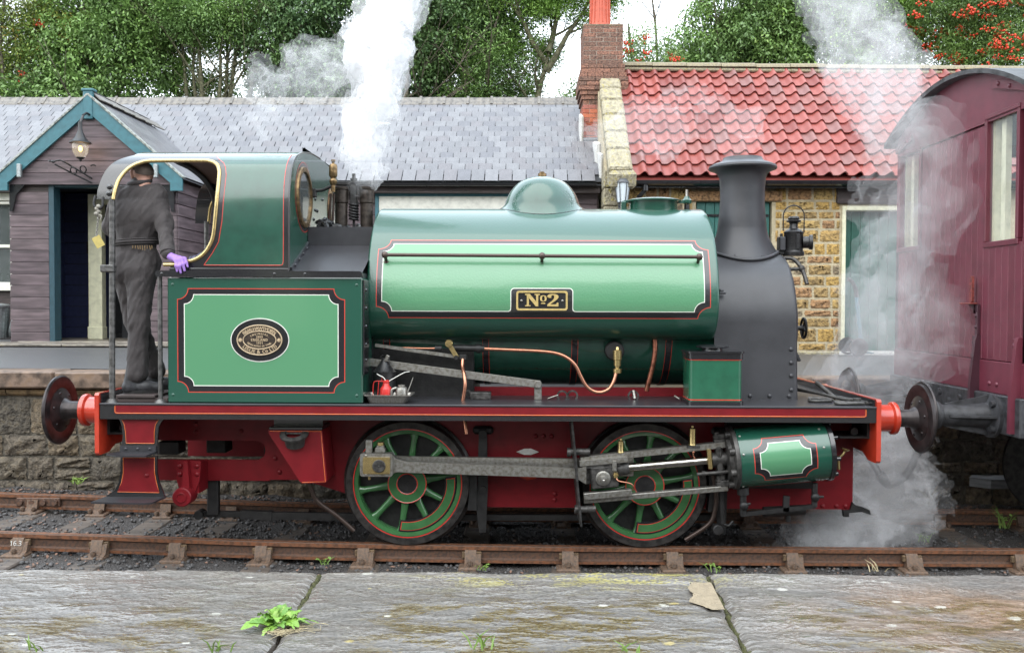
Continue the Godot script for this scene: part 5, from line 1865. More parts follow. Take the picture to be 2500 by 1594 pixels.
func loco_pipes(loco: Node3D) -> void:
	# long flat rods beside the boiler
	var m := MB.new()
	m.bar(Vector3(-1.36, 1.585, 0.78), Vector3(0.135, 1.395, 0.78), 0.022, 0.066, Vector3.UP, 0.003)
	m.cyl(Vector3(0.115, 1.398, 0.77), Vector3(0.115, 1.398, 0.81), 0.033, 18, -1.0, 0.004)
	m.bb(Vector3(0.085, 1.262, 0.75), Vector3(0.15, 1.38, 0.775), 0.004)
	part("reversing_rod", m, K.steel, loco)
	m = MB.new()
	m.bar(Vector3(-1.3, 1.727, 0.74), Vector3(-0.57, 1.627, 0.74), 0.014, 0.03, Vector3.UP, 0.002)
	part("regulator_rod", m, K.steel, loco)
	m = MB.new()
	m.bar(Vector3(-0.655, 1.742, 0.77), Vector3(-0.585, 1.622, 0.77), 0.014, 0.04, Vector3(0.8, 0.5, 0), 0.003)
	m.cyl(Vector3(-0.655, 1.745, 0.7), Vector3(-0.655, 1.745, 0.79), 0.034, 16, -1.0, 0.004)
	m.cyl(Vector3(-0.655, 1.745, 0.79), Vector3(-0.655, 1.745, 0.797), 0.018, 12)
	part("brass_lever", m, K.brass, loco)
	m = MB.new()
	m.cyl(Vector3(-0.59, 1.625, 0.74), Vector3(-0.59, 1.625, 0.8), 0.02, 10)
	m.cyl(Vector3(-0.62, 1.705, 0.72), Vector3(-0.35, 1.7, 0.72), 0.03, 12)
	m.cyl(Vector3(-0.42, 1.7, 0.72), Vector3(-0.38, 1.7, 0.72), 0.04, 8)
	m.bb(Vector3(-0.57, 1.6, 0.72), Vector3(-0.5, 1.65, 0.78), 0.008)
	m.cyl(Vector3(-0.78, 1.7, 0.72), Vector3(-0.72, 1.7, 0.72), 0.028, 10)
	part("steam_cock", m, K.grimy_black, loco)
	m = MB.new()
	m.tube(spline([Vector3(-0.38, 1.7, 0.72), Vector3(-0.1, 1.69, 0.73), Vector3(0.12, 1.682, 0.75), Vector3(0.27, 1.665, 0.76), Vector3(0.37, 1.625, 0.77), Vector3(0.44, 1.56, 0.78), Vector3(0.485, 1.47, 0.78), Vector3(0.53, 1.39, 0.78), Vector3(0.59, 1.342, 0.78), Vector3(0.66, 1.33, 0.78), Vector3(0.73, 1.36, 0.77), Vector3(0.77, 1.42, 0.76), Vector3(0.795, 1.5, 0.74)], 5), 0.0165, 10)
	part("copper_pipe", m, K.copper, loco)
	m = MB.new()
	m.tube(spline([Vector3(-0.535, 1.62, 0.76), Vector3(-0.535, 1.55, 0.8), Vector3(-0.515, 1.48, 0.87), Vector3(-0.505, 1.4, 0.9), Vector3(-0.515, 1.32, 0.9), Vector3(-0.525, 1.262, 0.9)], 5), 0.0165, 10)
	part("copper_pipe", m, K.copper, loco)
	m = MB.new()
	m.tube([Vector3(-0.51, 1.13, 0.9), Vector3(-0.5, 1.05, 0.92), Vector3(-0.49, 0.985, 0.93)], 0.0165, 10)
	part("copper_pipe", m, K.copper, loco)
	m = MB.new()
	m.tube(spline([Vector3(-1.1, 1.705, 0.7), Vector3(-0.9, 1.7, 0.72), Vector3(-0.78, 1.7, 0.72)], 4), 0.01, 8)
	part("copper_pipe", m, K.copper, loco)
	m = MB.new()
	m.tube(spline([Vector3(1.14, 1.82, 0.62), Vector3(1.145, 1.7, 0.63), Vector3(1.13, 1.58, 0.64), Vector3(1.1, 1.45, 0.64), Vector3(1.07, 1.33, 0.64)], 5), 0.022, 10)
	part("copper_pipe", m, K.dull_copper, loco)
	# clack valve
	m = MB.new()
	m.lathe(Vector3(0.805, 1.49, 0.73), Vector3.UP, [Vector2(0.022, 0), Vector2(0.036, 0.005), Vector2(0.036, 0.04), Vector2(0.02, 0.045), Vector2(0.02, 0.062), Vector2(0.031, 0.066), Vector2(0.031, 0.115), Vector2(0.038, 0.12), Vector2(0.038, 0.2), Vector2(0.02, 0.206), Vector2(0.014, 0.23), Vector2(0, 0.232)], 16)
	var ck := part("clack_valve", m, K.brass, loco)
	m = MB.new()
	m.cyl(Vector3(0.79, 1.68, 0.55), Vector3(0.79, 1.68, 0.66), 0.085, 24, -1.0, 0.01)
	part("valve_flange", m, K.grimy_black, ck)
	# small things on the frame top between the plate and boiler
	m = MB.new()
	m.bb(Vector3(-0.47, 1.262, 0.66), Vector3(-0.29, 1.325, 0.8), 0.006)
	for e in [[-0.5, 0.7], [0.42, 0.68], [0.33, 0.7], [0.95, 0.68]]:
		m.lathe(Vector3(e[0], 1.29, e[1]), Vector3(0, 0, 1), [Vector2(0.035, 0), Vector2(0.05, 0), Vector2(0.05, 0.012), Vector2(0.035, 0.012), Vector2(0.035, 0)], 18)
	part("oil_box", m, K.dull_iron, loco)
	m = MB.new()
	m.tube([Vector3(0.2, 1.275, 0.8), Vector3(0.29, 1.305, 0.78)], 0.006, 6)
	m.tube([Vector3(0.96, 1.27, 0.72), Vector3(0.95, 1.34, 0.7)], 0.016, 6)
	m.tube([Vector3(1.28, 1.31, 0.85), Vector3(1.32, 1.285, 0.86)], 0.008, 6)
	part("small_pipe", m, K.steel, loco)


func loco_fittings(loco: Node3D) -> void:
	# safety valves with their lever and spring
	var sv := Vector3(-1.605, 0, 0.1)
	var m := MB.new()
	for x in [-1.722, -1.484]:
		m.lathe(Vector3(x, 2.6, 0.1), Vector3.UP, [Vector2(0.06, 0), Vector2(0.058, 0.42), Vector2(0.066, 0.43), Vector2(0.069, 0.5), Vector2(0.069, 0.52), Vector2(0.069, 0.545), Vector2(0.078, 0.55), Vector2(0.08, 0.572), Vector2(0.06, 0.578), Vector2(0.055, 0.55)], 24)
	var col := part("safety_valve", m, K.valve_iron, loco)
	m = MB.new()
	m.bb(Vector3(-1.77, 3.19, 0.07), Vector3(-1.44, 3.225, 0.13), 0.006)
	m.bb(Vector3(-1.64, 3.0, 0.07), Vector3(-1.57, 3.23, 0.13), 0.008)
	m.cyl(Vector3(-1.605, 3.22, 0.1), Vector3(-1.605, 3.3, 0.1), 0.018, 10)
	m.nut(Vector3(-1.605, 3.235, 0.1), Vector3.UP, 0.032, 0.022)
	m.cyl(Vector3(-1.605, 2.76, 0.1), Vector3(-1.605, 3.04, 0.1), 0.012, 8)
	part("valve_lever", m, K.grimy_black, col)
	m = MB.new()
	var coil := []
	for i in 85:
		var f := i / 84.0
		coil.append(Vector3(-1.605 + cos(f * TAU * 6.0) * 0.037, lerpf(2.87, 3.03, f), 0.1 + sin(f * TAU * 6.0) * 0.037))
	m.tube(coil, 0.012, 7)
	part("valve_spring", m, K.grimy_black, col)
	# whistle
	m = MB.new()
	m.lathe(Vector3(-1.745, 3.1, 0.35), Vector3.UP, [Vector2(0, 0), Vector2(0.018, 0), Vector2(0.02, 0.06), Vector2(0.03, 0.07), Vector2(0.036, 0.1), Vector2(0.022, 0.125), Vector2(0.032, 0.135), Vector2(0.038, 0.15), Vector2(0.038, 0.23), Vector2(0.03, 0.25), Vector2(0.012, 0.256), Vector2(0.012, 0.27), Vector2(0.02, 0.275), Vector2(0.02, 0.29), Vector2(0, 0.292)], 20)
	var wh := part("whistle", m, K.old_brass, loco)
	m = MB.new()
	m.tube(spline([Vector3(-1.945, 3.11, 0.35), Vector3(-1.85, 3.115, 0.35), Vector3(-1.79, 3.14, 0.35), Vector3(-1.75, 3.16, 0.35)], 4), 0.015, 8)
	m.bb(Vector3(-1.94, 3.05, 0.32), Vector3(-1.9, 3.13, 0.38), 0.005)
	part("whistle_pipe", m, K.grimy_black, wh)
	m = MB.new()
	for x in [-1.8, -1.83]:
		m.tube([Vector3(x, 2.62, 0.2), Vector3(x + 0.02, 2.9, 0.2), Vector3(x + 0.035, 3.1, 0.22)], 0.012, 6)
	part("small_pipe", m, K.pipe_brown, loco)
	# lumps of coal lying by the valves are in build_small_things
	sv += Vector3.ZERO


# ---------------------------------------------------------------- ground and platforms
# height of the far platform
func plat_y(x: float, z: float) -> float:
	var back := lerpf(1.49, 1.31, clampf((x + 4.0) / 6.0, 0.0, 1.0))
	var edge := 1.285 - 0.003 * x
	return lerpf(edge, back, clampf((-1.55 - z) / 3.6, 0.0, 1.0))


# gentle rise of the track to the left
func track_y(x: float) -> float:
	return along([Vector2(-14, 0.32), Vector2(-9, 0.2), Vector2(-5.4, 0.1), Vector2(-4.6, 0.078), Vector2(-3.7, 0.055), Vector2(-2.35, 0.016), Vector2(-1.0, -0.004), Vector2(0.5, -0.014), Vector2(1.04, -0.012), Vector2(3.0, -0.012), Vector2(14, 0.0)], x)


func build_ground() -> void:
	var n := FastNoiseLite.new()
	n.seed = 3
	n.frequency = 0.9
	n.fractal_octaves = 4
	var m := MB.new()
	var rows := []
	for i in 61:
		var z := -1.75 + 5.5 * i / 60.0
		var line := PackedVector3Array()
		for j in 181:
			var x := -9.0 + 18.0 * j / 180.0
			var heap := 0.0
			line.append(Vector3(x, track_y(x) - 0.188 + heap + n.get_noise_2d(x * 2.0, z * 2.0) * 0.035 + (0.06 if z < -1.3 else 0.0), z))
		rows.append(line)
	m.sheet(rows, false)
	struct("ballast", m, K.ballast)
	# ground out to the horizon
	m = MB.new()
	m.quad(Vector3(-150, -0.35, -1.7), Vector3(150, -0.35, -1.7), Vector3(150, -0.35, 60), Vector3(-150, -0.35, 60), Vector3.UP)
	m.quad(Vector3(-150, 1.2, -180), Vector3(150, 1.2, -180), Vector3(150, 1.2, -9.9), Vector3(-150, 1.2, -9.9), Vector3.UP)
	m.quad(Vector3(-150, 1.2, -9.9), Vector3(-8.9, 1.2, -9.9), Vector3(-8.9, 1.2, -1.7), Vector3(-150, 1.2, -1.7), Vector3.UP)
	m.quad(Vector3(8.9, 1.2, -9.9), Vector3(150, 1.2, -9.9), Vector3(150, 1.2, -1.7), Vector3(8.9, 1.2, -1.7), Vector3.UP)
	struct("ground", m, K.far_grass)
	# loose stones and fallen leaves on the ballast
	var stones := []
	for k in 3:
		var s := MB.new()
		s.ball(Vector3.ZERO, Vector3(1, 0.7 + 0.1 * k, 0.8), 6)
		stones.append(s.mesh())
	var leafm := MB.new()
	leafm.tri(Vector3(-1, 0, 0), Vector3(0, 0.25, -0.5), Vector3(1, 0.1, 0), Vector3.UP, Vector3.UP, Vector3.UP)
	leafm.tri(Vector3(-1, 0, 0), Vector3(0, 0.2, 0.5), Vector3(1, 0.1, 0), Vector3.UP, Vector3.UP, Vector3.UP)
	for e in [["loose_ballast", stones[0], K.pebble, 8500, 0.008, 0.026, "dark stones scattered over the ballast between and beside the rails"], ["brown_stones", stones[1], K.pebble_brown, 900, 0.008, 0.022, "small brown stones scattered among the dark ballast"], ["fallen_leaves", leafm.mesh(), K.dead_leaf, 1500, 0.012, 0.03, "dry brown leaves fallen along the track and the foot of the platform wall"]]:
		var mm := MultiMesh.new()
		mm.transform_format = MultiMesh.TRANSFORM_3D
		mm.mesh = e[1]
		mm.instance_count = e[3]
		for i in e[3]:
			var x := rng.randf_range(-6.5, 6.5)
			var z := rng.randf_range(-1.5, 2.2)
			if e[0] == "fallen_leaves":
				var r := rng.randf()
				z = -1.45 + absf(rng.randfn(0, 0.16)) if r < 0.55 else (rng.randf_range(0.85, 1.5) if r < 0.8 else rng.randf_range(-0.7, 0.9))
				if r > 0.8 and rng.randf() < 0.6:
					x = rng.randf_range(-6.0, -2.0)
			var y := track_y(x) - 0.184 + n.get_noise_2d(x * 2.0, z * 2.0) * 0.035 + (0.06 if z < -1.3 else 0.0)
			var s := rng.randf_range(e[4], e[5])
			var b := Basis.from_euler(Vector3(rng.randf_range(-0.5, 0.5), rng.randf() * TAU, rng.randf_range(-0.5, 0.5))).scaled(Vector3.ONE * s)
			mm.set_instance_transform(i, Transform3D(b, Vector3(x, y + s * 0.2, z)))
		var o := MultiMeshInstance3D.new()
		o.name = e[0]
		o.multimesh = mm
		o.material_override = e[2]
		add_child(o)
		o.set_meta("kind", "stuff")
		tag(o, e[6], "stones" if e[0] != "fallen_leaves" else "leaves")


var block_variants := []


# rough-faced stone one unit wide and high, its face towards +z
func rough_block(seed_: int, bulge: float, rough: float, round_: float) -> ArrayMesh:
	var n := FastNoiseLite.new()
	n.seed = seed_
	n.frequency = 1.3
	var m := MB.new()
	var rows := []
	var k := 8
	for i in k:
		var line := PackedVector3Array()
		for j in k:
			var u := (float(j) / (k - 1) - 0.5)
			var v := (float(i) / (k - 1) - 0.5)
			var ex := 1.0 - pow(absf(u) * 2.0, 9.0)
			var ey := 1.0 - pow(absf(v) * 2.0, 9.0)
			var z := bulge * sqrt(maxf(ex * ey, 0.0)) + n.get_noise_2d(u * 2.0, v * 2.0) * rough
			if i == 0 or j == 0 or i == k - 1 or j == k - 1:
				z = -0.1 + n.get_noise_2d(u * 3.0, v * 3.0) * rough * 0.3
			var wob := Vector2(n.get_noise_2d(u * 4.0 + 9.0, v * 4.0), n.get_noise_2d(u * 4.0, v * 4.0 + 9.0)) * 0.07 * round_
			line.append(Vector3(u + wob.x, v + wob.y, z))
		rows.append(line)
	m.sheet(rows, true)
	return m.mesh()


# courses of stones over a rectangle of a wall facing +z; holes: rectangles left open
func stone_wall(parent: Node3D, x0: float, x1: float, y0: float, y1: float, z: float, course: Vector2, length: Vector2, mats: Array, joint: float, depth: float, holes: Array = [], called := "stone") -> void:
	if block_variants.is_empty():
		for k in 6:
			block_variants.append(rough_block(40 + k, 0.3, 0.85, 1.0))
	var y := y0
	while y < y1 - 0.03:
		var h := minf(rng.randf_range(course.x, course.y), y1 - y)
		if y1 - y - h < course.x * 0.6:
			h = y1 - y
		var x := x0 - rng.randf() * length.x * 0.5
		while x < x1:
			var l := rng.randf_range(length.x, length.y)
			var a := maxf(x, x0)
			var b := minf(x + l, x1)
			x += l
			for r in holes:
				if r.position.y < y + h - 0.02 and r.end.y > y + 0.02:
					if a < r.position.x and b > r.position.x:
						b = r.position.x
					if a < r.end.x and b > r.end.x and a >= r.position.x:
						a = r.end.x
					if a >= r.position.x and b <= r.end.x:
						b = a
			if b - a < 0.05:
				continue
			var split := l < length.y * 0.75 and h > course.y * 0.75 and rng.randf() < 0.25
			var parts_ := [[y, h * 0.5], [y + h * 0.5, h * 0.5]] if split else [[y, h]]
			for e in parts_:
				var w := b - a - joint
				var hh: float = e[1] - joint
				piece(called, block_variants[rng.randi() % 6], mats[rng.randi() % mats.size()], parent, Transform3D(Basis.IDENTITY.scaled(Vector3(w, hh, depth * rng.randf_range(0.7, 1.2))), Vector3((a + b) * 0.5, e[0] + e[1] * 0.5, z)))
		y += h


func build_platforms() -> void:
	# far platform
	var m := MB.new()
	m.bb(Vector3(-9, -0.3, -9.9), Vector3(9, 1.2, -1.62))
	var far := struct("far_platform", m, K.mortar_grey)
	m = MB.new()
	var rows := []
	for i in 19:
		var z := -1.86 - 3.7 * i / 18.0
		if i == 18:
			z = -9.8
		var line := PackedVector3Array()
		for j in 37:
			var x := -9.0 + 18.0 * j / 36.0
			line.append(Vector3(x, plat_y(x, z), z))
		rows.append(line)
	m.sheet(rows, true)
	part("tarmac", m, K.tarmac, far)
	# paved apron before the station, its kerb line
	var xx := -8.9
	while xx < 0.6:
		var w := rng.randf_range(1.1, 1.6)
		m = MB.new()
		var c := Vector3(xx + w * 0.5, 0, -4.62)
		c.y = plat_y(c.x, -4.62) + 0.012
		m.box(c, Vector3(w - 0.012, 0.03, 0.72), Basis.IDENTITY, 0.006)
		part("paving_slab", m, K.paving, far)
		xx += w
	# coping stones with a bullnosed course below
	xx = -8.9
	while xx < 8.8:
		var w := rng.randf_range(0.9, 1.5)
		m = MB.new()
		var y := plat_y(xx + w * 0.5, -1.6)
		m.box(Vector3(xx + w * 0.5, y - 0.085, -1.66), Vector3(w - 0.01, 0.19, 0.44), Basis.from_euler(Vector3(0, 0, rng.randf_range(-0.008, 0.008))), 0.018)
		part("coping_stone", m, K.coping, far)
		xx += w
	xx = -8.9
	while xx < 8.8:
		var w := rng.randf_range(0.7, 1.2)
		m = MB.new()
		m.prism(PackedVector2Array([Vector2(0.0, 0.0), Vector2(0.07, 0.02), Vector2(0.1, 0.05), Vector2(0.1, 0.08), Vector2(0.0, 0.1)]), w - 0.012, Transform3D(Basis(Vector3(0, 0, 1), Vector3(0, 1, 0), Vector3(1, 0, 0)), Vector3(xx, plat_y(xx, -1.6) - 0.285, -1.64)), 60.0)
		part("string_stone", m, K.coping_low, far)
		xx += w
	stone_wall(far, -8.9, 8.9, -0.2, 1.0, -1.6, Vector2(0.24, 0.32), Vector2(0.3, 0.62), [K.wall_stone_0, K.wall_stone_1, K.wall_stone_2, K.wall_stone_3], 0.022, 0.07)
	# near platform
	m = MB.new()
	m.bb(Vector3(-60, -0.3, 3.16), Vector3(60, 0.36, 30))
	var near := struct("near_platform", m, K.slab_edge)
	var joints := [[-8.2, -8.2], [-5.9, -5.92], [-3.62, -3.6], [-1.25, -1.2], [1.125, 1.06], [3.36, 3.4], [5.6, 5.6], [8.0, 8.0]]
	for i in joints.size() - 1:
		for r in 2:
			paving(near, joints[i], joints[i + 1], i, r)
	stone_wall(near, -8.5, 8.5, -0.25, 0.3, 3.17, Vector2(0.22, 0.3), Vector2(0.35, 0.7), [K.wall_stone_0, K.wall_stone_1, K.wall_stone_2, K.wall_stone_3], 0.02, 0.05)
	# a pale broken patch at the corner of a slab
	m = MB.new()
	var n := FastNoiseLite.new()
	n.seed = 77
	n.frequency = 4.0
	rows = []
	for i in 9:
		var v := i / 8.0
		var line := PackedVector3Array()
		for j in 7:
			var u := j / 6.0
			var x := lerpf(lerpf(0.98, 1.0, v), lerpf(1.1, 1.075, v), u) + n.get_noise_2d(u * 3.0, v * 3.0) * 0.09 * (1.0 - u) - 0.06 * (1.0 - u) * sin(v * PI)
			line.append(Vector3(x, 0.462 + n.get_noise_2d(u * 2.0, v * 2.0 + 5.0) * 0.008, lerpf(3.3, 3.78, v)))
		rows.append(line)
	m.sheet(rows, false)
	part("broken_corner", m, K.fresh_stone, near, "pale freshly broken patch on the corner of the slab")
	# beyond the slabs the platform goes on behind the viewer
	m = MB.new()
	m.quad(Vector3(-60, 0.44, 7.1), Vector3(60, 0.44, 7.1), Vector3(60, 0.44, 30), Vector3(-60, 0.44, 30), Vector3.UP)
	part("platform_surface", m, K.tarmac, near)


func paving(near: Node3D, ja: Array, jb: Array, seed_: int, row: int) -> void:
	var n := FastNoiseLite.new()
	n.seed = 60 + seed_ * 2 + row
	n.frequency = 1.1
	n.fractal_octaves = 4
	var m := MB.new()
	var z0 := 3.08 if row == 0 else 5.32
	var z1 := 5.3 if row == 0 else 7.1
	var nu := 72
	var nv := 64 if row == 0 else 24
	var rows := []
	var lift := rng.randf_range(-0.006, 0.006)
	for i in nv + 1:
		var v := float(i) / nv
		var line := PackedVector3Array()
		for j in nu + 1:
			var u := float(j) / nu
			var z := lerpf(z0, z1, pow(v, 1.2))
			var k := clampf((z - 3.08) / 1.25, 0.0, 3.0)
			var xa := lerpf(ja[0], ja[1], k) + 0.012 + n.get_noise_2d(z * 4.0, 3.0) * 0.02
			var xb := lerpf(jb[0], jb[1], k) - 0.012 + n.get_noise_2d(z * 4.0, 7.0) * 0.02
			var x := lerpf(xa, xb, u)
			# strips of relief running along the stone, as it split from its bed
			var y := 0.452 + lift + n.get_noise_2d(x * 0.9, z * 3.0) * 0.014 + n.get_noise_2d(x * 7.0, z * 16.0) * 0.0032
			if row == 0:
				z += n.get_noise_2d(x * 1.6, 20.0) * 0.05 * (1.0 - v) + n.get_noise_2d(x * 8.0, 30.0) * 0.02 * (1.0 - v)
			var edge := minf(minf(u * (xb - xa), (1.0 - u) * (xb - xa)), minf(z - z0 + 0.001, 9.0) if row == 0 else 9.0)
			edge = maxf(edge, 0.0)
			if edge < 0.025:
				y -= 0.02 * pow(1.0 - edge / 0.025, 2.0)
			line.append(Vector3(x, y, z))
		rows.append(line)
	var uvs := []
	for line in rows:
		var uv := PackedVector2Array()
		for q in line:
			uv.append(Vector2((q.x + 3.8) / 7.4, (q.z - 3.0) / 2.4))
		uvs.append(uv)
	m.sheet(rows, false, false, uvs)
	# skirts down the edges
	var front: PackedVector3Array = rows[0]
	for j in nu:
		m.facing(front[j], front[j + 1], front[j + 1] - Vector3(0, 0.12, -0.02), front[j] - Vector3(0, 0.12, -0.02), Vector3((front[0].x + front[nu].x) * 0.5, 0.3, 4.5))
	for i in nv:
		for e in [0, nu]:
			m.facing(rows[i][e], rows[i + 1][e], rows[i + 1][e] - Vector3(0, 0.12, 0), rows[i][e] - Vector3(0, 0.12, 0), Vector3((ja[0] + jb[0]) * 0.5, 0.4, (z0 + z1) * 0.5))
	part("paving_slab", m, K.wet_slab, near)


# ---------------------------------------------------------------- the track
func build_track() -> void:
	var tr := thing("railway_track", "rusty bullhead rails on weathered wooden sleepers in cast iron chairs", "railway track")
	var prof := [Vector2(-0.034, -0.006), Vector2(-0.028, 0.0), Vector2(0.028, 0.0), Vector2(0.034, -0.006), Vector2(0.034, -0.038), Vector2(0.012, -0.05), Vector2(0.01, -0.11), Vector2(0.03, -0.122), Vector2(0.032, -0.15), Vector2(-0.032, -0.15), Vector2(-0.03, -0.122), Vector2(-0.01, -0.11), Vector2(-0.012, -0.05), Vector2(-0.034, -0.038)]
	for z in [0.752, -0.752]:
		var m := MB.new()
		for i in 56:
			var x0 := -14.0 + 0.5 * i
			var x1 := x0 + 0.5
			for k in prof.size():
				var p: Vector2 = prof[k]
				var q: Vector2 = prof[(k + 1) % prof.size()]
				m.facing(Vector3(x0, track_y(x0) + p.y, z + p.x), Vector3(x1, track_y(x1) + p.y, z + p.x), Vector3(x1, track_y(x1) + q.y, z + q.x), Vector3(x0, track_y(x0) + q.y, z + q.x), Vector3((x0 + x1) * 0.5, track_y(x0) + (-0.02 if k < 4 or k == 13 or k == 3 else -0.13 if k >= 7 and k <= 9 else -0.08), z))
		var r := part("rail", m, K.rail_rust, tr)
		m = MB.new()
		for i in 56:
			var x0 := -14.0 + 0.5 * i
			m.quad(Vector3(x0, track_y(x0) + 0.0012, z - 0.026), Vector3(x0 + 0.5, track_y(x0 + 0.5) + 0.0012, z - 0.026), Vector3(x0 + 0.5, track_y(x0 + 0.5) + 0.0012, z + 0.026), Vector3(x0, track_y(x0) + 0.0012, z + 0.026), Vector3.UP)
			for e in [[-0.006, -0.038, 0.0352], [-0.124, -0.148, 0.033]]:  # paler strips paint light on head side and foot beside the shaded web
				m.quad(Vector3(x0, track_y(x0) + e[0], z + e[2]), Vector3(x0 + 0.5, track_y(x0 + 0.5) + e[0], z + e[2]), Vector3(x0 + 0.5, track_y(x0 + 0.5) + e[1], z + e[2]), Vector3(x0, track_y(x0) + e[1], z + e[2]), Vector3(0, 0, 1))
		part("rail_head_lit_strips", m, K.rail_head_lit_strips, r)
	# one chair, turned for the other rail
	var ch := MB.new()
	ch.box(Vector3(0, -0.172, 0.0), Vector3(0.2, 0.035, 0.36), Basis.IDENTITY, 0.01)
	ch.prism(PackedVector2Array([Vector2(0.035, -0.158), Vector2(0.17, -0.158), Vector2(0.1, -0.135), Vector2(0.075, -0.05), Vector2(0.06, -0.03), Vector2(0.036, -0.035), Vector2(0.03, -0.1)]), 0.1, Transform3D(Basis(Vector3(0, 0, 1), Vector3(0, 1, 0), Vector3(-1, 0, 0)), Vector3(0.05, 0, 0)))
	ch.prism(PackedVector2Array([Vector2(0.0, -0.158), Vector2(0.15, -0.158), Vector2(0.1, -0.14), Vector2(0.075, -0.07), Vector2(0.04, -0.05), Vector2(0.036, -0.1)]), 0.04, Transform3D(Basis(Vector3(0, 0, 1), Vector3(0, 1, 0), Vector3(-1, 0, 0)), Vector3(0.09, 0, 0)))
	ch.prism(PackedVector2Array([Vector2(-0.035, -0.158), Vector2(-0.16, -0.158), Vector2(-0.08, -0.13), Vector2(-0.06, -0.05), Vector2(-0.036, -0.055)]), 0.11, Transform3D(Basis(Vector3(0, 0, 1), Vector3(0, 1, 0), Vector3(-1, 0, 0)), Vector3(0.055, 0, 0)))
	var chm := ch.mesh()
	var bo := MB.new()
	bo.cyl(Vector3(0.0, -0.16, 0.14), Vector3(0.0, -0.105, 0.14), 0.017, 8)
	bo.nut(Vector3(0.0, -0.135, 0.14), Vector3.UP, 0.027, 0.022)
	bo.cyl(Vector3(-0.05, -0.16, -0.14), Vector3(-0.05, -0.105, -0.14), 0.017, 8)
	bo.nut(Vector3(-0.05, -0.135, -0.14), Vector3.UP, 0.027, 0.022)
	bo.cyl(Vector3(0.06, -0.16, -0.14), Vector3(0.06, -0.105, -0.14), 0.017, 8)
	bo.nut(Vector3(0.06, -0.135, -0.14), Vector3.UP, 0.027, 0.022)
	var bom := bo.mesh()
	var ky := MB.new()
	ky.box(Vector3(0.01, -0.075, 0.047), Vector3(0.17, 0.055, 0.035), Basis.from_euler(Vector3(0, 0.05, 0)), 0.006)
	var kym := ky.mesh()
	var sl := MB.new()
	sl.box(Vector3(0, -0.245, 0), Vector3(0.26, 0.12, 2.55), Basis.IDENTITY, 0.012)
	var slm := sl.mesh()
	for x in [-8.1, -7.35, -6.6, -5.85, -5.1, -4.4, -3.71, -3.03, -2.28, -1.39, -0.46, 0.38, 1.28, 2.31, 3.33, 4.26, 5.1, 5.9, 6.7, 7.5, 8.3]:
		var y := track_y(x)
		var tilt := Basis.from_euler(Vector3(0, rng.randf_range(-0.02, 0.02), 0))
		piece("sleeper", slm, K.sleeper_wood, tr, Transform3D(tilt, Vector3(x, y + 0.006, 0)))
		for s in [1.0, -1.0]:
			var b := Basis.IDENTITY if s > 0 else Basis.from_euler(Vector3(0, PI, 0))
			var c := piece("rail_chair", chm, K.chair_iron, tr, Transform3D(b, Vector3(x, y, 0.752 * s)))
			piece("bolt", bom, K.chair_iron, c, Transform3D.IDENTITY)
			piece("wooden_key", kym, K.key_wood, c, Transform3D.IDENTITY)
	var m := MB.new()
	m.bb(Vector3(-5.28, track_y(-5.0) - 0.122, -0.722), Vector3(-4.82, track_y(-5.0) - 0.03, -0.706), 0.008)
	for x in [-5.23, -5.11, -4.99, -4.87]:
		m.nut(Vector3(x, track_y(-5.0) - 0.075, -0.706), Vector3(0, 0, 1), 0.03, 0.025)
	part("fishplate", m, K.rail_rust, tr)
	m = MB.new()
	letters(m, "16.3", 0.055, 0.003, Transform3D(Basis.from_euler(Vector3(-0.25, 0, 0)), Vector3(-4.41, track_y(-4.4) - 0.075, 0.84)), "Droid Sans", false)
	part("chair_number", m, K.white_render, tr)


# ---------------------------------------------------------------- roof and wall coverings
# several materials in one mesh: for pieces too many to stand alone
func many(called: String, groups: Dictionary, parent: Node3D) -> void:
	var am := ArrayMesh.new()
	var i := 0
	for key in groups:
		var mb: MB = groups[key]
		var arr := []
		arr.resize(Mesh.ARRAY_MAX)
		arr[Mesh.ARRAY_VERTEX] = mb.v
		arr[Mesh.ARRAY_NORMAL] = mb.n
		arr[Mesh.ARRAY_TEX_UV] = mb.t
		am.add_surface_from_arrays(Mesh.PRIMITIVE_TRIANGLES, arr)
		am.surface_set_material(i, K[key])
		i += 1
	var o := MeshInstance3D.new()
	o.name = called
	o.mesh = am
	parent.add_child(o, true)
	o.set_meta("kind", "stuff")


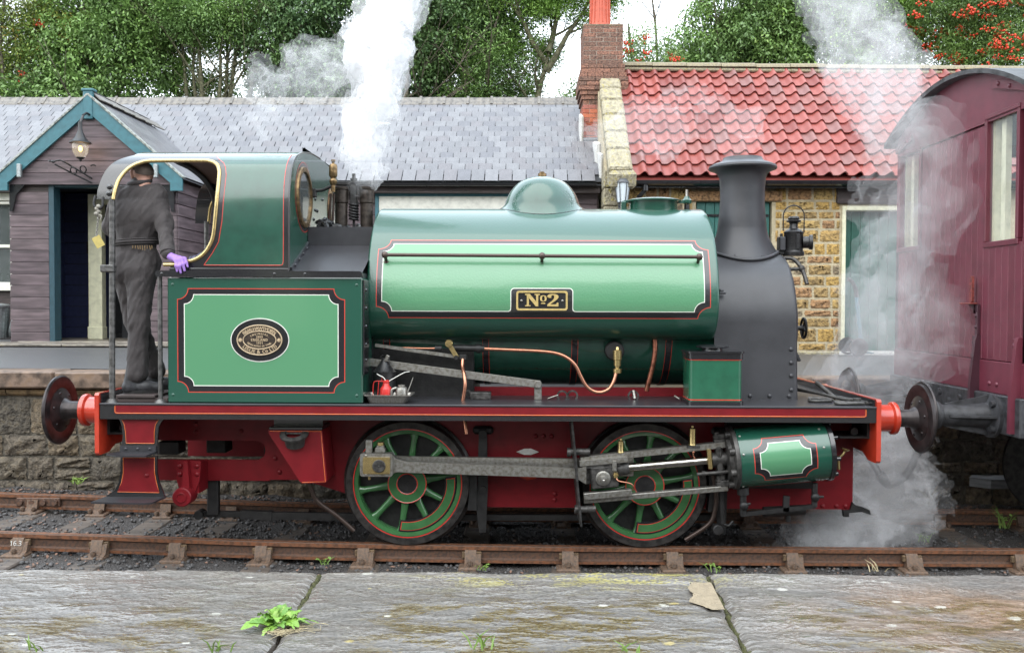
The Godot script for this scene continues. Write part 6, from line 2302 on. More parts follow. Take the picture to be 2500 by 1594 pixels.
func build_station() -> void:
	var st := thing("station_building", "long low wooden station building with purple-brown boards and grey slate roof", "building")
	# walls (with thickness), openings for the window and the porch
	var m := MB.new()
	m.bb(Vector3(-5.3, 1.2, -6.62), Vector3(1.22, 4.1, -6.5))
	m.bb(Vector3(-12.5, 1.2, -6.62), Vector3(-9.75, 4.1, -6.5))
	m.bb(Vector3(-8.55, 1.2, -6.62), Vector3(-7.7, 4.1, -6.5))
	m.bb(Vector3(-9.75, 1.2, -6.62), Vector3(-8.55, 2.36, -6.5))
	m.bb(Vector3(-9.75, 3.95, -6.62), Vector3(-8.55, 4.1, -6.5))
	m.bb(Vector3(-12.5, 1.2, -11.6), Vector3(1.22, 4.1, -11.5))
	m.bb(Vector3(-12.6, 1.2, -11.6), Vector3(-12.5, 4.1, -6.5))
	var wall := part("wall", m, K.dark_timber, st)
	m = MB.new()
	m.bb(Vector3(-12.5, 1.25, -11.5), Vector3(1.2, 1.3, -5.0))
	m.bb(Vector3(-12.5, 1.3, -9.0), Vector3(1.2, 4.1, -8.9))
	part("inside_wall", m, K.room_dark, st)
	var y := 1.45
	while y < 4.0:
		for e in [[-5.25, -2.6], [-2.6, 1.2], [-12.4, -9.8], [-8.5, -7.75]]:
			m = MB.new()
			m.box(Vector3((e[0] + e[1]) * 0.5, y + 0.087, -6.485), Vector3(e[1] - e[0] - 0.004, 0.168, 0.024), Basis.from_euler(Vector3(0.06, 0, 0)), 0.004)
			part("board", m, K["purple_board_%d" % (rng.randi() % 3)], wall)
		y += 0.176
	# slates
	var e0 := Vector3(0, 4.09, -6.18)
	var e1 := Vector3(0, 5.97, -9.0)
	var up := (e1 - e0).normalized()
	var nn := up.cross(Vector3.RIGHT).normalized()
	if nn.y < 0:
		nn = -nn
	m = MB.new()
	m.facing(Vector3(-12.6, e0.y - 0.02, e0.z), Vector3(1.24, e0.y - 0.02, e0.z), Vector3(1.24, e1.y - 0.02, e1.z), Vector3(-12.6, e1.y - 0.02, e1.z), Vector3(-5, 0, -9))
	m.facing(Vector3(-12.6, e0.y - 0.08, e0.z), Vector3(1.24, e0.y - 0.08, e0.z), Vector3(1.24, e1.y - 0.08, e1.z), Vector3(-12.6, e1.y - 0.08, e1.z), Vector3(-5, 20, -9))
	m.facing(Vector3(-12.6, e0.y, -11.85), Vector3(1.24, e0.y, -11.85), Vector3(1.24, e1.y - 0.02, e1.z), Vector3(-12.6, e1.y - 0.02, e1.z), Vector3(-5, 0, -9))
	var roof := part("roof", m, K.room_dark, st)
	var bas := Basis(Vector3.RIGHT, up, nn)
	var variants := []
	for k in 4:
		var sb := MB.new()
		sb.box(Vector3.ZERO, Vector3(0.215 - 0.002 * k, 0.36, 0.007), Basis.IDENTITY, 0.0022)
		variants.append(sb.mesh())
	var rest := {}
	var ex := 0.2255
	for i in 15:
		var x := -12.5 + (0.112 if i % 2 else 0.0)
		while x < 1.16:
			var tone := "slate_%d" % (rng.randi() % 5)
			var c := e0 + up * (ex * i + 0.165) + nn * 0.02 + Vector3(x, 0, 0)
			var b := (Basis(bas.x, 0.092 + rng.randf_range(-0.012, 0.012)) * Basis(bas.z, rng.randf_range(-0.012, 0.012))) * bas
			var xf := Transform3D(b, c + nn * rng.randf_range(0.0, 0.004) - up * rng.randf_range(0.0, 0.006))
			if x > -5.3 and i < 10 or x > -3.0 and i < 12:
				piece("slate", variants[rng.randi() % 4], K[tone], roof, xf)
			else:
				if not rest.has(tone):
					rest[tone] = MB.new()
				rest[tone].box(xf.origin, Vector3(0.214, 0.36, 0.007), xf.basis, 0.0)
			x += 0.2255
	many("far_slates", rest, roof)
	var xr := -12.5
	while xr < 1.0:
		m = MB.new()
		var w := 0.455
		m.prism(PackedVector2Array([Vector2(-0.19, -0.15), Vector2(-0.185, -0.13), Vector2(-0.03, 0.03), Vector2(0.03, 0.03), Vector2(0.185, -0.13), Vector2(0.19, -0.15), Vector2(0.0, 0.0)]), w - 0.006, Transform3D(Basis(Vector3(0, 0, 1), Vector3(0, 1, 0), Vector3(1, 0, 0)), Vector3(xr, 6.03 + rng.randf_range(-0.006, 0.006), -9.0)), 20.0)
		m.box(Vector3(xr + 0.02, 5.99, -8.9), Vector3(0.05, 0.03, 0.25), Basis.from_euler(Vector3(0.8, 0, 0)), 0.006)
		part("ridge_tile", m, K.ridge_grey, roof)
		xr += w
	# gutter with brackets, dark soffit
	m = MB.new()
	m.bb(Vector3(-12.5, 3.9, -6.5), Vector3(1.22, 4.07, -6.24))
	part("fascia", m, K.dark_timber, st)
	m = MB.new()
	var half := PackedVector2Array()
	for k in 9:
		var a := PI + PI * k / 8.0
		half.append(Vector2(cos(a) * 0.058, sin(a) * 0.058))
	half.append(Vector2(0.05, 0.0))
	for k in 9:
		var a := TAU - PI * k / 8.0
		half.append(Vector2(cos(a) * 0.052, sin(a) * 0.052))
	m.prism(half, 6.15, Transform3D(Basis(Vector3(0, 0, 1), Vector3(0, 1, 0), Vector3(1, 0, 0)), Vector3(-5.0, 4.045, -6.13)), 40.0)
	m.prism(half, 3.6, Transform3D(Basis(Vector3(0, 0, 1), Vector3(0, 1, 0), Vector3(1, 0, 0)), Vector3(-11.6, 4.045, -6.13)), 40.0)
	var gut := part("gutter", m, K.gutter_black, st)
	xr = -4.7
	while xr < 1.1:
		m = MB.new()
		for k in 8:
			var a0 := PI + PI * k / 8.0
			var a1 := PI + PI * (k + 1) / 8.0
			m.bar(Vector3(xr, 4.045 + sin(a0) * 0.063, -6.13 + cos(a0) * 0.063), Vector3(xr, 4.045 + sin(a1) * 0.063, -6.13 + cos(a1) * 0.063), 0.03, 0.008, Vector3.RIGHT)
		part("gutter_bracket", m, K.gutter_black, gut)
		xr += 0.62
	# window at the far left
	m = MB.new()
	m.bb(Vector3(-9.75, 3.78, -6.56), Vector3(-8.55, 3.95, -6.45), 0.006)
	m.bb(Vector3(-9.75, 3.72, -6.56), Vector3(-8.55, 3.76, -6.44), 0.006)
	m.bb(Vector3(-9.8, 2.28, -6.56), Vector3(-8.5, 2.42, -6.4), 0.006)
	m.bb(Vector3(-9.75, 3.0, -6.56), Vector3(-8.55, 3.05, -6.5), 0.004)
	m.bb(Vector3(-9.75, 2.42, -6.56), Vector3(-9.68, 3.78, -6.47), 0.004)
	m.bb(Vector3(-8.61, 2.42, -6.56), Vector3(-8.55, 3.78, -6.47), 0.004)
	var win := part("window", m, K.cream_white, st)
	m = MB.new()
	m.quad(Vector3(-9.7, 2.4, -6.54), Vector3(-8.58, 2.4, -6.54), Vector3(-8.58, 3.8, -6.54), Vector3(-9.7, 3.8, -6.54), Vector3(0, 0, 1))
	part("pane", m, K.window_glass, win)
	build_porch(st)
	# cream board in a teal frame on the wall
	m = MB.new()
	m.bb(Vector3(-2.42, 3.2, -6.46), Vector3(0.42, 3.86, -6.42), 0.004)
	var sign_ := part("sign_board", m, K.cream_white, self)
	sign_.name = numbered("sign_board")
	tag(sign_, "wide cream board in a teal frame on the station wall, seen above the tank", "sign board")
	m = MB.new()
	m.bb(Vector3(-2.48, 3.86, -6.47), Vector3(0.48, 3.92, -6.4), 0.005)
	m.bb(Vector3(-2.48, 3.14, -6.47), Vector3(0.48, 3.2, -6.4), 0.005)
	m.bb(Vector3(-2.48, 3.2, -6.47), Vector3(-2.42, 3.86, -6.4), 0.005)
	m.bb(Vector3(0.42, 3.2, -6.47), Vector3(0.48, 3.86, -6.4), 0.005)
	part("frame", m, K.teal_paint, sign_)


func build_porch(st: Node3D) -> void:
	var cx := -6.5
	var zf := -5.0
	var apex := 5.17
	var slope := 0.87
	var m := MB.new()
	# frame behind the boards: piers, gable, side walls
	m.bb(Vector3(-7.76, 1.3, zf - 0.1), Vector3(-7.18, 3.9, zf - 0.03))
	m.bb(Vector3(-5.82, 1.3, zf - 0.1), Vector3(-5.24, 3.9, zf - 0.03))
	m.prism(PackedVector2Array([Vector2(cx - 1.26, 3.88), Vector2(cx + 1.26, 3.88), Vector2(cx + 1.26, 4.0), Vector2(cx, apex - 0.06), Vector2(cx - 1.26, 4.0)]), 0.07, flatxf(zf - 0.1))
	m.bb(Vector3(-7.76, 1.3, -6.5), Vector3(-7.7, 4.0, zf - 0.1))
	m.bb(Vector3(-5.3, 1.3, -6.5), Vector3(-5.25, 4.0, zf - 0.1))
	var porch := part("porch", m, K.dark_timber, st)
	var y := 1.46
	var k := 0
	while y < apex - 0.2:
		var top := y + 0.176
		var mats := ["purple_board_0", "purple_board_1", "purple_board_2"]
		if top <= 3.9:
			for e in [[-7.76, -7.18], [-5.82, -5.24]]:
				m = MB.new()
				m.box(Vector3((e[0] + e[1]) * 0.5, y + 0.088, zf - 0.015), Vector3(e[1] - e[0], 0.169, 0.024), Basis.from_euler(Vector3(0.05, 0, 0)), 0.004)
				part("board", m, K[mats[rng.randi() % 3]], porch)
		else:
			var half := minf(1.26, (apex - 0.1 - top) / slope)
			var halfb := minf(1.26, (apex - 0.1 - y) / slope)
			m = MB.new()
			m.prism(PackedVector2Array([Vector2(cx - halfb, y + 0.004), Vector2(cx + halfb, y + 0.004), Vector2(cx + half, top - 0.004), Vector2(cx - half, top - 0.004)]), 0.024, Transform3D(Basis.from_euler(Vector3(0.02, 0, 0)), Vector3(0, 0.1, zf - 0.027 + k * 0.0)))
			part("board", m, K[mats[rng.randi() % 3]], porch)
		# right side wall boards
		if top < 4.05:
			for s in [[-5.235, 1.0], [-7.775, -1.0]]:
				m = MB.new()
				m.box(Vector3(s[0], y + 0.088, -5.75), Vector3(0.024, 0.169, 1.45), Basis.from_euler(Vector3(0, 0, 0.05 * s[1])), 0.004)
				part("board", m, K[mats[rng.randi() % 3]], porch)
		y += 0.176
		k += 1
	# doorway: dark teal frame, navy boarded side, cream post and dark room
	m = MB.new()
	m.bb(Vector3(-7.18, 1.4, zf - 0.2), Vector3(-7.1, 3.9, zf - 0.005), 0.004)
	m.bb(Vector3(-5.9, 1.4, zf - 0.2), Vector3(-5.82, 3.9, zf - 0.005), 0.004)
	m.bb(Vector3(-7.1, 3.82, zf - 0.2), Vector3(-5.9, 3.9, zf - 0.02))
	part("door_frame", m, K.teal_dark, porch)
	y = 1.5
	while y < 4.0:
		m = MB.new()
		m.box(Vector3(-7.69, y + 0.085, -5.8), Vector3(0.02, 0.168, 1.35), Basis.IDENTITY, 0.003)
		m.box(Vector3(-7.3, y + 0.085, -6.47), Vector3(0.8, 0.168, 0.02), Basis.IDENTITY, 0.003)
		part("inner_board", m, K.navy_board, porch)
		y += 0.176
	m = MB.new()
	m.bb(Vector3(-7.3, 2.9, -6.45), Vector3(-7.22, 3.1, -6.43))
	m.bb(Vector3(-7.13, 2.82, -6.45), Vector3(-6.99, 3.06, -6.44))
	m.bb(Vector3(-7.29, 3.62, -6.45), Vector3(-7.2, 3.74, -6.43))
	part("notice", m, K.plate_ground, porch)
	m = MB.new()
	m.bb(Vector3(-7.0, 1.62, -6.0), Vector3(-6.78, 3.82, -5.86), 0.006)
	m.bb(Vector3(-7.01, 1.5, -6.01), Vector3(-6.77, 1.7, -5.84), 0.006)
	m.bb(Vector3(-6.78, 3.66, -6.0), Vector3(-5.9, 3.82, -5.86), 0.006)
	part("cream_post", m, K.cream_paint, porch)
	m = MB.new()
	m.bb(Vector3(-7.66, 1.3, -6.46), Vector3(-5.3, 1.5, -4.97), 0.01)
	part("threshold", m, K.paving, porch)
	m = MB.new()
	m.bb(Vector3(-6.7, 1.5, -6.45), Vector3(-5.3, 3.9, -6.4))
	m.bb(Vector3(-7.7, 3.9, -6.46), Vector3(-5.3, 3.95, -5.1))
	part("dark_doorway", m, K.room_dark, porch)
	# bargeboards and the king block at the apex
	for s in [-1.0, 1.0]:
		m = MB.new()
		m.prism(PackedVector2Array([Vector2(cx, apex), Vector2(cx + 1.4 * s, apex - 1.4 * slope), Vector2(cx + 1.4 * s, apex - 1.4 * slope - 0.2), Vector2(cx + 1.22 * s, apex - 1.4 * slope - 0.2), Vector2(cx + 1.22 * s, apex - 1.22 * slope - 0.24), Vector2(cx, apex - 0.26)]), 0.04, flatxf(zf + 0.1))
		var bb_ := part("bargeboard", m, K.teal_paint, porch)
		m = MB.new()
		m.bar(Vector3(cx, apex + 0.012, zf + 0.11), Vector3(cx + 1.42 * s, apex + 0.012 - 1.42 * slope, zf + 0.11), 0.1, 0.03, Vector3.UP, 0.004)
		part("barge_capping", m, K.peeled_timber, bb_)
		m = MB.new()
		m.prism(PackedVector2Array([Vector2(cx + 1.24 * s, 3.9), Vector2(cx + 1.24 * s, 3.45), Vector2(cx + 1.2 * s, 3.45), Vector2(cx + 1.14 * s, 3.7), Vector2(cx + 1.0 * s, 3.86), Vector2(cx + 1.0 * s, 3.9)]), 0.03, flatxf(zf + 0.02))
		part("bracket", m, K.gutter_black, porch)
		m = MB.new()
		m.bb(Vector3(cx + 1.02 * s - 0.03, 3.94, zf + 0.14), Vector3(cx + 1.02 * s + 0.03, 4.14, zf + 0.2), 0.008)
		part("downpipe_end", m, K.bin_zinc, porch)
	m = MB.new()
	m.bb(Vector3(cx - 0.07, apex - 0.36, zf + 0.09), Vector3(cx + 0.07, apex + 0.06, zf + 0.155), 0.008)
	m.box(Vector3(cx + 0.0, apex + 0.07, zf + 0.1), Vector3(0.18, 0.04, 0.14), Basis.IDENTITY, 0.01)
	part("king_block", m, K.teal_paint, porch)
	# porch roof slates
	for s in [1.0, -1.0]:
		var dn := Vector3(s, -slope, 0).normalized()
		var nn := Vector3(slope * s, 1, 0).normalized()
		m = MB.new()
		m.facing(Vector3(cx, apex - 0.02, zf + 0.08), Vector3(cx, apex - 0.02, -7.9), Vector3(cx + 1.4 * s, apex - 0.02 - 1.4 * slope, -7.0), Vector3(cx + 1.4 * s, apex - 0.02 - 1.4 * slope, zf + 0.08), Vector3(cx, 3, -6))
		var pr := part("porch_roof", m, K.slate_2, porch)
		for i in 9:
			for j in 9:
				var c := Vector3(cx, apex, zf - 0.02 - 0.225 * j - (0.11 if i % 2 else 0.0)) + dn * (1.84 - 0.2 * i - 0.16) + nn * 0.015
				if (c.y - 4.09) / 1.88 * 2.82 < -6.18 - c.z - 0.12:
					continue
				if c.y < 4.06 and c.z < -6.2:
					continue
				m = MB.new()
				m.box(c, Vector3(0.32, 0.009, 0.22), Basis(dn, nn, dn.cross(nn)) * Basis(Vector3(0, 0, 1), -0.035), 0.002)
				part("slate", m, K["slate_%d" % (rng.randi() % 5)], pr)
	for j in 6:
		m = MB.new()
		m.box(Vector3(cx + 0.09, apex + 0.0, zf - 0.12 - 0.4 * j), Vector3(0.2, 0.02, 0.39), Basis.from_euler(Vector3(0.03, 0, -0.7)), 0.004)
		m.box(Vector3(cx - 0.09, apex + 0.0, zf - 0.12 - 0.4 * j), Vector3(0.2, 0.02, 0.39), Basis.from_euler(Vector3(0.03, 0, 0.7)), 0.004)
		part("ridge_slate", m, K.ridge_grey, porch)


func build_goods_shed() -> void:
	var sh := thing("goods_shed", "sandstone goods shed with a red pantile roof and brick chimney", "building")
	var z := -5.8
	# wall with openings for the shutters and the door
	var m := MB.new()
	for e in [[1.26, 2.7, 1.2, 4.0], [2.7, 3.9, 1.2, 2.0], [2.7, 3.9, 3.72, 4.0], [3.9, 5.0, 1.2, 4.0], [5.0, 6.3, 3.65, 4.0], [6.3, 12.5, 1.2, 4.0]]:
		m.bb(Vector3(e[0], e[2], z - 0.4), Vector3(e[1], e[3], z - 0.02))
	m.bb(Vector3(12.1, 1.2, -10.2), Vector3(12.5, 4.2, z - 0.4))
	m.bb(Vector3(1.26, 1.2, -10.6), Vector3(12.5, 4.0, -10.2))
	var gab := [Vector2(z - 0.02, 1.2), Vector2(z - 0.02, 4.08), Vector2(-8.0, 6.42), Vector2(-10.6, 4.0), Vector2(-10.6, 1.2)]
	m.prism(PackedVector2Array(gab), 0.38, Transform3D(Basis(Vector3(0, 0, 1), Vector3(0, 1, 0), Vector3(1, 0, 0)), Vector3(1.27, 0, 0)))
	var wall := part("wall", m, K.shed_mortar, sh)
	var sm := [K.shed_stone_0, K.shed_stone_1, K.shed_stone_2, K.shed_stone_3, K.shed_stone_4, K.shed_stone_5]
	stone_wall(wall, 1.5, 7.4, 1.36, 3.92, z - 0.015, Vector2(0.12, 0.24), Vector2(0.17, 0.46), sm, 0.035, 0.035, [Rect2(2.66, 1.9, 1.28, 2.1), Rect2(4.98, 1.2, 1.4, 2.75)])
	m = MB.new()
	m.bb(Vector3(1.27, 1.2, z - 0.02), Vector3(12.4, 1.36, z + 0.06), 0.02)
	part("plinth", m, K.gable_stone, wall)
	# quoins at the gable corner, facing both ways
	var y := 1.36
	var k := 0
	while y < 4.1:
		m = MB.new()
		var l := 0.42 if k % 2 else 0.26
		m.box(Vector3(1.26 + l * 0.5 - 0.02, y + 0.14, z - 0.2), Vector3(l, 0.27, 0.44), Basis.IDENTITY, 0.016)
		part("quoin", m, K.gable_stone, wall)
		y += 0.285
		k += 1
	# lintels, door and shutters
	m = MB.new()
	m.bb(Vector3(2.55, 3.72, z - 0.03), Vector3(4.05, 3.88, z + 0.03), 0.012)
	part("lintel", m, K.shed_stone_4, wall)
	m = MB.new()
	m.bb(Vector3(4.9, 3.68, z - 0.03), Vector3(6.5, 3.95, z + 0.045), 0.012)
	part("lintel", m, K.dark_timber, wall)
	for i in 8:
		m = MB.new()
		m.bb(Vector3(2.72 + 0.145 * i, 2.0, z - 0.12), Vector3(2.72 + 0.145 * i + 0.14, 3.71, z - 0.08), 0.006)
		part("shutter_board", m, K.shutter_green, wall)
	m = MB.new()
	for x in [2.72, 3.36]:
		for yy in [2.2, 3.5]:
			m.bar(Vector3(x, yy, z - 0.07), Vector3(x + 0.5, yy, z - 0.07), 0.012, 0.04)
	part("strap_hinge", m, K.gutter_black, wall)
	m = MB.new()
	m.bb(Vector3(5.0, 1.3, z - 0.25), Vector3(5.06, 3.65, z + 0.0), 0.006)
	m.bb(Vector3(6.24, 1.3, z - 0.25), Vector3(6.3, 3.65, z + 0.0), 0.006)
	m.bb(Vector3(5.06, 3.58, z - 0.25), Vector3(6.24, 3.65, z + 0.0), 0.006)
	part("door_frame", m, K.cream_paint, wall)
	for i in 8:
		m = MB.new()
		m.bb(Vector3(5.065 + 0.147 * i, 1.34, z - 0.24), Vector3(5.065 + 0.147 * i + 0.143, 3.575, z - 0.2), 0.006)
		part("door_board", m, K.door_green, wall)
	m = MB.new()
	m.bb(Vector3(4.95, 1.28, z - 0.3), Vector3(6.35, 1.36, z + 0.12), 0.012)
	part("door_sill", m, K.white_render, wall)
	# pantile roof: a wave of tiles in rows
	var e0 := Vector3(0, 4.06, z + 0.3)
	var e1 := Vector3(0, 6.36, -8.0)
	var up := (e1 - e0).normalized()
	var nn := up.cross(Vector3.RIGHT).normalized()
	if nn.y < 0:
		nn = -nn
	m = MB.new()
	m.facing(e0 + Vector3(1.6, -0.05, 0), e0 + Vector3(12.5, -0.05, 0), e1 + Vector3(12.5, -0.05, 0), e1 + Vector3(1.6, -0.05, 0), Vector3(5, 0, -8))
	m.facing(Vector3(1.6, 4.0, -10.7), Vector3(12.5, 4.0, -10.7), e1 + Vector3(12.5, -0.03, 0), e1 + Vector3(1.6, -0.03, 0), Vector3(5, 0, -8))
	m.facing(e0 + Vector3(1.6, -0.12, 0), e0 + Vector3(12.5, -0.12, 0), e1 + Vector3(12.5, -0.12, 0), e1 + Vector3(1.6, -0.12, 0), Vector3(5, 20, -8))
	var roof := part("roof", m, K.pantile_2, sh)
	var total := e0.distance_to(e1)
	var ex := (total - 0.06) / 11.0
	var wdt := 0.236
	var tiles := []
	for v in 3:
		var tb := MB.new()
		var top := []
		var nseg := 10
		for r in 2:
			var line := PackedVector3Array()
			for j in nseg + 1:
				var u := float(j) / nseg
				# S shape: a broad trough and a roll at the right
				var w := 0.036 * cos((u - 0.78) * TAU) + 0.01 * cos((u - 0.78) * TAU * 2.0)
				line.append(Vector3((u - 0.5) * (wdt + 0.012), -0.5 * ex if r == 0 else 0.5 * ex + 0.05, w + (0.028 if r == 0 else -0.012)))
			top.append(line)
		tb.sheet(top, false)
		for j in nseg:
			var th := Vector3(0, 0.004, -0.02)
			tb.quad(top[0][j], top[0][j + 1], top[0][j + 1] + th, top[0][j] + th, Vector3(0, -1, 0))
		for j in [0, nseg]:
			tb.quad(top[0][j], top[1][j], top[1][j] + Vector3(0, 0, -0.016), top[0][j] + Vector3(0, 0, -0.016), Vector3(-1 if j == 0 else 1, 0, 0))
		tiles.append(tb.mesh())
	var bas := Basis(Vector3.RIGHT, up, nn)
	var rest := {}
	for i in 11:
		for j in 44:
			var x := 1.77 + wdt * j
			var tone := "pantile_%d" % (rng.randi() % 5 if rng.randf() < 0.6 else rng.randi() % 2)
			var c := e0 + up * (ex * (i + 0.5)) + nn * 0.03 + Vector3(x, 0, 0)
			var b := Basis(nn, rng.randf_range(-0.018, 0.018)) * Basis(bas.x, rng.randf_range(-0.008, 0.008)) * bas
			var xf := Transform3D(b, c + nn * rng.randf_range(-0.003, 0.004))
			if j < 27 and (j < 18 or i > 0):
				piece("pantile", tiles[rng.randi() % 3], K[tone], roof, xf)
			else:
				if not rest.has(tone):
					rest[tone] = MB.new()
				var src: ArrayMesh = tiles[0]
				var arr := src.surface_get_arrays(0)
				var tmp := MB.new()
				tmp.v = arr[Mesh.ARRAY_VERTEX]
				tmp.n = arr[Mesh.ARRAY_NORMAL]
				tmp.t = arr[Mesh.ARRAY_TEX_UV]
				rest[tone].add(tmp, xf)
	many("far_pantiles", rest, roof)
	var xr := 1.66
	while xr < 12.4:
		m = MB.new()
		var w := 0.62
		var arc := PackedVector2Array()
		for q in 9:
			var a := deg_to_rad(10.0 + 160.0 * q / 8.0)
			arc.append(Vector2(cos(a) * 0.17, sin(a) * 0.12))
		m.prism(arc, w - 0.01, Transform3D(Basis(Vector3(0, 0, 1), Vector3(0, 1, 0), Vector3(1, 0, 0)), Vector3(xr, 6.36 - 0.012 * (xr - 1.66) + rng.randf_range(-0.008, 0.008), -8.0)), 50.0)
		part("ridge_stone", m, K.ridge_lichen, roof)
		m = MB.new()
		m.bar(Vector3(xr, 6.33 - 0.012 * (xr - 1.66), -7.87), Vector3(xr + w, 6.33 - 0.012 * (xr + w - 1.66), -7.87), 0.1, 0.05, Vector3(0, 1, 0.8), 0.012)
		part("mortar_fillet", m, K.ridge_lichen, roof)
		xr += w
	# gable coping stones climbing beside the tiles
	var steps := [0.0, 0.55, 1.06, 1.58, 2.06, 2.45, 2.95, 3.34]
	for i in steps.size() - 1:
		m = MB.new()
		var a: Vector3 = e0 + up * (steps[i] + 0.008)
		var b: Vector3 = e0 + up * (steps[i + 1] - 0.008)
		var w := 0.37 + rng.randf_range(-0.015, 0.015)
		m.box((a + b) * 0.5 + Vector3(1.47 + rng.randf_range(-0.01, 0.01), 0, 0) + nn * 0.06, Vector3(w, a.distance_to(b), 0.2), bas, 0.03)
		part("coping_stone", m, K.gable_stone, sh)
	m = MB.new()
	m.box(Vector3(1.5, 4.06, z + 0.18), Vector3(0.42, 0.28, 0.5), Basis.from_euler(Vector3(0.3, 0, 0)), 0.05)
	part("kneeler_stone", m, K.gable_stone, sh)
	m = MB.new()
	m.box(Vector3(1.24, 4.35, -6.55), Vector3(0.06, 0.5, 0.6), Basis.from_euler(Vector3(0.2, 0, 0)), 0.02)
	m.box(Vector3(1.22, 4.62, -7.05), Vector3(0.1, 0.5, 0.7), Basis.from_euler(Vector3(0.2, 0, 0)), 0.03)
	m.box(Vector3(0.985, 5.1, -7.6), Vector3(0.06, 0.7, 0.5), Basis.from_euler(Vector3(0.25, 0, 0)), 0.03)
	part("white_fillet", m, K.white_render, sh)
	m = MB.new()
	m.prism(PackedVector2Array([Vector2(-0.06, 0.0), Vector2(-0.06, -0.02), Vector2(-0.045, -0.055), Vector2(0.0, -0.075), Vector2(0.045, -0.055), Vector2(0.06, -0.02), Vector2(0.06, 0.0), Vector2(0.05, 0.0), Vector2(0.0, -0.06), Vector2(-0.05, 0.0)]), 10.8, Transform3D(Basis(Vector3(0, 0, 1), Vector3(0, 1, 0), Vector3(1, 0, 0)), Vector3(1.7, 4.0, z + 0.3)), 40.0)
	m.bb(Vector3(1.66, 3.9, z - 0.01), Vector3(12.4, 4.06, z + 0.22))
	var gut := part("gutter", m, K.gutter_black, sh)
	m = MB.new()
	m.tube([Vector3(1.86, 3.95, z + 0.3), Vector3(1.86, 3.86, z + 0.3), Vector3(1.74, 3.72, z + 0.15), Vector3(1.72, 3.6, z + 0.1), Vector3(1.72, 1.4, z + 0.1)], 0.035, 10)
	m.cyl(Vector3(1.86, 3.84, z + 0.3), Vector3(1.86, 3.92, z + 0.3), 0.045, 12)
	part("downpipe", m, K.gutter_black, gut)
	chimney_stack(sh)


func chimney_stack(sh: Node3D) -> void:
	var x0 := 1.01
	var x1 := 1.72
	var zf := -7.5
	var zb := -8.3
	var m := MB.new()
	m.bb(Vector3(x0 + 0.012, 4.4, zb + 0.012), Vector3(x1 - 0.012, 6.96, zf - 0.012))
	var st := part("chimney_stack", m, K.brick_mortar, sh)
	var rows := []
	var y := 4.9
	var h := 0.0785
	while y < 6.98:
		var grow := 0.0
		if y > 5.62 and y < 6.32:
			grow = 0.09 * sin(clampf((y - 5.62) / 0.28, 0.0, 1.0) * PI * 0.5)
			if y > 5.98:
				grow = 0.09 - 0.1 * (y - 5.98) / 0.34
			grow = snappedf(grow, 0.028)
		elif y >= 6.32:
			grow = -0.005
		rows.append([y, grow])
		y += h
	var variants := []
	for v in 3:
		var bm := MB.new()
		bm.box(Vector3.ZERO, Vector3(1, 1, 1), Basis.IDENTITY, 0.03)
		variants.append(bm.mesh())
	var k := 0
	for r in rows:
		var a: float = x0 - r[1]
		var b: float = x1 + r[1]
		var f: float = zf + r[1]
		var old: bool = r[0] > 5.6
		var n := 3
		var w := (b - a) / n
		var off := 0.5 if k % 2 else 0.0
		for i in n + (1 if off > 0 else 0):
			var xa := clampf(a + w * (i - off), a, b)
			var xb := clampf(a + w * (i + 1 - off), a, b)
			if xb - xa < 0.03:
				continue
			var mt: Material = K["old_brick_%d" % (rng.randi() % 3)] if old else K["brick_%d" % (rng.randi() % 4)]
			piece("brick", variants[rng.randi() % 3], mt, st, Transform3D(Basis.IDENTITY.scaled(Vector3(xb - xa - 0.009, h - 0.009, 0.11)), Vector3((xa + xb) * 0.5 + rng.randf_range(-0.002, 0.002), r[0] + h * 0.5, f - 0.055 + rng.randf_range(-0.003, 0.003))))
		for i in 3:
			var za := f - 0.11 - 0.24 * i
			for s in [a + 0.05, b - 0.05]:
				var mt: Material = K["old_brick_%d" % (rng.randi() % 3)] if old else K["brick_%d" % (rng.randi() % 4)]
				piece("brick", variants[rng.randi() % 3], mt, st, Transform3D(Basis.IDENTITY.scaled(Vector3(0.1, h - 0.009, 0.23)), Vector3(s, r[0] + h * 0.5, za - 0.12)))
		k += 1
	m = MB.new()
	m.box(Vector3(1.36, 6.99, -7.9), Vector3(0.72, 0.06, 0.8), Basis.IDENTITY, 0.03)
	part("flaunching", m, K.ridge_lichen, st)
	m = MB.new()
	m.lathe(Vector3(1.335, 6.98, -7.9), Vector3.UP, [Vector2(0.2, 0), Vector2(0.205, 0.05), Vector2(0.215, 0.07), Vector2(0.2, 0.095), Vector2(0.18, 0.11), Vector2(0.165, 0.3), Vector2(0.16, 0.55), Vector2(0.16, 0.95), Vector2(0.19, 1.0), Vector2(0.19, 1.06), Vector2(0.14, 1.06), Vector2(0.13, 0.9)], 28)
	for q in 14:
		var a := TAU * q / 14
		m.bar(Vector3(1.335 + cos(a) * 0.176, 7.12, -7.9 + sin(a) * 0.176), Vector3(1.335 + cos(a) * 0.165, 7.85, -7.9 + sin(a) * 0.165), 0.016, 0.03, Vector3(cos(a), 0, sin(a)))
	part("chimney_pot", m, K.pot_clay, sh)
	m = MB.new()
	m.box(Vector3(1.18, 4.96, -7.46), Vector3(0.42, 0.1, 0.1), Basis.from_euler(Vector3(0.5, 0, 0)), 0.01)
	m.box(Vector3(1.2, 4.86, -7.36), Vector3(0.44, 0.02, 0.3), Basis.from_euler(Vector3(0.59, 0, 0)), 0.004)
	part("lead_flashing", m, K.lead, sh)


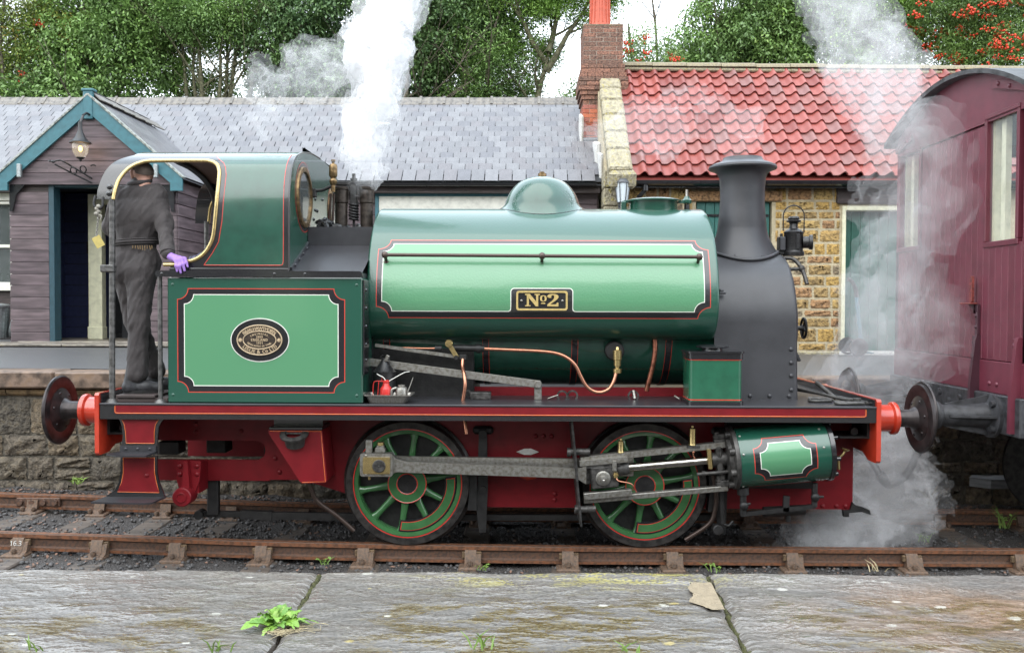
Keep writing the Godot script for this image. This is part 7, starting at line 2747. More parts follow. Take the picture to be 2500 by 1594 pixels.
# ---------------------------------------------------------------- the brake van
func build_brake_van() -> void:
	var van := thing("brake_van", "maroon wooden brake van with arched grey roof and two end windows", "brake van")
	var xe := 4.02
	var arch := func(z: float) -> float:
		return 4.19 - 0.19 * z * z
	# end boards, cut by the two windows
	var wins := [Rect2(-1.0, 2.7, 0.46, 0.96), Rect2(0.62, 2.64, 0.48, 1.06)]
	wins[0] = Rect2(-1.2, 2.7, 0.46, 0.97)
	var m := MB.new()
	m.bb(Vector3(xe + 0.03, 1.05, -1.3), Vector3(xe + 0.07, 2.64, 1.3))
	m.bb(Vector3(xe + 0.03, 2.64, -0.73), Vector3(xe + 0.07, 4.1, 0.61))
	m.bb(Vector3(xe + 0.03, 3.71, -1.3), Vector3(xe + 0.07, 3.85, 1.3))
	var body := part("end_wall", m, K.maroon_1, van)
	var z := -1.3
	while z < 1.29:
		var w := 0.104
		var top: float = arch.call(z + w * 0.5) - 0.02
		var spans := [[1.62, top]]
		for r in wins:
			if z + w > r.position.x and z < r.end.x:
				spans = [[1.62, r.position.y - 0.03], [r.end.y + 0.03, top]]
		# a plain top panel above a joint
		for s in spans:
			var a: float = s[0]
			var b: float = minf(s[1], 3.66) if s[1] > 3.66 and s[0] < 3.0 else s[1]
			if b - a > 0.02 and b <= 3.67:
				m = MB.new()
				m.bb(Vector3(xe, a, z + 0.002), Vector3(xe + 0.03, b, z + w - 0.002), 0.005)
				part("end_board", m, K["maroon_%d" % (rng.randi() % 3)], van)
		z += w
	m = MB.new()
	var poly := PackedVector2Array([Vector2(-1.3, 3.68), Vector2(1.3, 3.68)])
	for i in 13:
		var zz := 1.3 - 2.6 * i / 12.0
		poly.append(Vector2(zz, arch.call(zz) - 0.01))
	m.prism(poly, 0.028, Transform3D(Basis(Vector3(0, 0, 1), Vector3(0, 1, 0), Vector3(1, 0, 0)), Vector3(xe, 0, 0)))
	part("end_top", m, K.maroon_0, van)
	m = MB.new()
	m.bb(Vector3(xe - 0.006, 1.34, -1.3), Vector3(xe + 0.03, 1.615, 1.3), 0.006)
	m.rivet(Vector3(xe - 0.006, 1.42, 0.85), Vector3(-1, 0, 0), 0.022)
	m.rivet(Vector3(xe - 0.006, 1.42, 0.73), Vector3(-1, 0, 0), 0.022)
	part("end_rail", m, K.maroon_2, van)
	# windows
	for r in wins:
		m = MB.new()
		var a := Vector2(r.position.x, r.position.y)
		var b: Vector2 = r.end
		m.bb(Vector3(xe - 0.012, a.y - 0.05, a.x - 0.04), Vector3(xe + 0.05, a.y, b.x + 0.04), 0.006)
		m.bb(Vector3(xe - 0.012, b.y, a.x - 0.04), Vector3(xe + 0.05, b.y + 0.04, b.x + 0.04), 0.006)
		m.bb(Vector3(xe - 0.012, a.y, a.x - 0.04), Vector3(xe + 0.05, b.y, a.x), 0.006)
		m.bb(Vector3(xe - 0.012, a.y, b.x), Vector3(xe + 0.05, b.y, b.x + 0.04), 0.006)
		var w := part("window", m, K.maroon_1, van)
		m = MB.new()
		m.quad(Vector3(xe + 0.03, a.y, a.x), Vector3(xe + 0.03, a.y, b.x), Vector3(xe + 0.03, b.y, b.x), Vector3(xe + 0.03, b.y, a.x), Vector3(-1, 0, 0))
		part("pane", m, K.window_glass, w)
		m = MB.new()
		m.bb(Vector3(xe + 0.05, a.y, a.x - 0.03), Vector3(xe + 0.16, b.y, a.x + 0.02))
		m.bb(Vector3(xe + 0.05, a.y - 0.05, a.x), Vector3(xe + 0.16, a.y, b.x))
		m.bb(Vector3(xe + 0.07, a.y, a.x + 0.1), Vector3(xe + 0.12, b.y, a.x + 0.17))
		part("inner_frame", m, K.cream_paint, w)
	# sides with window openings, floor, grey boards standing for the reflection in the panes
	m = MB.new()
	for s in [-1.0, 1.0]:
		var za: float = 1.26 * s
		for e in [[xe, xe + 0.35, 1.05, 3.8], [xe + 0.35, xe + 2.3, 1.05, 2.6], [xe + 0.35, xe + 2.3, 3.68, 3.8], [xe + 2.3, xe + 6.2, 1.05, 3.8]]:
			m.bb(Vector3(e[0], e[2], za - 0.03), Vector3(e[1], e[3], za + 0.03))
	m.bb(Vector3(xe + 0.08, 1.15, -1.24), Vector3(xe + 6.2, 1.2, 1.24))
	part("side_wall", m, K.maroon_0, van)
	m = MB.new()
	var y := 1.2
	while y < 4.0:
		m.box(Vector3(xe + 2.2, y + 0.05, 0), Vector3(0.03, 0.096, 2.4), Basis.from_euler(Vector3(0, 0, 0.1)))
		y += 0.1
	part("reflection_boards", m, K.grey_plank, van)
	# roof
	m = MB.new()
	var rows := []
	for x in [xe - 0.1, xe + 6.3]:
		var line := PackedVector3Array()
		for i in 25:
			var zz := 1.42 - 2.84 * i / 24.0
			line.append(Vector3(x, arch.call(zz) + 0.03, zz))
		rows.append(line)
	m.sheet(rows, true)
	rows = []
	for x in [xe - 0.1, xe + 6.3]:
		var line := PackedVector3Array()
		for i in 25:
			var zz := 1.42 - 2.84 * i / 24.0
			line.append(Vector3(x, arch.call(zz) - 0.012, zz))
		rows.append(line)
	m.sheet(rows, false)
	for i in 24:
		var za := 1.42 - 2.84 * i / 24.0
		var zb := 1.42 - 2.84 * (i + 1) / 24.0
		m.quad(Vector3(xe - 0.1, arch.call(za) + 0.03, za), Vector3(xe - 0.1, arch.call(zb) + 0.03, zb), Vector3(xe - 0.1, arch.call(zb) - 0.012, zb), Vector3(xe - 0.1, arch.call(za) - 0.012, za), Vector3(-1, 0, 0))
	part("roof", m, K.van_roof, van)
	# iron: plates above the windows, stanchions with bolts, hand brake bracket
	m = MB.new()
	m.bar(Vector3(xe - 0.02, 3.99, 0.72), Vector3(xe - 0.02, 3.83, 1.3), 0.02, 0.07)
	for q in [Vector2(3.96, 0.84), Vector2(3.9, 1.02)]:
		m.rivet(Vector3(xe - 0.03, q.x, q.y), Vector3(-1, 0, 0), 0.02)
	m.bar(Vector3(xe - 0.02, 3.74, -1.28), Vector3(xe - 0.02, 3.82, -0.9), 0.02, 0.06)
	m.rivet(Vector3(xe - 0.03, 3.77, -1.18), Vector3(-1, 0, 0), 0.02)
	m.rivet(Vector3(xe - 0.03, 3.8, -1.02), Vector3(-1, 0, 0), 0.02)
	part("iron_strap", m, K.maroon_1, van)
	for zz in [0.53, 1.2]:
		m = MB.new()
		m.prism(PackedVector2Array([Vector2(xe, 1.05), Vector2(xe - 0.09, 1.05), Vector2(xe - 0.085, 1.4), Vector2(xe - 0.045, 1.78), Vector2(xe - 0.03, 1.83), Vector2(xe, 1.83)]), 0.045, flatxf(zz - 0.022))
		m.bb(Vector3(xe - 0.02, 1.05, zz - 0.09), Vector3(xe - 0.006, 1.82, zz + 0.02), 0.003)
		for yy in [1.18, 1.42, 1.6, 1.76]:
			m.rivet(Vector3(xe - 0.02, yy, zz - 0.06), Vector3(-1, 0, 0), 0.022)
		part("stanchion", m, K.maroon_0 if zz > 1.0 else K.maroon_dark, van)
	m = MB.new()
	m.bb(Vector3(xe - 0.03, 1.83, 0.505), Vector3(xe, 2.1, 0.545), 0.004)
	m.prism(PackedVector2Array([Vector2(0.5, 2.02), Vector2(0.5, 2.1), Vector2(0.4, 2.1), Vector2(0.5, 2.05)]), 0.02, Transform3D(Basis(Vector3(0, 0, 1), Vector3(0, 1, 0), Vector3(1, 0, 0)), Vector3(xe - 0.04, 0, 0)))
	m.rivet(Vector3(xe - 0.03, 2.0, 0.525), Vector3(-1, 0, 0), 0.018)
	m.rivet(Vector3(xe - 0.03, 1.9, 0.525), Vector3(-1, 0, 0), 0.018)
	part("bracket", m, K.maroon_dark, van)
	m = MB.new()
	m.bb(Vector3(xe - 0.1, 2.1, 0.35), Vector3(xe - 0.03, 2.115, 0.55), 0.003)
	m.prism(rounded(Vector2(0.46, 2.115), Vector2(0.505, 2.35), 0.02), 0.02, Transform3D(Basis(Vector3(0, 0, 1), Vector3(0, 1, 0), Vector3(1, 0, 0)), Vector3(xe - 0.06, 0, 0)))
	part("lamp_iron", m, K.lamp_iron_red, van)
	# underframe: headstock, buffers, sole bars
	m = MB.new()
	m.bb(Vector3(xe - 0.05, 1.02, -1.3), Vector3(xe + 0.1, 1.34, 1.3), 0.01)
	for zz in [-1.25, 1.17]:
		m.bb(Vector3(xe + 0.1, 1.0, zz), Vector3(xe + 6.2, 1.2, zz + 0.08))
	var hs := part("headstock", m, K.van_frame, van)
	m = MB.new()
	for q in [Vector2(1.25, 0.3), Vector2(1.2, 0.1), Vector2(1.27, -0.1), Vector2(1.24, 1.16), Vector2(1.09, 1.16), Vector2(1.12, 0.3), Vector2(1.24, -0.35)]:
		m.nut(Vector3(xe - 0.05, q.x, q.y), Vector3(-1, 0, 0), 0.032, 0.025)
	part("headstock_bolt", m, K.van_frame, hs)
	for zz in [0.865, -0.865]:
		var o := Vector3(xe - 0.05, 1.16, zz)
		var d := Vector3(-1, 0, 0)
		m = MB.new()
		m.lathe(o, d, [Vector2(0.0, 0.0), Vector2(0.19, 0.0), Vector2(0.19, 0.03), Vector2(0.15, 0.04), Vector2(0.11, 0.06), Vector2(0.095, 0.2), Vector2(0.09, 0.44), Vector2(0.115, 0.455), Vector2(0.12, 0.48), Vector2(0.11, 0.5), Vector2(0.07, 0.505), Vector2(0.06, 0.46)], 28)
		for a in [0.0, PI * 0.5, PI, PI * 1.5]:
			var rr := Vector3(0, sin(a), cos(a))
			m.prism(PackedVector2Array([Vector2(0.0, 0.06), Vector2(0.17, 0.06), Vector2(0.1, 0.42), Vector2(0.0, 0.42)]), 0.018, Transform3D(Basis(rr, d, rr.cross(d)), o - rr.cross(d) * 0.009 - d * 0.02))
		for a in [0.785, 2.356, 3.927, 5.498]:
			m.nut(o + Vector3(0, sin(a), cos(a)) * 0.15 + d * 0.035, d, 0.03, 0.035)
		var bh := part("buffer_housing", m, K.van_frame, van)
		m = MB.new()
		m.lathe(o, d, [Vector2(0.048, 0.4), Vector2(0.048, 0.565), Vector2(0.1, 0.575), Vector2(0.27, 0.575), Vector2(0.285, 0.585), Vector2(0.28, 0.598), Vector2(0.15, 0.61), Vector2(0.0, 0.612)], 36)
		part("buffer_head", m, K.dull_buffer, bh)
	# wheels and axle boxes, step board
	for x in [xe + 1.4, xe + 4.6]:
		for s in [1.0, -1.0]:
			m = MB.new()
			m.lathe(Vector3(x, 0.48, 0.7 * s), Vector3(0, 0, s), [Vector2(0.0, 0.0), Vector2(0.52, 0.0), Vector2(0.52, 0.03), Vector2(0.48, 0.04), Vector2(0.475, 0.12), Vector2(0.42, 0.12), Vector2(0.4, 0.08), Vector2(0.12, 0.06), Vector2(0.1, 0.12), Vector2(0, 0.12)], 40)
			part("wheel", m, K.tyre, van)
			m = MB.new()
			m.bb(Vector3(x - 0.14, 0.36, 0.95 * s - 0.08), Vector3(x + 0.14, 0.62, 0.95 * s + 0.08), 0.02)
			m.bar(Vector3(x - 0.6, 0.85, 0.98 * s), Vector3(x + 0.6, 0.85, 0.98 * s), 0.1, 0.1)
			part("axle_box", m, K.van_frame, van)
	m = MB.new()
	m.prism(PackedVector2Array([Vector2(4.86, -1.32), Vector2(5.02, -1.18), Vector2(10, -1.18), Vector2(10, -1.45), Vector2(4.95, -1.45)]), 0.1, Transform3D(Basis(Vector3(1, 0, 0), Vector3(0, 0, 1), Vector3(0, 1, 0)), Vector3(0, 0.12, 0)))
	part("step_board", m, K.grey_plank, van)


# ---------------------------------------------------------------- unseen building and trees, added to darken reflections in paint and panes
func build_opposite_side() -> void:
	var st := thing("unseen_opposite_building", "unseen long dark boarded building across the near platform, added to be mirrored in paint and panes", "building", Vector3(0, 0.44, 15))
	var m := MB.new()
	m.bb(Vector3(-15, 0.44, 15.0), Vector3(15, 4.2, 20.0))
	part("wall", m, K.purple_board_0, st)
	m = MB.new()
	m.facing(Vector3(-15.3, 4.1, 14.6), Vector3(15.3, 4.1, 14.6), Vector3(15.3, 6.6, 17.5), Vector3(-15.3, 6.6, 17.5), Vector3(0, 0, 18))
	m.facing(Vector3(-15.3, 4.1, 20.4), Vector3(15.3, 4.1, 20.4), Vector3(15.3, 6.6, 17.5), Vector3(-15.3, 6.6, 17.5), Vector3(0, 0, 18))
	part("roof", m, K.slate_2, st)
	for k in 8:
		m = MB.new()
		m.bb(Vector3(-13.5 + 3.6 * k, 1.5, 14.95), Vector3(-12.3 + 3.6 * k, 3.3, 15.0))
		part("window_frame", m, K.cream_paint, st)
	# an unseen belt of trees behind it, added for dark reflections
	var mm := MultiMesh.new()
	mm.transform_format = MultiMesh.TRANSFORM_3D
	mm.use_colors = true
	mm.mesh = clumps[0]
	mm.instance_count = 5000
	for i in 5000:
		var p := Vector3(rng.randf_range(-26, 26), 0, rng.randf_range(21.0, 24.5))
		p.y = rng.randf_range(1.0, 9.5 + 2.5 * sin(p.x * 0.7) + 1.5 * sin(p.x * 1.9))
		mm.set_instance_transform(i, Transform3D(Basis.from_euler(Vector3(rng.randf(), rng.randf() * TAU, rng.randf())).scaled(Vector3.ONE * rng.randf_range(3.0, 5.0)), p))
		var f := rng.randf()
		mm.set_instance_color(i, Color(0.05 + 0.05 * f, 0.1 + 0.09 * f, 0.03 + 0.02 * f))
	var o := MultiMeshInstance3D.new()
	o.name = "unseen_tree_belt"
	o.multimesh = mm
	o.material_override = K.leaf
	add_child(o)
	o.set_meta("kind", "stuff")
	tag(o, "unseen belt of green trees beyond the building, added for dark reflections", "trees")


# ---------------------------------------------------------------- trees on the bank behind the buildings
func leaf_clump(seed_: int, n: int, length: float, width: float, spread: float) -> ArrayMesh:
	var r := RandomNumberGenerator.new()
	r.seed = seed_
	var m := MB.new()
	for i in n:
		var d := Vector3(r.randfn(0, 1), r.randfn(0.1, 0.7), r.randfn(0, 1)).normalized()
		var c := d * spread * r.randf_range(0.35, 1.0)
		var fwd := (d + Vector3(r.randfn(0, 0.6), r.randfn(-0.25, 0.5), r.randfn(0, 0.6))).normalized()
		var side := fwd.cross(Vector3(r.randfn(0, 0.5), 1, r.randfn(0, 0.5))).normalized()
		var nn := side.cross(fwd).normalized()
		var l := length * r.randf_range(0.7, 1.2)
		var w := width * r.randf_range(0.8, 1.2)
		var a := c
		var b := c + fwd * l - nn * l * 0.2
		var p := c + fwd * l * 0.45 + side * w * 0.5 - nn * l * 0.03
		var q := c + fwd * l * 0.45 - side * w * 0.5 - nn * l * 0.03
		m.tri(a, p, b, nn, nn, nn)
		m.tri(a, b, q, nn, nn, nn)
	return m.mesh()


var clumps := []


func stem(m: MB, from: Vector3, to: Vector3, r0: float, r1: float, bend: float, depth: int) -> void:
	var pts := []
	var side := Vector3(rng.randfn(0, 1), 0, rng.randfn(0, 1)) * bend
	for i in 6:
		var f := i / 5.0
		pts.append(from.lerp(to, f) + side * sin(f * PI) + Vector3(rng.randfn(0, 1), 0, rng.randfn(0, 1)) * r0 * 0.3)
	pts[0] = from
	m.tube(pts, r0, 7, false, r1)
	if depth > 0:
		var n := rng.randi_range(4, 6)
		for k in n:
			var f := rng.randf_range(0.3, 1.0)
			var p: Vector3 = pts[clampi(int(f * 5), 0, 5)]
			var l := from.distance_to(to) * rng.randf_range(0.35, 0.6)
			var d := ((to - from).normalized() * 0.8 + Vector3(rng.randfn(0, 0.8), rng.randf_range(0.0, 0.5), rng.randfn(0, 0.6))).normalized()
			stem(m, p, p + d * l, lerpf(r0, r1, f) * 0.6, 0.006, bend * 0.5, depth - 1)


# stems: [from, to, radius]; blobs: [centre, radii, clumps]
func tree(called: String, label: String, base: Vector3, stems: Array, blobs: Array, col: Array, bark: String, gap := 0.0, kind := 0, berries := 0) -> void:
	var t := thing(called, label, "tree", base, "trees on the bank behind the buildings")
	var m := MB.new()
	for s in stems:
		stem(m, s[0], s[1], s[2], 0.02, 0.15, 2)
	part("trunk", m, K[bark], t)
	var noise := FastNoiseLite.new()
	noise.seed = rng.randi() % 1000
	noise.frequency = 0.75
	noise.fractal_octaves = 3
	var tint := FastNoiseLite.new()
	tint.seed = rng.randi() % 1000
	tint.frequency = 0.55
	var places := []
	var cols := []
	var bp := []
	for b in blobs:
		var made := 0
		var tries := 0
		while made < b[2] * 1.05 and tries < b[2] * 6:
			tries += 1
			var d := Vector3(rng.randfn(0, 1), rng.randfn(0, 1), rng.randfn(0, 1)).normalized() * pow(rng.randf(), 0.42)
			var p: Vector3 = b[0] + d * b[1] * Vector3(1, 1, 0.75)
			if noise.get_noise_3dv(p) < gap - 0.02 + rng.randf_range(-0.12, 0.12):
				continue
			if p.y < 6.4:
				continue
			made += 1
			var s := rng.randf_range(0.75, 1.3)
			var bs := Basis.from_euler(Vector3(rng.randf_range(-0.5, 0.5), rng.randf() * TAU, rng.randf_range(-0.5, 0.5))).scaled(Vector3.ONE * s)
			places.append(Transform3D(bs, p - base))
			var f := clampf(0.5 + tint.get_noise_3dv(p) * 1.1 + rng.randfn(0, 0.2), 0.0, 1.0)
			var c: Color = col[0].lerp(col[1], f)
			if rng.randf() < 0.05:
				c = col[2]
			cols.append(c)
			if berries > 0 and d.length() > 0.72 and rng.randf() < 0.2:
				bp.append(p)
	var mm := MultiMesh.new()
	mm.transform_format = MultiMesh.TRANSFORM_3D
	mm.use_colors = true
	mm.mesh = clumps[kind]
	mm.instance_count = places.size()
	for i in places.size():
		mm.set_instance_transform(i, places[i])
		mm.set_instance_color(i, cols[i])
	var o := MultiMeshInstance3D.new()
	o.name = "crown"
	o.multimesh = mm
	o.material_override = K.leaf
	t.add_child(o)
	o.set_meta("kind", "stuff")
	if berries > 0:
		var bm := MB.new()
		for k in 12:
			bm.ball(Vector3(rng.randfn(0, 0.06), rng.randfn(0, 0.035), rng.randfn(0, 0.06)), Vector3.ONE * 0.023, 5)
		var mb := MultiMesh.new()
		mb.transform_format = MultiMesh.TRANSFORM_3D
		mb.mesh = bm.mesh()
		mb.instance_count = mini(berries, bp.size())
		for i in mb.instance_count:
			var p: Vector3 = bp[(i * 7919) % bp.size()]
			mb.set_instance_transform(i, Transform3D(Basis.from_euler(Vector3(0, rng.randf() * TAU, 0)).scaled(Vector3.ONE * rng.randf_range(0.7, 1.5)), p - base + Vector3(0, -0.05, 0.12)))
		var ob := MultiMeshInstance3D.new()
		ob.name = "berries"
		ob.multimesh = mb
		ob.material_override = K.berry
		t.add_child(ob)
		ob.set_meta("kind", "stuff")


func build_trees() -> void:
	# the bank
	var m := MB.new()
	var rows := []
	var n := FastNoiseLite.new()
	n.seed = 8
	n.frequency = 0.15
	for i in 13:
		var z := -12.2 - 1.0 * i if i < 8 else -19.2 - 22.0 * (i - 7)
		var line := PackedVector3Array()
		for j in 41:
			var x := -60.0 + 3.0 * j
			var y := 1.15 + 5.0 * smoothstep(0.0, 1.0, clampf((-12.2 - z) / 3.6, 0.0, 1.0)) + n.get_noise_2d(x, z) * 0.4
			line.append(Vector3(x, y if i > 0 else 1.15, z))
		rows.append(line)
	m.sheet(rows, true)
	struct("embankment", m, K.far_grass)
	clumps = [leaf_clump(1, 14, 0.11, 0.05, 0.22), leaf_clump(2, 16, 0.1, 0.036, 0.22), leaf_clump(3, 16, 0.09, 0.026, 0.22)]
	var lc := func(r: float, g: float, b: float) -> Color: return Color(r, g, b)
	var mid := [lc.call(0.1, 0.175, 0.055), lc.call(0.2, 0.33, 0.09), lc.call(0.22, 0.34, 0.08)]
	var dark := [lc.call(0.065, 0.125, 0.05), lc.call(0.14, 0.235, 0.075), lc.call(0.14, 0.24, 0.06)]
	var bright := [lc.call(0.1, 0.2, 0.035), lc.call(0.2, 0.34, 0.065), lc.call(0.3, 0.44, 0.08)]
	var warm := [lc.call(0.11, 0.17, 0.04), lc.call(0.24, 0.29, 0.06), lc.call(0.36, 0.25, 0.06)]
	var z := -16.0
	var st := func(x: float, n_: int, lean: float, r: float) -> Array:
		var out := []
		for k in n_:
			var f := (k - (n_ - 1) * 0.5)
			out.append([Vector3(x + f * 0.16, 5.9, z + rng.randf_range(-0.4, 0.4)), Vector3(x + f * lean + rng.randf_range(-0.2, 0.2), rng.randf_range(9.4, 10.8), z + rng.randf_range(-0.7, 0.7)), r * rng.randf_range(0.8, 1.2)])
		return out
	tree("rowan_tree", "rowan at the far left with yellowing leaves and a few orange berries", Vector3(-14.0, 6, z), st.call(-14.0, 3, 0.5, 0.09), [[Vector3(-13.9, 9.0, z), Vector3(1.9, 2.4, 1.5), 1700], [Vector3(-12.2, 9.6, z), Vector3(1.3, 1.2, 1.2), 500]], warm, "bark", -0.1, 1, 50)
	tree("leafy_tree", "bushy mid-green tree behind the left end of the slate roof", Vector3(-11.3, 6, z), st.call(-11.3, 4, 0.5, 0.08), [[Vector3(-11.6, 8.6, z), Vector3(2.2, 2.3, 1.6), 2400], [Vector3(-10.6, 10.2, z), Vector3(1.8, 1.4, 1.5), 1100], [Vector3(-12.6, 7.3, z + 0.8), Vector3(1.6, 0.7, 1.0), 500]], mid, "bark", -0.15, 0)
	tree("multi_stemmed_tree", "tall tree with many bare upright stems fanning above the porch roof", Vector3(-8.6, 6, z), st.call(-8.5, 8, 0.42, 0.085), [[Vector3(-8.6, 9.9, z), Vector3(2.5, 1.25, 1.8), 2300], [Vector3(-9.8, 8.4, z - 0.5), Vector3(1.2, 1.3, 1.2), 600], [Vector3(-8.4, 8.2, z - 0.6), Vector3(2.0, 1.0, 1.0), 330], [Vector3(-8.3, 7.2, z - 0.6), Vector3(1.9, 0.5, 1.0), 260]], mid, "bark_green", -0.05, 1)
	tree("dark_tree", "dark green tree just left of the rising white steam", Vector3(-5.9, 6, z), st.call(-5.9, 4, 0.4, 0.1), [[Vector3(-6.0, 9.4, z), Vector3(1.9, 2.0, 1.6), 2100], [Vector3(-5.2, 7.9, z), Vector3(1.5, 1.3, 1.3), 1000], [Vector3(-7.0, 8.2, z - 0.5), Vector3(1.0, 1.0, 1.0), 300]], dark, "bark", -0.12, 0)
	tree("dark_tree", "dark dense tree with slender stems just right of the rising steam", Vector3(-3.0, 6, z), st.call(-3.0, 6, 0.35, 0.08), [[Vector3(-2.8, 9.6, z), Vector3(1.9, 1.7, 1.6), 2300], [Vector3(-3.4, 8.3, z), Vector3(1.3, 1.0, 1.3), 750], [Vector3(-2.4, 7.4, z - 0.5), Vector3(1.6, 0.6, 1.2), 550]], dark, "bark", -0.12, 0)
	tree("bushy_tree", "grey-green bushy tree behind the middle of the slate roof", Vector3(-1.1, 6, z), st.call(-1.1, 4, 0.35, 0.08), [[Vector3(-0.9, 8.7, z), Vector3(1.6, 1.9, 1.5), 2000], [Vector3(-0.6, 10.2, z), Vector3(1.5, 1.1, 1.3), 800], [Vector3(-1.0, 7.3, z), Vector3(1.6, 0.6, 1.2), 480]], mid, "bark", -0.14, 1)
	tree("ash_tree", "slender ash with one pale trunk and open light green crown left of the chimney", Vector3(0.55, 6, z + 0.5), [[Vector3(0.35, 5.9, z + 0.5), Vector3(0.7, 8.9, z + 0.5), 0.17], [Vector3(0.55, 8.2, z + 0.5), Vector3(2.0, 10.6, z + 0.5), 0.09], [Vector3(0.5, 8.5, z + 0.5), Vector3(-0.6, 10.8, z + 0.4), 0.08], [Vector3(0.6, 8.7, z + 0.5), Vector3(0.9, 11.0, z + 0.6), 0.09]], [[Vector3(0.8, 10.1, z + 0.4), Vector3(1.9, 0.9, 1.3), 1250], [Vector3(0.3, 8.9, z), Vector3(1.0, 0.6, 1.0), 220], [Vector3(1.6, 7.7, z), Vector3(0.9, 0.7, 0.9), 170], [Vector3(2.4, 10.6, z), Vector3(1.2, 0.6, 1.0), 330]], bright, "bark_green", -0.02, 2)
	tree("rowan_tree", "small rowan with red berries just right of the chimney", Vector3(3.2, 6, z + 1.5), st.call(3.2, 2, 0.4, 0.06), [[Vector3(3.15, 7.9, z + 1.5), Vector3(0.85, 1.25, 0.9), 900], [Vector3(3.9, 7.5, z + 1.5), Vector3(0.6, 0.6, 0.6), 300]], mid, "bark", -0.12, 2, 60)
	tree("broad_tree", "broad dense green tree behind the red roof", Vector3(6.1, 6, z), st.call(6.1, 5, 0.5, 0.1), [[Vector3(5.8, 8.6, z), Vector3(2.0, 2.0, 1.7), 2700], [Vector3(6.6, 10.1, z), Vector3(2.0, 1.2, 1.6), 1500], [Vector3(4.5, 7.6, z), Vector3(0.9, 1.0, 1.0), 420]], mid, "bark", -0.15, 0)
	tree("bright_tree", "yellow-green leafy tree behind the red roof, beside the thin steam", Vector3(9.2, 6, z), st.call(9.2, 4, 0.5, 0.09), [[Vector3(9.0, 8.9, z), Vector3(1.9, 2.2, 1.5), 3000], [Vector3(9.6, 10.4, z), Vector3(1.8, 1.1, 1.3), 1300]], bright, "bark", -0.13, 1)
	tree("rowan_tree", "large rowan thick with orange-red berries at the far right", Vector3(12.6, 6, z + 1.0), st.call(12.5, 4, 0.5, 0.08), [[Vector3(12.4, 8.7, z + 1.0), Vector3(1.9, 2.2, 1.5), 3200], [Vector3(11.2, 9.6, z + 1.0), Vector3(1.5, 1.4, 1.2), 1500], [Vector3(14.5, 9.0, z + 1.0), Vector3(1.6, 2.0, 1.4), 1100]], mid, "bark", -0.16, 2, 330)
	# further trees to close the view at both sides
	tree("far_tree", "dark tree standing beyond the others at the left", Vector3(-17.5, 6, z - 2.0), st.call(-17.5, 3, 0.5, 0.1), [[Vector3(-17.2, 8.8, z - 2.0), Vector3(2.6, 2.6, 2.0), 1500]], dark, "bark", -0.15, 0)
	tree("far_tree", "dark tree standing beyond the others at the right", Vector3(16.8, 6, z - 2.0), st.call(16.8, 3, 0.5, 0.1), [[Vector3(16.8, 8.8, z - 2.0), Vector3(2.4, 2.6, 2.0), 1500]], dark, "bark", -0.15, 0)


# ---------------------------------------------------------------- lamps, cans, plants and other small things
func build_small_things() -> void:
	lamps()
	oil_things()
	yard_things()
	plants()


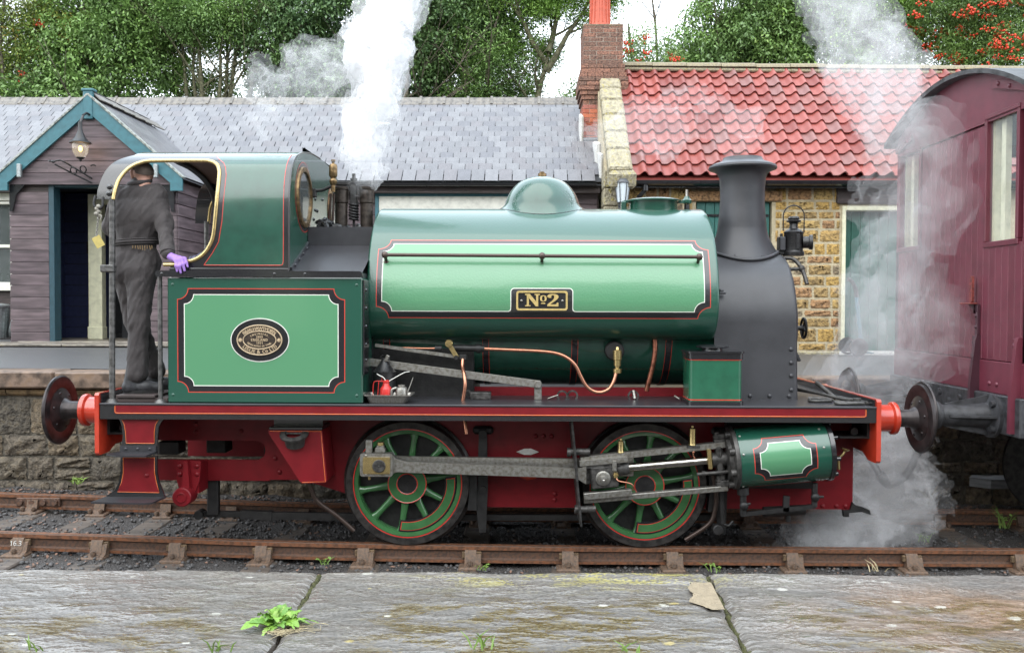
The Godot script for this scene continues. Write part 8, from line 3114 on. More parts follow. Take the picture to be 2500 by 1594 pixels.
func lamps() -> void:
	# lantern on the lamp iron before the chimney
	var c := Vector3(2.53, 2.55, 0.0)
	var t := thing("hand_lantern", "black railway hand lantern with a wire handle on the front of the smokebox", "lantern", c)
	var m := MB.new()
	m.lathe(c, Vector3.UP, [Vector2(0, 0), Vector2(0.098, 0), Vector2(0.1, 0.01), Vector2(0.1, 0.035), Vector2(0.092, 0.045), Vector2(0.088, 0.05), Vector2(0.088, 0.215), Vector2(0.092, 0.222), Vector2(0.08, 0.235), Vector2(0.045, 0.255), Vector2(0.038, 0.27), Vector2(0.036, 0.3), Vector2(0.045, 0.312), Vector2(0.066, 0.32), Vector2(0.068, 0.33), Vector2(0.05, 0.34), Vector2(0.055, 0.352), Vector2(0.04, 0.37), Vector2(0, 0.376)], 28)
	part("body", m, K.lantern_black, t)
	m = MB.new()
	m.lathe(c + Vector3(0.08, 0.125, 0.03), Vector3(1, 0, 0.25), [Vector2(0.055, 0), Vector2(0.055, 0.05), Vector2(0.068, 0.055), Vector2(0.07, 0.085), Vector2(0.058, 0.09), Vector2(0, 0.075)], 24)
	part("lens_housing", m, K.lantern_black, t)
	m = MB.new()
	m.bb(c + Vector3(-0.14, 0.01, -0.03), c + Vector3(-0.09, 0.06, 0.03), 0.006)
	m.bb(c + Vector3(-0.145, 0.06, -0.05), c + Vector3(-0.085, 0.18, 0.05), 0.008)
	m.bb(c + Vector3(-0.125, 0.0, -0.02), c + Vector3(-0.105, 0.21, 0.02), 0.004)
	part("lamp_socket", m, K.lantern_black, t)
	m = MB.new()
	for k in 5:
		m.rivet(c + Vector3(-0.04, 0.07 + 0.025 * k, 0.08), Vector3(-0.4, 0, 1), 0.005)
	m.bb(c + Vector3(0.0, 0.06, 0.083), c + Vector3(0.035, 0.2, 0.094), 0.003)
	part("hasp", m, K.lantern_black, t)
	m = MB.new()
	var arch := []
	for k in 21:
		var a := PI * k / 20.0
		arch.append(c + Vector3(cos(a) * 0.098, 0.375 + sin(a) * 0.098, 0))
	arch.push_front(c + Vector3(0.098, 0.225, 0))
	arch.append(c + Vector3(-0.098, 0.235, 0))
	m.tube(arch, 0.006, 8)
	part("wire_handle", m, K.lantern_black, t)
	# lit lantern on a scroll bracket under the porch gable
	c = Vector3(-6.5, 4.26, -4.62)
	t = thing("wall_lantern", "lit black bell-topped lantern hanging under the gable of the porch", "lantern", c)
	m = MB.new()
	m.lathe(c, Vector3.UP, [Vector2(0.028, 0.46), Vector2(0.03, 0.34), Vector2(0.045, 0.3), Vector2(0.07, 0.24), Vector2(0.11, 0.19), Vector2(0.15, 0.165), Vector2(0.152, 0.15), Vector2(0.12, 0.155), Vector2(0.0, 0.16)], 28)
	m.cyl(c + Vector3(0, 0.44, 0), c + Vector3(0, 0.58, -0.1), 0.02, 10)
	m.tube(spline([c + Vector3(0, 0.57, -0.08), c + Vector3(0.02, 0.62, -0.2), c + Vector3(0.06, 0.5, -0.36), c + Vector3(0.06, 0.2, -0.38), c + Vector3(0.06, -0.3, -0.38)], 6), 0.018, 8)
	m.bb(c + Vector3(0.02, -0.38, -0.4), c + Vector3(0.1, 0.0, -0.37), 0.01)
	m.lathe(c, Vector3.UP, [Vector2(0.06, -0.055), Vector2(0.05, -0.07), Vector2(0.02, -0.085), Vector2(0.015, -0.11), Vector2(0, -0.12)], 18)
	part("lamp_body", m, K.lantern_black, t)
	m = MB.new()
	m.lathe(c, Vector3.UP, [Vector2(0.11, 0.155), Vector2(0.115, 0.1), Vector2(0.105, 0.02), Vector2(0.08, -0.03), Vector2(0.06, -0.055)], 24)
	part("glass_globe", m, K.window_glass, t)
	m = MB.new()
	m.ball(c + Vector3(0, 0.07, 0), Vector3(0.028, 0.045, 0.028), 12)
	part("lamp_bulb", m, K.lamp_glow, t)
	var l := OmniLight3D.new()
	l.name = "lamp_light"
	l.light_color = Color(1.0, 0.75, 0.42)
	l.light_energy = 0.012
	l.light_size = 0.03
	l.omni_range = 8.0
	l.omni_attenuation = 2.0
	l.shadow_enabled = true
	t.add_child(l)
	l.position = Vector3(0, 0.07, 0)
	m = MB.new()
	m.tube([c + Vector3(0.02, -0.32, -0.3), c + Vector3(-0.2, -0.14, 0.02), c + Vector3(-0.28, -0.1, 0.04), c + Vector3(-0.37, -0.12, 0.05)], 0.013, 8)
	m.tube([c + Vector3(0.04, -0.4, -0.34), c + Vector3(-0.16, -0.28, -0.1), c + Vector3(-0.36, -0.16, 0.04)], 0.012, 8)
	m.lathe(c + Vector3(-0.38, -0.125, 0.05), Vector3(-1, 0.2, 0), [Vector2(0.012, -0.03), Vector2(0.024, 0), Vector2(0.01, 0.03), Vector2(0.02, 0.045), Vector2(0, 0.08)], 10)
	for q in [Vector3(-0.13, -0.24, -0.05), Vector3(-0.05, -0.2, -0.18), Vector3(0.04, -0.16, -0.32)]:
		var ring := []
		for k in 15:
			var a := TAU * k / 14.0
			ring.append(c + q + Vector3(cos(a) * 0.045, sin(a) * 0.045, sin(a) * 0.02))
		m.tube(ring, 0.01, 6)
	part("scroll_bracket", m, K.lantern_black, t)
	# six-sided lantern at the corner of the goods shed
	c = Vector3(1.5, 3.66, -5.45)
	t = thing("shed_lantern", "grey six-sided wall lantern with frosted panes on the corner of the goods shed", "lantern", c)
	m = MB.new()
	m.lathe(c, Vector3.UP, [Vector2(0.12, 0.3), Vector2(0.128, 0.29), Vector2(0.128, 0.305), Vector2(0.06, 0.4), Vector2(0.02, 0.43), Vector2(0.015, 0.47), Vector2(0, 0.475)], 6, 10.0)
	m.lathe(c, Vector3.UP, [Vector2(0, -0.03), Vector2(0.07, -0.02), Vector2(0.085, 0.0), Vector2(0, 0.0)], 6, 10.0)
	for k in 6:
		var a := TAU * k / 6.0
		var u := Vector3(0, 0, 0)
		var d := Vector3(sin(a), 0, 0) + Vector3(0, 0, 0)
		d = Vector3.RIGHT.rotated(Vector3.UP, a)
		m.bar(c + d * 0.08 + u, c + d * 0.115 + Vector3(0, 0.295, 0), 0.012, 0.012, d)
	m.bb(c + Vector3(-0.03, -0.1, -0.35), c + Vector3(0.03, 0.1, -0.32), 0.006)
	m.tube(spline([c + Vector3(0, -0.03, 0), c + Vector3(0, -0.1, -0.1), c + Vector3(0, -0.05, -0.33)], 5), 0.014, 8)
	part("lamp_frame", m, K.lead_dark, t)
	m = MB.new()
	m.lathe(c, Vector3.UP, [Vector2(0.078, 0.0), Vector2(0.112, 0.295)], 6, 10.0)
	part("frosted_pane", m, K.frosted, t)


func oil_things() -> void:
	var t := thing("drip_tray", "dented steel tray on the running plate beside the cab side", "tray", Vector3(-1.15, 1.262, 1.0))
	var m := MB.new()
	var lo := rounded(Vector2(-1.29, 0.93), Vector2(-0.985, 1.12), 0.03)
	var hi := rounded(Vector2(-1.325, 0.9), Vector2(-0.945, 1.15), 0.035)
	var rim := rounded(Vector2(-1.34, 0.885), Vector2(-0.93, 1.165), 0.04)
	var n := lo.size()
	for i in n:
		var j := (i + 1) % n
		m.facing(Vector3(lo[i].x, 1.266, lo[i].y), Vector3(lo[j].x, 1.266, lo[j].y), Vector3(hi[j].x, 1.332, hi[j].y), Vector3(hi[i].x, 1.332, hi[i].y), Vector3(-1.14, 1.33, 1.02))
		m.facing(Vector3(hi[i].x, 1.332, hi[i].y), Vector3(hi[j].x, 1.332, hi[j].y), Vector3(rim[j].x, 1.336, rim[j].y), Vector3(rim[i].x, 1.336, rim[i].y), Vector3(-1.14, 0.5, 1.02))
		m.facing(Vector3(rim[i].x, 1.336, rim[i].y), Vector3(rim[j].x, 1.336, rim[j].y), Vector3(rim[j].x, 1.328, rim[j].y), Vector3(rim[i].x, 1.328, rim[i].y), Vector3(-1.14, 1.33, 1.02))
	m.prism(lo, 0.003, Transform3D(Basis(Vector3(1, 0, 0), Vector3(0, 0, 1), Vector3(0, -1, 0)), Vector3(0, 1.268, 0)))
	part("pan", m, K.tin, t)
	var c := Vector3(-1.16, 1.27, 1.03)
	t = thing("red_oil_can", "small red oil can with a long thin white spout, standing in the tray", "oil can", c)
	m = MB.new()
	m.lathe(c, Vector3.UP, [Vector2(0, 0), Vector2(0.05, 0), Vector2(0.052, 0.005), Vector2(0.05, 0.1), Vector2(0.046, 0.112), Vector2(0.028, 0.135), Vector2(0.025, 0.155), Vector2(0.028, 0.158), Vector2(0.028, 0.172), Vector2(0.02, 0.178), Vector2(0, 0.18)], 24)
	part("body", m, K.can_red, t)
	m = MB.new()
	m.tube(spline([c + Vector3(0.01, 0.16, 0), c + Vector3(0.06, 0.19, 0.0), c + Vector3(0.14, 0.235, 0), c + Vector3(0.17, 0.246, 0), c + Vector3(0.2, 0.25, 0)], 5), 0.0045, 7, true, 0.003)
	m.tube(spline([c + Vector3(0.0, 0.17, 0.01), c + Vector3(-0.02, 0.2, 0.01), c + Vector3(-0.05, 0.215, 0.01), c + Vector3(-0.075, 0.23, 0.01)], 5), 0.0045, 7)
	part("spout", m, K.white_line, t)
	m = MB.new()
	m.tube(spline([c + Vector3(-0.02, 0.165, 0), c + Vector3(-0.07, 0.17, 0), c + Vector3(-0.1, 0.16, 0), c + Vector3(-0.108, 0.12, 0), c + Vector3(-0.11, 0.05, 0)], 5), 0.004, 7)
	m.tube([c + Vector3(-0.035, 0.168, 0), c + Vector3(-0.035, 0.21, 0)], 0.003, 6)
	m.tube([c + Vector3(-0.06, 0.17, 0), c + Vector3(-0.07, 0.05, 0), c + Vector3(-0.05, 0.02, 0)], 0.004, 6)
	part("handle", m, K.can_red, t)
	c = Vector3(-1.03, 1.27, 1.03)
	t = thing("tin_feeder", "round grey metal feeder tin beside the red oil can in the tray", "oil can", c)
	m = MB.new()
	m.lathe(c, Vector3.UP, [Vector2(0, 0), Vector2(0.05, 0), Vector2(0.052, 0.006), Vector2(0.05, 0.1), Vector2(0.045, 0.115), Vector2(0.028, 0.125), Vector2(0.03, 0.127), Vector2(0.03, 0.138), Vector2(0, 0.142)], 24)
	part("body", m, K.tin, t)
	m = MB.new()
	m.tube(spline([c + Vector3(-0.04, 0.115, 0.02), c + Vector3(-0.075, 0.1, 0.03), c + Vector3(-0.08, 0.05, 0.03), c + Vector3(-0.075, 0.005, 0.03)], 5), 0.011, 8)
	m.tube([c + Vector3(0.045, 0.06, 0), c + Vector3(0.075, 0.14, -0.01), c + Vector3(0.095, 0.2, -0.02)], 0.006, 7, true, 0.003)
	part("handle", m, K.tin, t)
	c = Vector3(-1.2, 1.262, 0.86)
	t = thing("oil_bottle", "large black cone-topped oil can behind the red one", "oil can", c)
	m = MB.new()
	m.lathe(c, Vector3.UP, [Vector2(0, 0), Vector2(0.095, 0), Vector2(0.097, 0.01), Vector2(0.096, 0.235), Vector2(0.1, 0.238), Vector2(0.1, 0.246), Vector2(0.092, 0.25), Vector2(0.05, 0.305), Vector2(0.028, 0.335), Vector2(0.026, 0.36), Vector2(0, 0.36)], 28)
	part("body", m, K.lantern_black, t)
	m = MB.new()
	m.box(c + Vector3(0.025, 0.36, 0.02), Vector3(0.032, 0.055, 0.03), Basis.from_euler(Vector3(0, 0, -0.45)), 0.004)
	part("stopper", m, K.tin, t)
	m = MB.new()
	m.tube(spline([c + Vector3(0.04, 0.36, 0.02), c + Vector3(0.05, 0.33, 0.03), c + Vector3(0.055, 0.3, 0.05)], 4), 0.004, 6)
	m.tube(spline([c + Vector3(-0.025, 0.35, 0), c + Vector3(-0.03, 0.37, 0), c + Vector3(-0.01, 0.385, 0)], 4), 0.008, 6)
	part("chain", m, K.grimy_black, t)


func lump(seed_: int) -> ArrayMesh:
	var r := RandomNumberGenerator.new()
	r.seed = seed_
	var m := MB.new()
	m.ball(Vector3.ZERO, Vector3.ONE, 7)
	var moved := {}
	for i in m.v.size():
		var p := m.v[i]
		var key := Vector3i((p * 200.0).round())
		if not moved.has(key):
			moved[key] = p * r.randf_range(0.7, 1.15)
		m.v[i] = moved[key]
	for i in range(0, m.v.size(), 3):
		var nn := -(m.v[i + 1] - m.v[i]).cross(m.v[i + 2] - m.v[i]).normalized()
		for k in 3:
			m.n[i + k] = nn
	return m.mesh()


func yard_things() -> void:
	# coal piled behind the cab front
	var coal := MultiMesh.new()
	coal.transform_format = MultiMesh.TRANSFORM_3D
	coal.mesh = lump(3)
	coal.instance_count = 150
	for i in 150:
		var p := Vector3(rng.randf_range(-1.88, -1.4), rng.randf_range(2.66, 2.79), rng.randf_range(-0.45, 0.45))
		if i < 26:
			p = Vector3(rng.randf_range(-1.88, -1.77), rng.randf_range(2.76, 2.84), rng.randf_range(0.2, 0.45))
		coal.set_instance_transform(i, Transform3D(Basis.from_euler(Vector3(rng.randf() * 6.0, rng.randf() * 6.0, 0)).scaled(Vector3(rng.randf_range(0.03, 0.055), rng.randf_range(0.025, 0.04), rng.randf_range(0.03, 0.05))), p))
	var co := MultiMeshInstance3D.new()
	co.name = "coal_heap"
	co.multimesh = coal
	co.material_override = K.coal
	add_child(co)
	co.set_meta("kind", "stuff")
	tag(co, "lumps of coal heaped behind the plate beside the safety valves", "coal")
	# fire irons lying on the front of the running plate
	var irons := [
		[[Vector3(2.42, 1.34, 0.35), Vector3(2.6, 1.31, 0.62), Vector3(2.72, 1.285, 0.78), Vector3(2.78, 1.28, 0.86)], "long bent fire iron lying nearest the smokebox on the front plate"],
		[[Vector3(2.5, 1.31, 0.2), Vector3(2.63, 1.3, 0.5), Vector3(2.74, 1.29, 0.75), Vector3(2.86, 1.275, 1.02), Vector3(2.83, 1.275, 1.06)], "fire iron with a looped end lying by the red front beam"],
		[[Vector3(2.45, 1.285, 0.75), Vector3(2.57, 1.285, 0.82), Vector3(2.6, 1.28, 0.9), Vector3(2.46, 1.278, 0.92), Vector3(2.42, 1.278, 0.88), Vector3(2.44, 1.278, 0.84)], "short hooked fire iron lying across the other fire irons"]]
	for e in irons:
		var m := MB.new()
		m.tube(spline(e[0], 5), 0.014, 8)
		var o := part("fire_iron", m, K.dull_iron, self)
		o.name = numbered("fire_iron")
		tag(o, e[1], "fire iron", "fire irons on the front running plate")
	var m := MB.new()
	m.tube(spline([Vector3(2.6, 1.4, 0.5), Vector3(2.66, 1.33, 0.62), Vector3(2.7, 1.285, 0.7)], 4), 0.02, 8)
	m.tube(spline([Vector3(2.58, 1.28, 1.03), Vector3(2.72, 1.28, 1.05), Vector3(2.8, 1.28, 1.1), Vector3(2.62, 1.275, 1.1), Vector3(2.58, 1.275, 1.06)], 4), 0.012, 8)
	m.nut(Vector3(2.78, 1.262, 1.0), Vector3.UP, 0.035, 0.05)
	var shk := part("coupling_hook", m, K.dull_iron, self)
	shk.name = numbered("coupling_hook")
	tag(shk, "spare iron hook and link lying at the corner of the front plate", "hook")
	# yellow tag on a chain below the cab wing
	m = MB.new()
	var t := thing("chained_tag", "small yellow metal tag hanging on a chain and shackle behind the cab", "tag", Vector3(-3.53, 2.58, 1.13))
	m.box(Vector3(-3.525, 2.59, 1.14), Vector3(0.07, 0.095, 0.004), Basis.from_euler(Vector3(0, 0.2, 0.5)), 0.0015)
	part("tag_plate", m, K.tag_yellow, t)
	m = MB.new()
	var y := 2.645
	var k := 0
	while y < 2.8:
		var ring := []
		for q in 11:
			var a := TAU * q / 10.0
			ring.append(Vector3(-3.54 + 0.015 * (y - 2.64) / 0.15 + (cos(a) * 0.008 if k % 2 else 0.0), y + sin(a) * 0.012, 1.14 + (0.0 if k % 2 else cos(a) * 0.008)))
		m.tube(ring, 0.003, 5)
		y += 0.017
		k += 1
	part("chain", m, K.steel, t)
	m = MB.new()
	for q in 5:
		m.ball(Vector3(-3.525 + rng.randf_range(-0.015, 0.015), 2.8 + 0.02 * q, 1.14 + rng.randf_range(-0.012, 0.012)), Vector3(0.02, 0.018, 0.018), 8)
	m.tube([Vector3(-3.515, 2.81, 1.15), Vector3(-3.49, 2.8, 1.155), Vector3(-3.5, 2.775, 1.15)], 0.006, 6)
	part("knotted_rag", m, K.rope, t)
	m = MB.new()
	m.tube(spline([Vector3(-3.55, 2.97, 1.13), Vector3(-3.56, 2.9, 1.14), Vector3(-3.53, 2.86, 1.14), Vector3(-3.49, 2.88, 1.14), Vector3(-3.49, 2.96, 1.13)], 5), 0.011, 8)
	part("shackle", m, K.grimy_black, t)
	# checked bag inside the cab opening
	t = thing("checked_bag", "grey checked cloth bag with green straps lying inside the cab opening", "bag", Vector3(-2.72, 2.36, 0.9))
	m = MB.new()
	var n := FastNoiseLite.new()
	n.seed = 4
	n.frequency = 6.0
	var rows := []
	for i in 13:
		var a := PI * i / 12.0
		var line := PackedVector3Array()
		for j in 24:
			var b := TAU * j / 24.0
			var d := Vector3(sin(a) * cos(b), cos(a), sin(a) * sin(b))
			var r := 1.0 + n.get_noise_3dv(d * 0.4) * 0.25
			line.append(Vector3(-2.72, 2.4, 0.86) + d * Vector3(0.19, 0.115, 0.13) * r)
		rows.append(line)
	m.sheet(rows, true, true)
	part("cloth", m, K.check_cloth, t)
	m = MB.new()
	m.tube(spline([Vector3(-2.8, 2.36, 1.01), Vector3(-2.76, 2.45, 1.0), Vector3(-2.73, 2.51, 0.95)], 5), 0.012, 6)
	m.tube(spline([Vector3(-2.64, 2.4, 1.0), Vector3(-2.66, 2.46, 0.98), Vector3(-2.68, 2.51, 0.92)], 5), 0.012, 6)
	part("strap", m, K.strap_green, t)
	# dustbin by the porch
	for e in [[-8.62, -6.0, "galvanised ribbed dustbin beside the porch at the left edge"], [-8.35, -6.15, "round dustbin lid leaning between the dustbin and the porch"]]:
		var by := plat_y(e[0], e[1]) + 0.0
		if e[0] == -8.62:
			t = thing("dustbin", e[2], "dustbin", Vector3(e[0], by, e[1]))
			m = MB.new()
			var rr := []
			for i in 2:
				var line := PackedVector3Array()
				for j in 72:
					var a := TAU * j / 72.0
					var r := (0.2 if i == 0 else 0.235) + 0.006 * cos(a * 24.0)
					line.append(Vector3(e[0] + cos(a) * r, by + (0.02 if i == 0 else 0.52), e[1] + sin(a) * r))
				rr.append(line)
			m.sheet(rr, true, true)
			part("ribbed_body", m, K.bin_zinc, t)
			m = MB.new()
			m.lathe(Vector3(e[0], by + 0.51, e[1]), Vector3.UP, [Vector2(0.25, 0.0), Vector2(0.252, 0.03), Vector2(0.22, 0.055), Vector2(0, 0.085)], 32)
			m.tube([Vector3(e[0] - 0.07, by + 0.58, e[1]), Vector3(e[0] - 0.05, by + 0.64, e[1]), Vector3(e[0] + 0.05, by + 0.64, e[1]), Vector3(e[0] + 0.07, by + 0.58, e[1])], 0.012, 8)
			part("lid", m, K.bin_zinc, t)
		else:
			m = MB.new()
			m.lathe(Vector3(e[0], by + 0.25, e[1]), Vector3(-0.9, 0.25, 0.3), [Vector2(0.25, -0.02), Vector2(0.25, 0.02), Vector2(0.2, 0.04), Vector2(0, 0.06)], 32)
			var ld := part("dustbin_lid", m, K.bin_zinc, self)
			ld.name = numbered("round_lid")
			tag(ld, e[2], "lid")
	# sack truck by the shed door
	var bx := 5.02
	var bz := -5.3
	var py := plat_y(bx, bz)
	t = thing("sack_truck", "green two-wheeled sack truck with black grips standing by the shed door", "sack truck", Vector3(bx, py, bz))
	m = MB.new()
	for s in [0.0, 0.32]:
		m.tube([Vector3(bx + 0.12 + s * 0.4, py + 0.1, bz - s), Vector3(bx + 0.03 + s * 0.4, py + 0.9, bz - s)], 0.025, 8)
	for yy in [0.25, 0.5, 0.75]:
		m.tube([Vector3(bx + 0.1 - 0.1 * yy, py + yy, bz), Vector3(bx + 0.23 - 0.1 * yy, py + yy, bz - 0.32)], 0.016, 8)
	m.box(Vector3(bx + 0.2, py + 0.05, bz - 0.15), Vector3(0.2, 0.015, 0.36))
	part("frame", m, K.teal_paint, t)
	m = MB.new()
	for s in [0.0, 0.32]:
		m.tube(spline([Vector3(bx + 0.03 + s * 0.4, py + 0.9, bz - s), Vector3(bx + 0.01 + s * 0.4, py + 1.05, bz - s), Vector3(bx - 0.06 + s * 0.4, py + 1.16, bz - s), Vector3(bx - 0.1 + s * 0.4, py + 1.17, bz - s)], 4), 0.028, 8)
	part("grip", m, K.grimy_black, t)
	for s in [0.08, -0.4]:
		m = MB.new()
		m.lathe(Vector3(bx + 0.05, py + 0.14, bz + s), Vector3(0, 0, 1), [Vector2(0.1, -0.02), Vector2(0.135, -0.025), Vector2(0.14, 0.0), Vector2(0.135, 0.025), Vector2(0.1, 0.02), Vector2(0.1, 0.004), Vector2(0.0, 0.004)], 24)
		part("wheel", m, K.tyre, t)
	# vacuum hose below the front beam
	m = MB.new()
	m.tube(spline([Vector3(2.95, 1.0, -0.2), Vector3(3.02, 0.8, -0.15), Vector3(3.12, 0.76, -0.1), Vector3(3.25, 0.68, -0.05), Vector3(3.33, 0.55, 0.0), Vector3(3.37, 0.45, 0.05), Vector3(3.45, 0.4, 0.05), Vector3(3.6, 0.5, 0.05), Vector3(3.75, 0.75, 0.0), Vector3(3.9, 1.05, 0.0)], 6), 0.035, 10)
	m.cyl(Vector3(3.35, 0.5, 0.03), Vector3(3.4, 0.43, 0.05), 0.05, 12)
	var hose := part("brake_hose", m, K.grimy_black, self)
	hose.name = numbered("brake_hose")
	tag(hose, "black brake hose hanging between the front beam and the van", "hose")


func leaf_blade(m: MB, base: Vector3, dir: Vector3, length: float, width: float, rise: float, droop: float, lobes: float) -> void:
	var side := dir.cross(Vector3.UP).normalized()
	side = side.rotated(dir.normalized(), rng.randf_range(-0.5, 0.5))
	var rows := []
	var n := 13
	var bow := rng.randf_range(-0.25, 0.25)
	for i in n:
		var f := float(i) / (n - 1)
		var w := width * pow(sin(PI * pow(f, 0.7) * 0.95 + 0.08), 0.8)
		var wl := w * (1.0 + lobes * (1.0 if i % 2 else -1.0) * rng.randf_range(0.6, 1.6))
		var wr := w * (1.0 + lobes * (1.0 if i % 2 else -1.0) * rng.randf_range(0.6, 1.6))
		var p := base + dir * (length * f) + side * (bow * length * f * f) + Vector3(0, rise * sin(f * PI * 0.6) - droop * f * f, 0)
		rows.append(PackedVector3Array([p - side * wl + Vector3(0, (0.2 + rng.randf_range(-0.3, 0.3)) * w, 0), p - side * wl * 0.5 + Vector3(0, rng.randf_range(0.0, 0.3) * w, 0), p, p + side * wr * 0.5 + Vector3(0, rng.randf_range(0.0, 0.3) * w, 0), p + side * wr + Vector3(0, (0.2 + rng.randf_range(-0.3, 0.3)) * w, 0)]))
	m.sheet(rows, false)


func plants() -> void:
	# leafy weed in the joint of the near platform
	var c := Vector3(-1.255, 0.445, 4.02)
	var t := thing("leafy_weed", "bright green leafy weed growing in the joint between two wet slabs", "plant", c)
	for k in 34:
		var a := TAU * k / 26.0 * 2.4 + rng.randf_range(-0.2, 0.2)
		var d := Vector3(cos(a), 0, sin(a) * 0.8).normalized()
		var inner := k > 14
		var m := MB.new()
		leaf_blade(m, c + d * (rng.randf_range(0.0, 0.05) if inner else 0.02) + Vector3(0, rng.randf_range(0.0, 0.03) if inner else 0.0, 0), d, rng.randf_range(0.035, 0.075) if inner else rng.randf_range(0.07, 0.16), rng.randf_range(0.016, 0.032), rng.randf_range(0.03, 0.07) if inner else rng.randf_range(0.02, 0.05), rng.randf_range(0.0, 0.03), 0.22)
		part("leaf", m, K["weed_leaf_%d" % (k % 3)], t)
	for e in [[Vector3(-0.17, 0, 0.16), 0.17], [Vector3(0.2, 0, 0.03), 0.19], [Vector3(-0.12, 0, -0.06), 0.12], [Vector3(0.13, 0, 0.1), 0.13]]:
		var m := MB.new()
		var d: Vector3 = e[0].normalized()
		leaf_blade(m, c + d * 0.03 + Vector3(0, 0.02, 0), d, e[1], 0.036, 0.03, 0.025, 0.1)
		part("leaf", m, K.weed_leaf_0, t)
	var m := MB.new()
	for k in 60:
		var a := rng.randf_range(-0.6, 1.4)
		var p := c + Vector3(cos(a) * rng.randf_range(0.06, 0.2), 0.008, sin(a) * rng.randf_range(0.05, 0.12) + 0.06)
		m.tube([p, p + Vector3(rng.randfn(0, 0.03), rng.randf_range(0.0, 0.012), rng.randfn(0, 0.02)), p + Vector3(rng.randfn(0, 0.05), 0.004, rng.randfn(0, 0.03))], 0.0011, 4, false)
	part("dry_roots", m, K.dry_grass, t)
	# moss filling the joints
	for e in [[-1.25, -1.21, 3.12, 3.95], [1.12, 1.065, 3.12, 4.6], [-1.3, -1.36, 4.05, 4.9]]:
		m = MB.new()
		var n := 40
		var rows := []
		for i in n + 1:
			var f := float(i) / n
			var x := lerpf(e[0], e[1], f)
			var z := lerpf(e[2], e[3], f)
			var w := rng.randf_range(0.008, 0.024)
			var h := 0.425 + rng.randf_range(-0.008, 0.016)
			rows.append(PackedVector3Array([Vector3(x - w - 0.012, 0.39, z), Vector3(x - w * 0.5, h, z), Vector3(x + w * 0.5, h + rng.randf_range(-0.006, 0.006), z), Vector3(x + w + 0.012, 0.39, z)]))
		m.sheet(rows, false)
		var o := part("joint_moss", m, K.moss, self)
		o.name = numbered("joint_moss")
		o.set_meta("kind", "stuff")
		tag(o, "dark moss and dirt in the joint %s" % ["between the two left slabs behind the leafy weed", "between the two right slabs beside the broken patch", "in front of the leafy weed"][0 if e[0] == -1.25 else 1 if e[0] == 1.12 else 2], "moss")
	# grass tufts at the lower edge, weeds along the rail and the wall foot
	var spots := [[Vector3(-0.2, 0.45, 4.33), 9, 0.09, "grass", "grass tuft at the lower edge right of the leafy weed"], [Vector3(-1.42, 0.45, 4.38), 7, 0.08, "grass", "thin grass blades just below the leafy weed"], [Vector3(0.5, 0.45, 4.36), 5, 0.06, "grass", "small grass tuft at the lower edge near the middle"], [Vector3(-2.3, 0.45, 4.38), 6, 0.06, "grass", "grass tuft at the lower left edge"], [Vector3(-1.7, -0.12, 1.0), 6, 0.08, "grass", "tiny weed beside the near rail left of the rear wheel"], [Vector3(1.6, -0.14, 1.05), 6, 0.08, "grass", "tiny weed beside the near rail right of the front wheel"], [Vector3(-0.35, -0.14, 1.05), 5, 0.07, "grass", "tiny weed below the near rail between the wheels"], [Vector3(4.72, -0.1, -0.35), 12, 0.2, "grass", "tall green weed between the rails below the van"], [Vector3(4.45, -0.1, -1.35), 14, 0.22, "dry_grass", "dry grass stalks at the wall foot below the van"], [Vector3(3.75, -0.12, 0.1), 8, 0.12, "grass", "green weed between the rails near the brake hose"], [Vector3(-4.95, 0.08, -1.32), 14, 0.1, "weed_leaf_2", "yellow-green weed at the foot of the wall on the left"], [Vector3(5.05, -0.1, 0.3), 9, 0.12, "grass", "low weed between the rails at the right edge"], [Vector3(2.9, -0.1, 1.15), 7, 0.1, "dry_grass", "dry curling grass beside the near rail at the right"], [Vector3(-4.9, -0.1, 0.4), 6, 0.05, "weed_leaf_2", "tiny yellow-green weed between the rails at the left"]]
	for e in spots:
		m = MB.new()
		for k in e[1]:
			var p: Vector3 = e[0] + Vector3(rng.randfn(0, 0.03), 0, rng.randfn(0, 0.02))
			var d := Vector3(rng.randfn(0, 0.5), 1, rng.randfn(0, 0.35)).normalized()
			var l: float = e[2] * rng.randf_range(0.6, 1.3)
			var s := d.cross(Vector3(0, 0, 1)).normalized() * 0.004
			var bend := Vector3(d.x, -0.15, d.z) * l * 0.5
			m.sheet([PackedVector3Array([p - s, p + s]), PackedVector3Array([p + d * l * 0.6 - s, p + d * l * 0.6 + s]), PackedVector3Array([p + d * l + bend - s * 0.2, p + d * l + bend + s * 0.2])], false)
			if e[3] == "grass" and e[0].z < 2.0 or e[3] == "weed_leaf_2":
				leaf_blade(m, p + d * l * 0.6, Vector3(rng.randfn(0, 1), 0.2, rng.randfn(0, 1)).normalized(), 0.04, 0.012, 0.01, 0.01, 0.0)
		var o := part("grass_tuft", m, K[e[3]], self)
		o.name = numbered("grass_tuft")
		tag(o, e[4], "grass", "weeds and tufts of grass")


